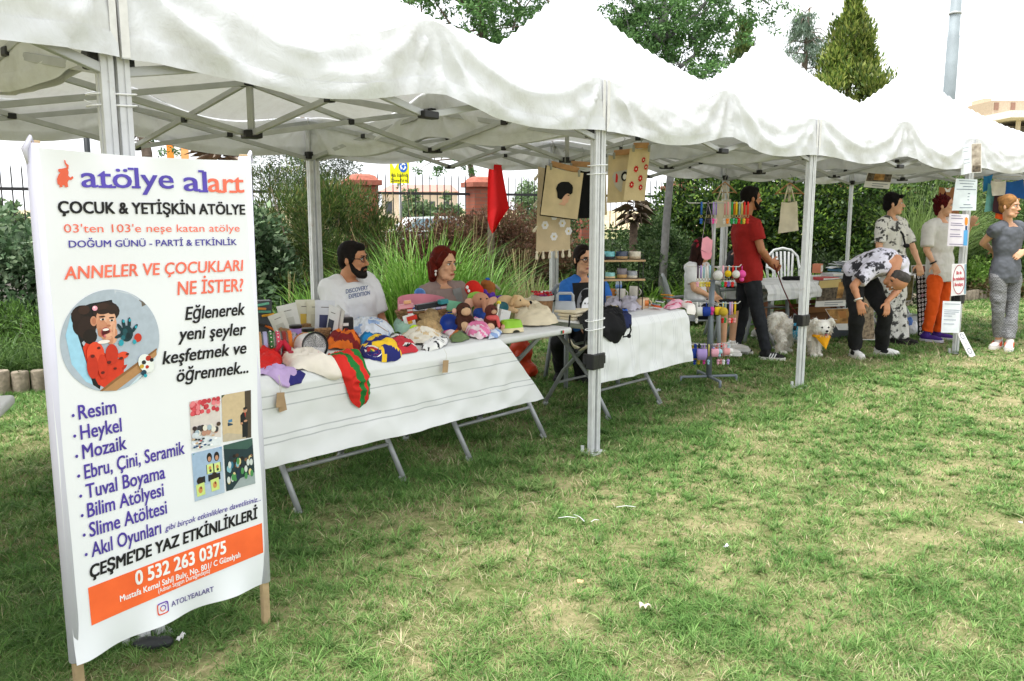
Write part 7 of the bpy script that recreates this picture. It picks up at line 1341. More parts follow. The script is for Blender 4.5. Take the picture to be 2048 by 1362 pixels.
def pottery(name, label, x, z, r, h, glaze, base, group, kind='bowl'):
    rt = thing(name, label, kind, Vector(root.location) + Matrix.Rotation(rz, 3, 'Z') @ V3(x, 0, z), 0, group); m = MB(); m.lathe([(r * .82, 0), (r * .97, h * .15), (r, h * .42)], 22); m.build('base', M('clay_' + base, base, .6, .15, 40), rt); m = MB(); m.lathe([(r, h * .42), (r * .99, h * .9), (r * .95, h), (r * .88, h * .96), (r * .8, h * .2), (0, h * .15)], 22); m.build('glaze', M('glaze_' + glaze, glaze, .25, .2, 30, spec=.6), rt, True, autosm=50)
for x, z, r, h, g, b_, lab in ((-.11, z2 + .008, .047, .065, '62b0b8', '2a3036', 'turquoise and dark pottery bowl on the upper shelf, left'), (-.005, z2 + .008, .05, .066, '25324e', 'a88a62', 'dark blue and tan pottery bowl on the upper shelf, middle'), (.105, z2 + .008, .05, .064, 'c9bfae', 'b8a68c', 'cream pottery bowl on the upper shelf, right'), (-.10, z1 + .008, .042, .05, '7fb8b4', 'cdb88e', 'pale turquoise pottery bowl on the lower shelf, left'), (.0, z1 + .008, .042, .082, '6a6068', 'b5925e', 'round brown and tan pottery vase on the lower shelf, middle'), (.085, z1 + .008, .044, .06, '8f9299', 'c9c2b4', 'grey and white pottery bowl on the lower shelf, right')): pottery('pottery_bowl', lab, x, z, r, h, g, b_, 'pottery bowls on the wire stand')
def mug(label, px, py, r, h, hx, Y=None, handle=True, spots=True, band=None):
    c = put(T3, px, py); rt = thing('mug', label, 'mug', c, R(-30), 'pottery mugs on the table'); m = MB(); m.lathe([(r * .92, 0), (r, .008), (r, h - .004), (r * .96, h), (r * .88, h), (r * .86, .012), (0, .010)], 24); m.build('cup', M('stoneware_' + hx, hx, .4, .06, 20, stain=(70, .62, '4a3c30', .7) if spots else None), rt, True, autosm=50)
    if handle: m = MB(); m.tube([(r * .95 + .026 * math.sin(a), 0, h * .5 - h * .3 * math.cos(a)) for a in np.linspace(0, PI, 9)], .006, 6); m.build('handle', M('stoneware_' + hx, hx, .4), rt)
    if band: m = MB(); m.lathe([(r * 1.012, h * .25), (r * 1.012, h * .8)], 24); m.build('orange_pattern', C(band, .5), rt)
mug('white speckled mug with handle standing under the shelf stand, left', 1242, 596, .042, .085, 'd6cfc6'); mug('tall white speckled mug right of the other white mug', 1268, 594, .045, .10, 'd2cbc2'); mug('beige mug with an orange pattern at the front of the pottery', 1288, 616, .04, .085, 'c9ae90', band='d07a3a'); mug('small beige cup at the front, left of the orange patterned mug', 1281, 617, .034, .08, 'cfb596', handle=False, spots=False)
mug('amber brown mug half hidden by the front tent leg', 1222, 592, .036, .07, 'b5733a'); mug('pale wooden cup half hidden by the front tent leg, below the amber mug', 1220, 606, .038, .06, 'c9ab82', handle=False, spots=False)
for k, (px, py, r, hx, lab) in enumerate(((1242, 606, .055, 'cfb496', 'pale clay saucer under the left white mug'), (1268, 604, .055, 'cdb090', 'pale clay saucer under the tall white mug'), (1240, 614, .055, 'd2bfa6', 'wide cream bowl behind the organza bags, left'), (1264, 614, .055, 'd6c6b0', 'wide cream bowl behind the organza bags, right'))):
    m = MB(); h = .016 if k < 2 else .045; m.lathe([(r * .6, 0), (r, h * .8), (r, h), (r * .92, h), (r * .5, h * .3), (0, h * .3)], 24); one('saucer' if k < 2 else 'clay_bowl', lab, 'saucer' if k < 2 else 'bowl', m, C(hx, .5), put(T3, px, py), autosm=50)
c = put(T3, 1237, 590); root = thing('water_bottle', 'clear plastic water bottle standing behind the mugs', 'bottle', c); m = MB(); m.lathe([(.028, 0), (.031, .01), (.031, .06), (.028, .07), (.031, .08), (.031, .12), (.014, .16), (.012, .17), (0, .17)], 20); m.build('bottle', M('clear_pet', (.7, .78, .84), .1, .05, alpha=.42, spec=.6), root); m = MB(); m.lathe([(.015, .168), (.015, .185), (0, .185)], 16); m.build('cap', C('3a6fc8', .4), root); m = MB(); m.lathe([(.0315, .065), (.0315, .10)], 20); m.build('label', C('6a8fd0', .4), root)
for k, (px, py, hx, hs, lab) in enumerate(((1308, 612, 'c9d4da', '2c5a6a', 'white and blue striped cloth coaster fanned at the table edge'), (1320, 607, 'e0e2e0', '3a3a40', 'white and black striped cloth coaster behind the blue striped one'), (1312, 618, 'c8562a', 'a8431f', 'rust orange fabric strip at the front edge of the mug table'), (1338, 604, 'd9622a', '23201e', 'orange and black cloth purse near the right end of the mug table'), (1334, 598, 'e0a03a', 'c87c2a', 'mustard cloth purse behind the orange and black one'))):
    m = MB(); m.box((0, 0, 0), (.13 if k == 2 else .10, .07, .010), Matrix.Rotation(R(8), 3, 'X'), 0, .004); 
    for j in (-1, 0, 1): m.box((j * .03, 0, .0062), (.012, .068, .002), Matrix.Rotation(R(8), 3, 'X'), 1)
    one('cloth_coaster' if k < 3 else 'cloth_purse', lab, 'coaster' if k < 3 else 'purse', m, [CL(hx), CL(hs)], put(T3, px, py) + U * (.012 + .006 * k), rz=T3.ang + .4 * k)
garment('cloth_purse', 'pink and white printed cloth purse near the strawberry pouch', 'purse', [(1326, 618), (1340, 608), (1362, 604), (1372, 610), (1360, 618), (1340, 622)], T3, [CL('e9b8c8'), CL('d8527a')], lambda u, v: 1 if noise.noise(Vector((u * 8, v * 6, 1))) > .2 else 0, .03, .01, seed=51)
garment('cloth_purse', 'white strawberry printed pouch hanging off the right corner of the mug table', 'purse', [(1358, 614), (1366, 606), (1382, 608), (1394, 620), (1388, 630), (1374, 628)], T3, [CL('ece6e0'), CL('c8202c'), CL('c23a86')], lambda u, v: 1 if ((u - .55) ** 2 + (v - .35) ** 2 < .035) or ((u - .25) ** 2 + (v - .8) ** 2 < .02) else 2 if (u - .85) ** 2 + (v - .3) ** 2 < .03 else 0, .03, .008, seed=52)
# ---------------------------------------------------------------- hanging covers, bags and the red flag
def hanger_bar(label, pa, pb, Y, topz=None, clips=True, name='clip_hanger'):
    a, b_ = D(*pa, Y), D(*pb, Y); c = (a + b_) / 2; root = thing(name, label, 'hanger', c, 0, 'wooden clip hangers under the tents'); d = b_ - a; m = MB(); m.bar(a - c, b_ - c, .014, .042, 0, .004); m.build('bar', M('hanger_wood', (.42, .22, .09), .5, .2, 20), root); m = MB(); m.tube([(0, 0, .015), (0, 0, .07), (.018, 0, .10), (0, 0, .125), (-.014, 0, .115)], .003, 6); m.build('hook', C('9a9c9e', .3, metal=.6), root)
    for t in ((.0, 1.0) if clips else ()): m = MB(); m.box(a.lerp(b_, t) - c + V3(0, -.012, -.022), (.018, .012, .05), None, 0, .003); m.build('clip', C('8f8d80', .35, metal=.4), root)
    return root
def cover(label, quad, Y, hx, name='cushion_cover', fn=None, th=.012, cat='cushion cover', group='cushion covers hanging at the front tent leg', wob=.012, dy=(0, 0)):
    q = [D(p[0], p[1], Y + dy[0 if k in (0, 3) else 1]) for k, p in enumerate(quad)]; c = (q[0] + q[1]) / 2; root = thing(name, label, cat, c, 0, group); nn = (q[1] - q[0]).cross(q[3] - q[0]).normalized(); nn = nn if nn.y < 0 else -nn
    def S(u, v, off=0.0): return q[0].lerp(q[1], u).lerp(q[3].lerp(q[2], u), v) - c + nn * (off + wob * noise.noise(Vector((u * 2.2, v * 2.5, quad[0][0]))) * min(1, v * 4) + .006 * math.sin(u * 9) * (1 - v)) + U * (-.012 * math.sin(PI * u) * (1 - v) ** 3)
    m = MB(); m.grid(lambda u, v: S(u, v), 16, 22); m.grid(lambda u, v: S(1 - u, v, -th * math.sin(PI * min(1, max(0, u))) ** .3 - .001), 16, 22); m.build('fabric', CL(hx) if hx != '0b0b0d' else C(hx, .9), root)
    if fn: fn(root, S)
    return root
def pr_poly(root, S, pts, hx, off=.003, nm='print'):
    m = MB(); n = len(pts); cu = sum(p[0] for p in pts) / n; cv = sum(p[1] for p in pts) / n; m.add([S(cu, cv, off)] + [S(u, v, off) for u, v in pts], [(0, 1 + k, 1 + (k + 1) % n) for k in range(n)]); m.build(nm, C(hx, .85), root, False)
def daisies(root, S):
    for (u, v) in ((.25, .68), (.52, .57), (.76, .66), (.52, .82), (.95, .55), (.95, .76), (.2, .45), (.7, .35)):
        for k in range(6): a = k * PI / 3; pr_poly(root, S, [(u + .06 * math.cos(a) + .05 * math.cos(b_), v + .030 * math.sin(a) + .024 * math.sin(b_)) for b_ in np.linspace(0, 2 * PI, 8)[:-1]], 'e9e6ea', .003 + .0003 * k, 'petal')
        pr_poly(root, S, [(u + .025 * math.cos(b_), v + .013 * math.sin(b_)) for b_ in np.linspace(0, 2 * PI, 9)[:-1]], 'd9bf4a', .006, 'flower_centre')
    for k in range(6):
        for vv in (1.0,): p = S(.02 + .192 * k, vv); m = MB(); m.ell(p, .010, n=8, m=6); m.cap(p, p - U * .045, .006, .013, 8); m.build('tassel', CL('ddd2bc'), root)
    for k in range(3): p = S(.0, .1 + .3 * k); m = MB(); m.ell(p, .010, n=8, m=6); m.cap(p, p + V3(-.02, 0, -.03), .006, .013, 8); m.build('tassel', CL('ddd2bc'), root)
def afro(root, S):
    h = [(.39, .60), (.36, .52), (.33, .42), (.35, .33), (.42, .27), (.52, .24), (.63, .24), (.73, .28), (.78, .35), (.77, .45), (.72, .50), (.66, .48), (.60, .50), (.55, .56), (.52, .62), (.46, .64)]
    pr_poly(root, S, [(.52, .60), (.55, .52), (.66, .47), (.70, .52), (.72, .58), (.69, .62), (.70, .66), (.64, .70), (.62, .75), (.44, .74), (.55, .70)], 'd9a98c', .003); pr_poly(root, S, [(u + .012 * math.sin(k * 2.1), v + .01 * math.cos(k * 2.7)) for k, (u, v) in enumerate(h)], '0c0c0d', .005); pr_poly(root, S, [(.655, .52), (.70, .51), (.70, .525), (.66, .535)], '1a1210', .006)
def redfl(root, S):
    for (u, v, r) in ((.72, .23, .085), (.42, .40, .105), (.88, .37, .085), (.68, .58, .10), (.30, .70, .105), (.74, .75, .09)):
        pr_poly(root, S, [(u + r * (1 if k % 2 else .72) * math.cos(k * PI / 8) * 1.15, v + r * (1 if k % 2 else .72) * math.sin(k * PI / 8) * .72) for k in range(16)], 'c01a20', .003, 'red_flower'); pr_poly(root, S, [(u + .03 * math.cos(b_), v + .02 * math.sin(b_)) for b_ in np.linspace(0, 2 * PI, 9)[:-1]], 'e2d6bc', .005, 'flower_centre')
def redmark(root, S):
    pr_poly(root, S, [(.2, .45), (.3, .36), (.95, .34), (1.0, .8), (.6, .78), (.35, .66)], 'b9b3a6', .002); pr_poly(root, S, [(.38, .36), (.50, .36), (.46, .58), (.36, .58)], 'c8242a', .004); pr_poly(root, S, [(.78 + .16 * math.cos(b_), .47 + .10 * math.sin(b_)) for b_ in np.linspace(0, 2 * PI, 13)[:-1]], '1a1a1c', .004); pr_poly(root, S, [(.79 + .09 * math.cos(b_), .48 + .06 * math.sin(b_)) for b_ in np.linspace(0, 2 * PI, 11)[:-1]], 'e4e0d8', .0055)
cover('beige tasselled cover with white daisies, hanging longest at the left of the group', [(1076, 333), (1142, 340), (1140, 500), (1072, 505)], 6.55, 'cbb797', fn=daisies)
cover('black cover edge showing just behind the black-haired portrait cover', [(1091, 330), (1164, 345), (1154, 441), (1079, 431)], 6.40, '0b0b0d'); cover('beige cover with the black-haired woman portrait, hanging left of the front tent leg', [(1094, 330), (1167, 346), (1155, 439), (1081, 429)], 6.32, 'cdb994', fn=afro)
cover('plain black cover between the portrait cover and the front tent leg', [(1158, 340), (1187, 340), (1184, 436), (1154, 437)], 6.5, '0b0b0d'); cover('plain beige cover half hidden behind the front tent leg', [(1186, 336), (1212, 334), (1214, 430), (1183, 433)], 6.62, 'cdb994')
cover('beige cover with a red stroke and small round portrait, right of the front tent leg', [(1217, 311), (1260, 304), (1256, 404), (1214, 406)], 6.5, 'c9b48e', fn=redmark); cover('beige cover with red flowers, hanging furthest right of the group', [(1260, 296), (1301, 293), (1289, 402), (1247, 400)], 6.3, 'cdb88f', fn=redfl)
hanger_bar('wooden clip hanger above the black-haired portrait cover', (1102, 327), (1158, 341), 6.33); hanger_bar('wooden clip hanger above the plain black cover', (1142, 327), (1186, 330), 6.52); hanger_bar('wooden clip hanger above the red stroke cover', (1228, 306), (1262, 303), 6.48); hanger_bar('wooden clip hanger above the red flower cover', (1267, 291), (1298, 291), 6.28)
fc = D(990, 328, 8.7); root = thing('red_flag', 'plain red flag hanging in folds from the rear of the second tent', 'flag', fc); m = MB(); fl = [(978, 328, 1003, 330), (976, 350, 1006, 350), (975, 385, 1013, 388), (975, 420, 1018, 416), (975, 440, 1012, 425), (979, 455, 1001, 441), (984, 467, 988, 465)]
def flg(u, v):
    t = v * (len(fl) - 1); i = min(int(t), len(fl) - 2); k = t - i; a = fl[i]; b_ = fl[i + 1]; xl, yl, xr, yr = [a[j] * (1 - k) + b_[j] * k for j in range(4)]; return D(xl + (xr - xl) * u, yl + (yr - yl) * u, 8.7 + .035 * math.sin(u * 8 + v * 2) * (.4 + v)) - fc
m.grid(flg, 18, 30); o = m.build('cloth', M('red_flag_cloth', 'd8161a', .7, .06, 6, .15, 30, trans=.2), root); m = MB(); m.tube([D(976, 330, 8.72) - fc, D(990, 326, 8.72) - fc, D(1004, 331, 8.72) - fc], .006, 6); m.tube([D(990, 326, 8.72) - fc, D(990, 312, 8.72) - fc], .004, 6); m.build('cord', C('d9d6d0', .8), root)
def tote(label, quad, Y, hang, handle=True):
    root = cover(label, quad, Y, 'd9cfb8', 'tote_bag', None, .014, 'bag', 'cream tote bags on wooden hangers')
    q = [D(p[0], p[1], Y) for p in quad]; c = (q[0] + q[1]) / 2
    for g in (.3, .7):
        m = MB(); a = q[0].lerp(q[1], g - .14) - c; b_ = q[0].lerp(q[1], g + .14) - c; t = D(*hang, Y) - c; m.tube([a, t - V3(.012, 0, .01), t + V3(.012, 0, -.01), b_], .009, 6); m.build('handle', CL('d9cfb8'), root)
    return root
def coat_hanger(label, px, py, w_, Y):
    c = D(px, py, Y); root = thing('coat_hanger', label, 'hanger', c, 0, 'wooden coat hangers under the tents'); s = Y / FPX; m = MB(); m.tube([(-w_ * s, 0, -24 * s), (-w_ * .5 * s, 0, -12 * s), (0, 0, -2 * s), (w_ * .5 * s, 0, -12 * s), (w_ * s, 0, -24 * s)], .010, 7); m.tube([(-w_ * .9 * s, 0, -22 * s), (w_ * .9 * s, 0, -22 * s)], .006, 6); m.build('bar', M('hanger_wood', (.42, .22, .09)), root); m = MB(); m.tube([(0, 0, 0), (0, 0, .04), (.02, 0, .065), (0, 0, .085)], .004, 6); m.build('hook', C('9a9c9e', .3, metal=.6), root)
coat_hanger('wooden coat hanger holding the cream tote bag right of the man in red', 1580, 364, 28, 9.6); tote('plain cream tote bag hanging alone right of the man in the red shirt', [(1563, 404), (1594, 402), (1597, 461), (1556, 467)], 9.55, (1579, 368))
coat_hanger('wooden coat hanger above the keychain stand, behind the grey tent leg', 1450, 362, 24, 9.8); tote('cream tote bag partly hidden by the keychains and the grey tent leg', [(1430, 400), (1462, 398), (1462, 452), (1432, 456)], 9.75, (1449, 366))
# ---------------------------------------------------------------- keychain stand
rc = P(1417, 764); KX, KY = rc.x, rc.y; root = thing('keychain_stand', 'grey metal floor stand with four tiers of white wire arms hung with keychains', 'display stand', (KX, KY, 0)); gm_ = M('grey_stand_metal', (.20, .23, .26), .45, .12, 12, metal=.3)
kz = lambda y: D(1420, y, KY).z
m = MB(); m.tube([(0, 0, .05), (0, 0, kz(560))], .026, 14); m.build('pole', gm_, root); m = MB(); m.tube([(0, 0, kz(560)), (0, 0, kz(404))], .016, 12); m.build('upper_pole', bargrey, root)
for a in (.15, .15 + PI / 2, .15 + PI, .15 + 1.5 * PI):
    m = MB(); d = V3(math.cos(a), math.sin(a), 0); m.bar(d * .0 + U * .055, d * .27 + U * .055, .026, .020, 0, .004); m.bar(d * .265 + U * .06, d * .265 + U * .0, .026, .02, 0, .004); m.build('foot', gm_, root)
wire_w = C('dcdad6', .4)
def wire_arm(z, a, L_):
    d = V3(math.cos(a), math.sin(a), 0); m = MB(); m.tube([d * .012 + U * z, d * L_ + U * (z + .0), d * (L_ + .02) + U * (z + .02)], .0042, 6); m.build('wire_arm', wire_w, root)
TIERS = [(406, .235, (-.02, PI + .03, PI / 2, -PI / 2)), (533, .23, (-.12, PI + .02, PI / 2 - .2, -PI / 2)), (606, .235, (-.12, PI - .12, PI / 2, -PI / 2)), (689, .23, (-.08, PI + .05, .5, PI - .5, -PI / 2 + .3))]
for y, L_, an in TIERS:
    for a in an: wire_arm(kz(y), a, L_)
COLN = {'2a62b8': 'blue', '171a30': 'navy', '8a6cc4': 'violet', 'b49ad8': 'lilac', 'e8a0a0': 'salmon', '2a9a4a': 'green', 'e8c21e': 'yellow', '9ab4ae': 'grey green', 'e9dc7a': 'pale yellow', 'd8261e': 'red', '5a4a5c': 'plum', 'a9d4e0': 'pale blue', 'e8e6e2': 'white', 'f28a2a': 'orange', 'e84aa0': 'hot pink', 'f0b0c0': 'pink', '26262a': 'black', '1f3f9e': 'royal blue', 'd8b63a': 'gold'}
TN = ('top', 'second', 'third', 'lowest')
def keychain(tier, px, strap, charm, kind='strap', dy=0.0, L1=46, cy=12):
    y = TIERS[tier][0]; z = kz(y); x = D(px, y, KY + dy).x; s = KY / FPX; hc, hs = COLN[charm], COLN[strap]
    lab = {'strap': f'{hs} strap keychain with {hc} figure charm', 'pom': f'{hc} fluffy pompom keychain on a {hs} loop', 'pouch': f'{hc} little pouch keychain on a {hs} loop', 'ball': f'{hc} bead keychain on a {hs} cord'}[kind] + f' on the {TN[tier]} tier'
    rt = thing('keychain', lab, 'keychain', (x, KY + dy, z), 0, 'keychains hanging on the stand'); H = L1 * s
    m = MB(); 
    if kind == 'strap':
        m.tube([(0, 0, .006), (.0, -.006, 0), (0, -.008, -H * .5)], .009, 6); m.build('strap', C(strap, .6), rt); m = MB(); m.tube([V3(.011 * math.cos(a), -.006, -H * .5 - .012 + .013 * math.sin(a)) for a in np.linspace(0, 2 * PI, 10)[:-1]], .0025, 5, closed=True); m.build('ring', C('b8a878', .3, metal=.6), rt)
        m = MB(); zc = -H * .5 - .045; m.ell((0, -.006, zc), (.016, .012, .015), n=10, m=7); m.ell((0, -.006, zc - .022), (.013, .010, .014), n=10, m=7); m.build('charm', C(charm, .5), rt)
    else:
        m.tube([(0, 0, .006), (0, -.004, -.03)], .004, 6); m.build('loop', C(strap, .6), rt); m = MB(); zc = -.03 - cy * s
        if kind == 'pom': m.ell((0, -.01, zc), cy * s, n=14, m=10); m.build('pompom', C(charm, .95, bump=.8, bscale=220), rt)
        elif kind == 'ball': m.ell((0, -.01, zc), cy * s, n=12, m=8); m.ell((0, -.01, zc - cy * s * 1.3), cy * s * .6, n=10, m=7); m.build('bead', C(charm, .4), rt)
        else: m.loft([(V3(0, -.01, zc - cy * s), cy * s * .8, .012, V3(1, 0, 0), V3(0, 1, 0)), (V3(0, -.01, zc), cy * s, .02, V3(1, 0, 0), V3(0, 1, 0)), (V3(0, -.01, zc + cy * s), cy * s * .9, .012, V3(1, 0, 0), V3(0, 1, 0))], 14, 0, 4); m.build('pouch', C(charm, .7), rt)
KC = [[(1403, '2a62b8', '2a62b8'), (1416, '171a30', '26262a'), (1421, '171a30', '5a4a5c'), (1427, 'b49ad8', 'e84aa0'), (1432, '8a6cc4', 'f0b0c0'), (1450, 'e8a0a0', 'e8e6e2'), (1456, 'e8a0a0', 'f28a2a'), (1464, '2a9a4a', '2a9a4a'), (1469, 'f28a2a', 'a9d4e0'), (1473, 'e8c21e', '2a9a4a'), (1479, '9ab4ae', 'd8261e'), (1484, 'e9dc7a', '2a9a4a'), (1489, 'd8261e', 'd8b63a'), (1496, 'd8261e', 'd8261e')],
      [(1396, '5a4a5c', 'f0b0c0'), (1402, 'b49ad8', 'e9dc7a'), (1408, 'a9d4e0', 'e9dc7a'), (1414, 'e8e6e2', 'd8b63a'), (1420, 'a9d4e0', 'e8c21e'), (1427, 'e8c21e', 'd8b63a'), (1446, 'f0b0c0', '2a9a4a'), (1452, '5a4a5c', 'd8261e'), (1458, 'a9d4e0', '8a6cc4'), (1466, 'd8261e', 'd8261e')],
      [(1394, 'e8e6e2', 'e8e6e2'), (1446, 'a9d4e0', 'd8261e'), (1451, '9ab4ae', '2a9a4a'), (1460, 'b49ad8', 'e8a0a0'), (1464, 'f0b0c0', 'd8261e'), (1470, 'e8c21e', 'e8a0a0')], [(1390, '1f3f9e', '1f3f9e'), (1398, '26262a', 'd8b63a'), (1409, 'b49ad8', 'e84aa0'), (1418, 'e9dc7a', 'a9d4e0'), (1437, 'f0b0c0', 'f0b0c0'), (1443, 'd8261e', 'e8a0a0'), (1448, 'e8a0a0', 'e8e6e2'), (1457, 'a9d4e0', 'b49ad8')]]
for t, row in enumerate(KC):
    for k, (px, s_, c_) in enumerate(row): keychain(t, px, s_, c_, 'strap', .012 * ((k % 3) - 1))
for (t, px, s_, c_, kd, dy, cy) in ((1, 1436, 'e8e6e2', 'e8e6e2', 'pom', -.05, 10), (1, 1456, 'f28a2a', 'e8c21e', 'pom', -.04, 7), (1, 1472, 'a9d4e0', 'e8e6e2', 'pom', -.04, 8), (1, 1484, 'e84aa0', 'e84aa0', 'ball', -.02, 8), (2, 1401, 'e8e6e2', 'e8e6e2', 'pouch', -.03, 9), (2, 1413, '1f3f9e', '1f3f9e', 'pouch', -.04, 9), (2, 1424, '26262a', 'e84aa0', 'ball', -.02, 6), (2, 1437, 'd8b63a', 'e8c21e', 'pouch', -.04, 8), (2, 1447, 'e8c21e', 'd8b63a', 'pom', -.06, 9), (2, 1430, '26262a', '26262a', 'pouch', .03, 10), (2, 1408, '171a30', '171a30', 'pouch', .06, 14), (3, 1386, 'e8c21e', 'e8c21e', 'pouch', .0, 12), (3, 1393, '1f3f9e', '1f3f9e', 'pouch', -.03, 10), (3, 1404, 'b49ad8', 'b49ad8', 'pouch', -.06, 11), (3, 1415, 'a9d4e0', 'e9dc7a', 'pouch', .03, 10), (3, 1421, '2a62b8', 'a9d4e0', 'pouch', .05, 10), (3, 1430, 'f0b0c0', 'f0b0c0', 'pouch', -.05, 8), (3, 1439, '9ab4ae', 'a9d4e0', 'ball', -.03, 6), (3, 1453, 'f0b0c0', 'e8a0a0', 'pouch', -.02, 7), (3, 1461, 'e8e6e2', 'e8e6e2', 'ball', .0, 6), (3, 1434, 'd8261e', 'f28a2a', 'ball', .04, 6), (3, 1425, 'b49ad8', '8a6cc4', 'ball', .02, 7)): keychain(t, px, s_, c_, kd, dy, 46, cy)
c = D(1412, 473, KY - .05); root = thing('pink_purse', 'pink folded card purse on a long cord hanging below the top tier', 'purse', c); s = KY / FPX; m = MB(); m.prism([(x * s, -y * s) for x, y in ((-7, 4), (2, 0), (13, 8), (12, 26), (6, 33), (-9, 26))], (0, 0, 0), X1, U, .012); m.build('flap', C('f0a3b4', .8), root, False); m = MB(); m.prism([(x * s, -y * s) for x, y in ((-9, 27), (6, 33), (11, 27), (13, 34), (10, 44), (0, 46), (-6, 42))], (0, .004, 0), X1, U, .012); m.build('pocket', C('eb98aa', .8), root, False); m = MB(); m.tube([(-7 * s, 0, -4 * s), (2 * s, .01, 66 * s), (10 * s, .01, 40 * s), (13 * s, 0, -8 * s)], .0025, 5); m.build('cord', C('d6c4d8', .8), root)
# ---------------------------------------------------------------- chairs
def chair(label, loc, rz, hx='d4d6d6', group='plastic garden chairs'):
    root = thing('garden_chair', label, 'chair', loc, rz, group); pm_ = M('chair_plastic_' + hx, hx, .45, .05, 6); m = MB()          # faces +y
    m.grid(lambda u, v: V3((u - .5) * (.44 - .04 * (1 - v)), -.20 + .43 * v, .43 - .02 * math.sin(PI * u) + .012 * v - .03 * max(0, v - .9) * 10 * .5), 10, 10); m.build('seat', pm_, root, True, mods=[('SOLIDIFY', dict(thickness=.014, offset=-1))])
    m = MB(); out = [(-.21, -.19, .43), (-.225, -.25, .62), (-.20, -.30, .78), (-.12, -.325, .86), (0, -.33, .885), (.12, -.325, .86), (.20, -.30, .78), (.225, -.25, .62), (.21, -.19, .43)]; m.tube(out, .018, 8); m.build('back_frame', pm_, root)
    for k in range(6):
        t = (k - 2.5) / 2.5; m = MB(); m.bar((t * .11, -.205, .44), (t * .14, -.315, .845 - .02 * t * t), .030, .010, 0, .003, up=(0, 1, 0)); m.build('slat', pm_, root)
    for sx in (-1, 1):
        m = MB(); m.tube([(sx * .225, -.24, .62), (sx * .245, -.05, .635), (sx * .245, .16, .63), (sx * .235, .22, .58)], .018, 8); m.build('armrest', pm_, root)
        for (a, b_) in (((sx * .235, .22, .59), (sx * .25, .25, 0)), ((sx * .21, -.20, .43), (sx * .24, -.30, 0))): m = MB(); m.tube([a, b_], [.024, .020], 8); m.build('leg', pm_, root)
    return root
GC = '8f9496'
chair('grey plastic chair under the girl with the red scrunchie', (1.92, 8.74, 0), R(-95), GC); wc = chair('white plastic chair, empty, behind the far right table under the hanging tote bag', (D(1576, 530, 12.3).x, 12.3, .02), R(176), 'd8dada'); wc.scale = (1.08, 1.08, 1.12); chair('grey plastic chair behind the man in red, empty', (D(1537, 560, 10.1).x - .12, 10.0, 0), R(-80), GC)
chair('grey plastic chair under the bearded man in the white t-shirt', (-1.14, 5.98, 0), R(-128), GC); chair('grey plastic chair under the auburn-haired woman', (-.52, 6.34, 0), R(-150), GC); chair('grey plastic chair under the young woman with glasses', (.63, 7.42, 0), R(-162), GC); chair('grey plastic chair under the person in black behind the man in red', (D(1474, 600, 10.1).x - .03, 10.1, 0), R(-90), GC)
m = MB(); m.ell((0, 0, 0), (.17, .10, .05)); m.ell((.12, 0, .01), (.10, .09, .045)); one('white_bag', 'soft white cloth bag lying between the bare knee and the far table leg', 'bag', m, C('dcdadc', .8), D(1567, 590, 9.98), mods=[('REMESH', dict(mode='VOXEL', voxel_size=.010, use_smooth_shade=True)), ('DISPLACE', dict(texture=wr_tex, strength=.04, mid_level=.5))])
# ---------------------------------------------------------------- white dog with yellow bandana
dg = V3(D(1590, 690, 8.95).x, 8.95, 0); root = thing('dog', 'fluffy white dog with a yellow bandana and blue harness standing beside a tent leg', 'dog', dg); fur = M('white_fur', (.90, .87, .80), .95, .12, 20, .5, 120)
def dd(px, py, Y): return D(px, py, Y) - dg
B = MB(); rmp, chs = dd(1566, 653, 9.06), dd(1618, 660, 8.88); B.cap(rmp, chs, .095, .105, 16); B.ell(chs - U * .02, (.10, .10, .12)); B.ell(rmp, (.10, .10, .105)); nk = dd(1632, 655, 8.80); B.cap(chs + U * .03, nk, .085, .08); hd = dd(1645, 655, 8.74); B.ell(hd, (.095, .085, .085)); B.ell(hd + V3(-.0, -.075, -.035), (.042, .05, .036)); B.cap(hd + V3(0, -.10, -.025), hd + V3(0, -.115, -.03), .022, .018)
for (h, k_, a, p) in ((dd(1562, 668, 8.98), dd(1566, 684, 8.94), dd(1558, 694, 8.96), dd(1562, 706, 8.96)), (dd(1572, 668, 9.12), dd(1576, 684, 9.10), dd(1568, 694, 9.12), dd(1573, 703, 9.12))):      # hind: thigh, knee forward, hock back, paw
    B.cap(h, k_, .062, .044); B.cap(k_, a, .042, .030); B.cap(a, V3(p.x, p.y, .025), .030, .028); B.cap(V3(p.x, p.y, .022), V3(p.x + .04, p.y - .03, .022), .027, .024)
for (h, p) in ((dd(1622, 675, 8.80), dd(1625, 708, 8.78)), (dd(1634, 672, 8.86), dd(1635, 706, 8.84))): B.cap(h, V3(p.x, p.y, .12), .045, .034); B.cap(V3(p.x, p.y, .12), V3(p.x, p.y, .03), .034, .030); B.cap(V3(p.x, p.y, .022), V3(p.x + .02, p.y - .045, .022), .028, .024)
tl = [rmp + U * .07 + V3(-.03, 0, 0), dd(1562, 634, 9.05), dd(1550, 636, 9.0), dd(1545, 656, 8.98)]
for i in range(3): B.cap(tl[i], tl[i + 1], (.045, .06, .06)[i], (.06, .06, .035)[i])
for g in (-1, 1): B.cap(hd + V3(g * .055, 0, .065), hd + V3(g * .085, -.02, .085), .022, .022); B.cap(hd + V3(g * .085, -.02, .085), hd + V3(g * .105, -.04, .05), .024, .014)
body = B.blob('body', fur, root, .009, 3, .5)
me = body.data; nf = len(me.polygons); cn = np.zeros(nf * 3, np.float32); nr = np.zeros(nf * 3, np.float32); me.polygons.foreach_get('center', cn); me.polygons.foreach_get('normal', nr); cn = cn.reshape(-1, 3); nr = nr.reshape(-1, 3); ii = RNG.choice(nf, 9000); pt = cn[ii]; nn = nr[ii]
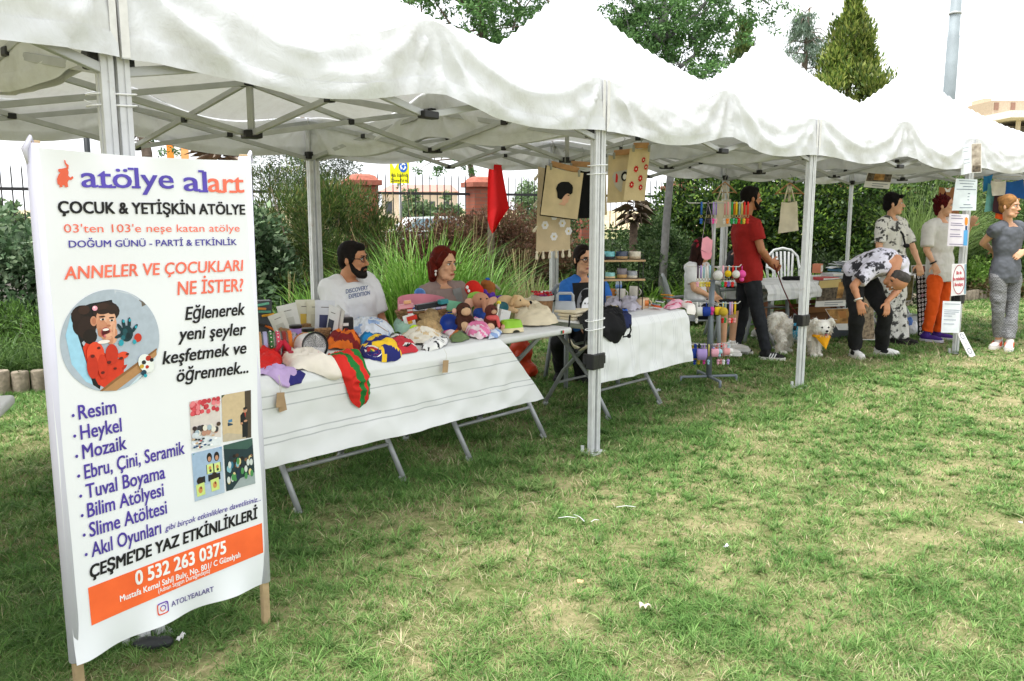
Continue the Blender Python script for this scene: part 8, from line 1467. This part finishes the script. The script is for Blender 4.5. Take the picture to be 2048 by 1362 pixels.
face = (np.linalg.norm((pt - np.array(hd)) / np.array([.07, .2, .07]), axis=1) < 1) & (pt[:, 1] < hd.y - .05); low = pt[:, 2] < .05; kp = ~face & ~low; pt, nn = pt[kp], nn[kp]
leaf_mesh('coat', pt - nn * .004, RNG.uniform(.020, .055, len(pt)), tint(len(pt), [(.93, .89, .82), (.86, .79, .68), (.95, .93, .88)], None, .1), root, 7, nn * .55 + np.array([[-.15, 0, -.75]]), .35, MV('fur_strand', .9, .5, .1), .05)
for (nm, c_, r_, hx) in (('eye', hd + V3(-.034, -.082, .012), .0095, '120c0a'), ('eye', hd + V3(.034, -.082, .012), .0095, '120c0a'), ('nose', hd + V3(0, -.134, -.022), (.017, .012, .013), '0e0c0c'), ('tongue', hd + V3(0, -.112, -.062), (.014, .012, .010), 'b05a68')): m = MB(); m.ell(c_, r_, n=12, m=8); m.build(nm, C(hx, .3), root)
m = MB(); m.tube([hd + V3(-.018, -.118, -.05), hd + V3(0, -.125, -.046), hd + V3(.018, -.118, -.05)], .004, 6); m.build('mouth', C('2a1a18', .5), root)
m = MB(); nb_ = hd + V3(-.01, .01, -.085); m.loft([(nb_ + U * .012, .088, .085, V3(1, 0, 0), V3(0, 1, 0)), (nb_ - U * .014, .094, .092, V3(1, 0, 0), V3(0, 1, 0))], 22); vs = [nb_ + V3(-.085, -.05, .0), nb_ + V3(.09, -.05, .0), nb_ + V3(.02, -.115, -.135)]; m.grid(lambda u, v: vs[0].lerp(vs[1], u).lerp(vs[2], v) + V3(0, -.045 * math.sin(PI * u) * (1 - v), 0), 12, 10); m.build('bandana', C('eda614', .8), root)
hc = (rmp * .38 + chs * .62); ax = (chs - rmp).normalized(); x_ = ax.cross(U).normalized(); y_ = x_.cross(ax); m = MB()
for k in range(4): m.tube([hc + ax * (.012 * k - .018) + x_ * (.112 * math.cos(a)) + y_ * (.118 * math.sin(a)) for a in np.linspace(0, 2 * PI, 22)[:-1]], .010, 6, closed=True)
m.build('harness', C('3f9cc0', .7), root); m = MB(); m.box(hc + x_ * .122 + U * .02, (.035, .012, .05), None, 0, .004); m.build('harness_buckle', C('17181a', .4), root)
ha = D(1548, 528, 8.72); hb = hc + dg + U * .12; m = MB(); m.tube([V3(0, 0, 0), (hb - ha) * .35 + V3(0, 0, -.05), (hb - ha) * .7 + V3(0, 0, -.06), hb - ha], .007, 6); one('dog_leash', 'dark red leash running from the red-shirted man down to the white dog', 'leash', m, C('5a1614', .7), ha)
# ---------------------------------------------------------------- goods, posters and boxes at the far right tables
T5 = Tab((T4.o + T4.e * 2.02)[:2], R(33), 1.3, .75); folding_table(T5, 'white folding table between the two standing women at the far right')
m = MB()
for k in range(5): m.ell((.05 * k - .1, .02 * (k % 2), .02), (.06, .05, .028), n=10, m=6)
one('black_scarf', 'crumpled black cloth lying on the far right table', 'cloth', m, C('101014', .9), put(T4, 1590, 560), mods=[('REMESH', dict(mode='VOXEL', voxel_size=.008, use_smooth_shade=True))])
for k, (px, py, w_, d, h, hx, lab) in enumerate(((1652, 560, .22, .2, .035, 'b9484a', 'red covered book at the bottom of the far table pile'), (1668, 556, .24, .2, .03, 'c9ccd0', 'grey magazine lying on the far right table'), (1680, 552, .24, .2, .03, '3f6f8a', 'blue book beside the bending man'), (1662, 552, .2, .18, .03, 'd6d2cc', 'white paper stack on the far right table'), (1698, 548, .24, .2, .03, '7fae9a', 'mint green book beside the bending man'), (1634, 556, .12, .1, .11, 'd88a6a', 'orange and white striped box behind the tent leg'))):
    m = MB(); m.box((0, 0, h / 2), (w_, d, h), None, 0, .003); m.box((0, -.002, h / 2), (w_ * .98, d, h * .7), None, 1); one('book' if k != 5 else 'striped_box', lab, 'book' if k != 5 else 'box', m, [C(hx, .6), C('e2ded6', .8)], put(T4, px, py) + U * (.032 * (k % 3)), rz=T4.ang + .3 * (k - 2) * .5, smooth=False)
for k in range(3):
    m = MB(); m.grid(lambda u, v: V3((u - .5) * .30, (v - .5) * .21, .02 * math.sin(u * 5 + k) + .012 * k), 8, 6); one('paper_sheet', ('lower', 'middle', 'upper')[k] + ' white paper sheet curling on the far table beside the bending man', 'paper', m, C('e4e6ea', .7), put(T4, 1680, 552) + V3(.05 * k, .05 * k, .10 + .02 * k), 'white paper sheets on the far table', mods=[('SOLIDIFY', dict(thickness=.002))], rz=.4 * k)
def poster(name, label, cat, quad, Y, paint, th=.004, group=None, back='e6e4e0', dys=(0, 0, 0, 0)):
    q = [D(p[0], p[1], Y + dys[k]) for k, p in enumerate(quad)]; c = (q[2] + q[3]) / 2; root = thing(name, label, cat, c, 0, group); nn = (q[1] - q[0]).cross(q[3] - q[0]).normalized(); nn = nn if nn.y < 0 else -nn; W = lambda u, v, o_=0.0: q[0].lerp(q[1], u).lerp(q[3].lerp(q[2], u), v) - c + nn * o_; m = MB(); a = [W(0, 0), W(1, 0), W(1, 1), W(0, 1)]; b_ = [w_ - nn * th for w_ in a]; m.add(a + b_, [(3, 2, 1, 0), (4, 5, 6, 7), (0, 1, 5, 4), (1, 2, 6, 5), (2, 3, 7, 6), (3, 0, 4, 7)]); m.build('sheet', C(back, .6), root, False)
    for k, (pts, hx) in enumerate(paint): m = MB(); n_ = len(pts); m.add([W(u, v, .0012 + .0003 * k) for u, v in pts], [tuple(range(n_))]); m.build('printed_area', hx if not isinstance(hx, str) else C(hx, .5), root, False)
    return root, W
rect = lambda a, b_, c_, d: [(a, b_), (a, d), (c_, d), (c_, b_)]
fur_p = M('animal_print', (.16, .10, .06), .6, .6, 26, c2=(.55, .42, .28)); amb = M('amber_print', (.30, .11, .03), .6, .6, 12, c2=(.72, .40, .12)); drk = M('dark_print', (.03, .025, .02), .6, .7, 30, c2=(.22, .17, .12)); oli = M('olive_print', (.10, .09, .03), .6, .6, 16, c2=(.42, .36, .14))
def cap_lines(v0, v1, n=2): return [(rect(.3, v0 + (v1 - v0) * (k + .25) / n, .9 - .15 * (k % 2), v0 + (v1 - v0) * (k + .6) / n), '8d8f98') for k in range(n)]
poster('wildlife_poster', 'landscape poster of animals with a white caption strip hanging on the far table', 'poster', [(1638, 561), (1700, 556), (1690, 612), (1630, 614)], 9.62, [(rect(0, 0, 1, .78), drk), (rect(.02, .02, .72, .30), 'cdb679'), (rect(.66, .12, .86, .70), amb)] + cap_lines(.82, .98))
poster('wildlife_poster', 'tilted amber poster with white caption leaning below the animal poster', 'poster', [(1650, 618), (1702, 616), (1700, 660), (1677, 660)], 9.66, [(rect(.02, .02, .98, .70), amb), (rect(.45, .12, .8, .45), 'b57a3e')])
poster('wildlife_poster', 'portrait poster of brown fur textures showing between the bending man\'s legs', 'poster', [(1728, 592), (1746, 590), (1750, 680), (1722, 680)], 9.55, [(rect(.02, .02, .98, .98), fur_p)])
poster('wildlife_poster', 'olive framed poster behind the patterned outfit', 'poster', [(1803, 553), (1829, 549), (1824, 602), (1800, 606)], 10.3, [(rect(.05, .03, .95, .95), oli), (rect(.35, .45, .6, .85), 'b9b29c')])
poster('framed_print', 'small white framed dark print on the table between the standing women', 'picture', [(1822, 531), (1852, 529), (1853, 547), (1823, 549)], 10.35, [(rect(.08, .12, .92, .88), drk), (rect(.7, .2, .88, .8), '8c3a2a')])
root, W = poster('badge_board', 'black board covered with rows of small white round badges', 'board', [(1832, 548), (1862, 545), (1862, 668), (1837, 676)], 10.12, [], .01, None, '0d0d10')
bi = 0
for r_ in range(13):
    for c_ in range(4): m = MB(); u, v = .16 + .23 * c_, .05 + .074 * r_; m.add([W(u + .088 * math.cos(a), v + .029 * math.sin(a), .004) for a in np.linspace(0, 2 * PI, 13)[:-1]], [tuple(range(12))]); m.add([W(u + .045 * math.cos(a), v + .015 * math.sin(a), .0046) for a in np.linspace(0, 2 * PI, 9)[:-1]], [tuple(range(8))], 1); o = m.build('badge', [C(('e6e4e6', 'e6e4e6', 'd8a8c0', '9fb4c8')[(r_ * 3 + c_ * 5) % 11 % 4 if (r_ + c_) % 5 == 0 else 0], .5), C('8c8a90', .6)], root, False)
poster('animal_photo_sheet', 'printed animal photo with white caption strip hanging under the fourth tent edge', 'poster', [(1736, 344), (1787, 344), (1778, 378), (1727, 374)], 9.9, [(rect(.02, .02, .98, .60), drk), (rect(.3, .1, .7, .5), amb)] + cap_lines(.68, .95))
def crate(name, label, cat, px, py, Y, w_, d, h, hx, rz=.3, lid=None, alpha=1.0):
    c = D(px, py, Y); rt = thing(name, label, cat, (c.x, c.y, 0), rz); mt = C(hx, .7) if alpha == 1 else M('frosted_' + hx, hx, .3, .05, alpha=alpha); t = .006
    for (c_, s_) in (((0, 0, t / 2 + .004), (w_, d, t)), ((0, -d / 2, h / 2), (w_, t, h)), ((0, d / 2, h / 2), (w_, t, h)), ((-w_ / 2, 0, h / 2), (t, d - .012, h)), ((w_ / 2, 0, h / 2), (t, d - .012, h))): m = MB(); m.box(c_, s_, None, 0, .002); m.build('side', mt, rt, False)
    if lid:
        for g in (-1, 1): m = MB(); m.box((0, g * (d / 2 + .05), h + .03), (w_ * .98, .10, .004), Matrix.Rotation(g * R(-35), 3, 'X')); m.build('flap', C(lid, .8), rt, False)
crate('cardboard_box', 'open brown cardboard box under the far right table', 'box', 1600, 668, 10.25, .52, .36, .34, '7a5230', .4, '8c6238'); crate('storage_bin', 'translucent plastic bin with a blue and white packet under the badge table', 'bin', 1816, 668, 10.6, .34, .26, .24, 'c9cdd0', .3, None, .6); crate('storage_bin', 'dark grey plastic bin under the amber poster', 'bin', 1672, 668, 10.3, .46, .3, .22, '4a5054', .3)
crate('cardboard_box', 'dark red and brown box at the right of the dog, under the far table', 'box', 1640, 660, 10.6, .34, .3, .36, '5a3022', .3, '6a3a2a')
for (px, py, Y, hx, sz, lab, al) in ((1592, 652, 9.75, 'c6cacc', .13, 'crumpled clear plastic bag behind the white dog', .75), (1572, 640, 9.9, '2250b0', .07, 'crumpled blue plastic packet behind the white dog', 1), (1812, 640, 10.45, '3a6fc0', .08, 'blue and white packet sticking out of the plastic bin', 1), (1820, 650, 10.45, 'e2e4e6', .09, 'white plastic packet in the clear storage bin', 1), (1605, 655, 9.7, 'c8482a', .05, 'small red packet beside the clear plastic bag', 1)):
    c = D(px, py, Y); m = MB(); m.ell((0, 0, 0), (sz, sz * .7, sz)); m.ell((sz * .5, 0, sz * .4), (sz * .5, sz * .4, sz * .7)); m.cap((0, 0, sz * .6), (-.02, 0, sz * 1.5), sz * .4, sz * .15); one('plastic_packet', lab, 'packet', m, M('pk_' + hx, hx, .35, .1, 10, .5, 20, alpha=al), (c.x, c.y, max(c.z - sz * .5, sz * .8)), None, mods=[('REMESH', dict(mode='VOXEL', voxel_size=.010, use_smooth_shade=True)), ('DISPLACE', dict(texture=wr_tex, strength=.04, mid_level=.5))])
# notices on the right tent leg
def lines(rows, hx='7f8796'): return [(rect(a, v, b_, v + .018), hx) for a, b_, v in rows]
YN = 8.86
poster('notice_sheet', 'white printed notice at the top of the right tent leg, under the tent edge', 'notice', [(1912, 357), (1955, 359), (1952, 421), (1904, 421)], YN, lines([(.15, .9, .05), (.2, .85, .14), (.35, .8, .23), (.08, .95, .32), (.6, .7, .45), (.6, .68, .55), (.6, .68, .65), (.45, .75, .80), (.3, .85, .90)], '4f6076'), .003, 'notices taped to the right tent leg', 'dfe7ec')
poster('notice_sheet', 'white notice with an orange and blue picture at its right edge', 'notice', [(1899, 427), (1938, 429), (1934, 493), (1894, 492)], YN, lines([(.1, .6, .05), (.1, .7, .13), (.1, .65, .28), (.1, .75, .34), (.1, .6, .48), (.1, .6, .62), (.1, .7, .69), (.1, .8, .93)], '6a5f8a') + [([(.80, .12), (.86, .08), (.95, .12), (.96, .28), (.88, .36), (.80, .28)], 'e08a2c'), ([(.84, .36), (.95, .36), (.94, .5), (.86, .5)], '2a4a72'), ([(.78, .5), (.98, .48), (.99, .97), (.80, .97)], '5aa4dc')], .003, 'notices taped to the right tent leg', 'e6dfe8')
root, W = poster('notice_sheet', 'white notice with red handwritten words inside a red oval on the right tent leg', 'notice', [(1904, 528), (1933, 527), (1932, 589), (1902, 592)], YN, [(rect(.86, .02, .99, .98), '8aa6b4')], .003, 'notices taped to the right tent leg', 'ebe9ea')
m = MB(); n_ = 30
for k in range(n_): a, b_ = 2 * PI * k / n_, 2 * PI * (k + 1) / n_; m.add([W(.5 + .42 * math.cos(a), .5 + .47 * math.sin(a), .003), W(.5 + .42 * math.cos(b_), .5 + .47 * math.sin(b_), .003), W(.5 + .38 * math.cos(b_), .5 + .445 * math.sin(b_), .003), W(.5 + .38 * math.cos(a), .5 + .445 * math.sin(a), .003)], [(0, 1, 2, 3)])
m.build('red_oval', C('a8384a', .6), root, False); m = MB()
for t, v, u0, u1 in (('Biz de', .33, .32, .66), ('bu mahallede', .52, .13, .84), ('Buradayız', .70, .22, .78)): o_ = W(u0, v, .003); x = W(u1, v, .003) - o_; fit_text(m, t, o_, x, W(u0, v - .1, .003) - o_, x.length, .036, .03)
m.build('lettering', C('c8384a', .6), root, False)
poster('notice_sheet', 'lowest white notice on the right tent leg with grey printed lines', 'notice', [(1886, 602), (1922, 603), (1918, 666), (1882, 665)], YN, lines([(.1, .95, .08), (.1, .95, .27), (.1, .92, .33), (.1, .72, .39), (.1, .55, .46), (.1, .78, .58), (.1, .7, .71)], '8a93a6'), .003, 'notices taped to the right tent leg', 'e4e8ee')
q = poster('sign_plank', 'narrow white plank with hand drawn ovals leaning against the right tent leg', 'sign', [(1914, 666), (1927, 664), (1951, 711), (1939, 716)], 8.80, [], .012, None, 'e6e4e6', (.08, .08, 0, 0)); m = MB()
for (u, v, ru, rv) in ((.5, .16, .26, .12), (.5, .48, .12, .05), (.5, .76, .28, .12)):
    for k in range(18): a, b_ = 2 * PI * k / 18, 2 * PI * (k + 1) / 18; m.add([q[1](u + ru * math.cos(a), v + rv * math.sin(a), .002), q[1](u + ru * math.cos(b_), v + rv * math.sin(b_), .002), q[1](u + ru * .72 * math.cos(b_), v + rv * .78 * math.sin(b_), .002), q[1](u + ru * .72 * math.cos(a), v + rv * .78 * math.sin(a), .002)], [(0, 1, 2, 3)])
m.build('drawn_ovals', C('5a6070', .7), q[0], False)
poster('notice_sheet', 'white paper with grey lines pinned on the tent valance above the right leg', 'notice', [(1921, 291), (1942, 287), (1943, 346), (1922, 350)], 8.80, lines([(.2, .8, .1), (.25, .75, .22), (.3, .85, .5), (.3, .85, .62)], '98a2ae'), .003, None, 'e2e6ea')
poster('animal_photo_sheet', 'brown animal photo print pinned on the valance beside the white paper', 'poster', [(1943, 287), (1963, 286), (1963, 345), (1943, 346)], 8.80, [(rect(.02, .02, .95, .98), M('tan_print', (.30, .22, .15), .6, .5, 16, c2=(.66, .58, .48))), (rect(.1, .75, .9, .97), drk)])
poster('notice_sheet', 'white paper pinned on the tent valance at the right frame edge', 'notice', [(2040, 305), (2062, 303), (2062, 345), (2041, 348)], 9.95, lines([(.2, .8, .3), (.2, .8, .5)], '98a2ae'), .003, None, 'e2e6ea')
# clothes hung at the far right
for (quad, Y, hx, lab) in (([(1976, 366), (1996, 372), (1990, 421), (1969, 424)], 11.2, '79b8b8', 'pale turquoise baby garment hanging left of the grey-topped woman'), ([(1967, 352), (1986, 348), (1978, 380), (1966, 384)], 11.25, '2f7fb8', 'blue garment strap hanging beside the turquoise baby garment'), ([(1982, 362), (2012, 361), (2010, 390), (1984, 392)], 11.1, 'd6cfca', 'white baby shirt hanging behind the grey-topped woman'), ([(1990, 382), (2012, 384), (2010, 430), (1984, 424)], 11.15, '3a1f28', 'dark patterned garment hanging below the white baby shirt'), ([(1992, 420), (2008, 424), (2006, 440), (1990, 436)], 11.2, 'd8541a', 'orange garment hanging lowest behind the grey-topped woman'), ([(2012, 364), (2046, 358), (2050, 398), (2010, 392)], 11.1, '1c56a0', 'blue baby outfit hanging above the grey-topped woman')): cover(lab, quad, Y, hx, 'baby_clothes', None, .012, 'clothes', 'small clothes hanging at the far right')
m = MB(); a, b_ = D(1960, 352, 11.3), D(2070, 350, 11.3); m.tube([V3(0, 0, 0), (b_ - a) / 2 - U * .02, b_ - a], .006, 6); one('clothes_line', 'thin cord carrying the small clothes at the far right', 'cord', m, C('d6d2cc', .8), a)
cover('brown sleeveless dress with white neckline hanging behind the dark red haired woman', [(1878, 374), (1912, 374), (1924, 470), (1872, 470)], 11.0, '9c6b48', 'hanging_dress', lambda rt, S: pr_poly(rt, S, [(.3, .0), (.42, .09), (.62, .09), (.72, .0), (.66, .0), (.58, .06), (.45, .06), (.37, .0)], 'e6e2e2', .004), .02, 'dress', None)
# ---------------------------------------------------------------- litter on the lawn
for k, (px, py, L_, rz, lab) in enumerate(((1135, 1040, .09, .05, 'white plastic strip lying on the lawn, left of the crossed ones'), (1158, 1040, .10, -1.1, 'white plastic strip slanting down the lawn between two others'), (1190, 1046, .05, .6, 'short white plastic strip right of the slanting one'), (1252, 1018, .10, .1, 'single white plastic strip further back on the lawn'))):
    m = MB(); m.tube([(-L_ / 2, 0, .012), (0, .004, .016), (L_ / 2, 0, .010)], .0018, 5); one('plastic_strip', lab, 'litter', m, zipm, P(px, py, .02), 'cut plastic strips on the lawn', rz=rz)
for k, (px, py, sz, hx, lab) in enumerate(((1290, 1221, .045, 'd9cdb4', 'cream torn paper scrap in the near lawn'), (1161, 1170, .03, 'c9a678', 'tan dry leaf scrap in the near lawn'), (1452, 1098, .025, 'dfe3ea', 'small white paper scrap in the middle of the lawn'), (1315, 785, .06, 'd8dadc', 'white plastic scrap behind the leg of the mug table'), (362, 1283, .035, 'e6e6e4', 'white scrap beside the foot of the left tent leg'), (2040, 1050, .02, 'e2e6ea', 'tiny white scrap at the right of the lawn'))):
    m = MB(); m.grid(lambda u, v: V3((u - .5) * sz, (v - .5) * sz * .55, .012 + .4 * sz * abs(noise.noise(Vector((u * 2 + k, v * 2, k)))) * 2), 6, 5); one('paper_scrap', lab, 'litter', m, C(hx, .7), P(px, py, .015), None, mods=[('SOLIDIFY', dict(thickness=.0015))], rz=.3 * k)
m = MB(); m.ell((0, 0, .02), (.06, .03, .022)); m.ell((.05, .01, .02), (.03, .025, .02)); one('dark_scrap', 'dark grey crumpled scrap beside the foot of the left tent leg', 'litter', m, C('2c2e30', .5), P(300, 1297, 0), None)
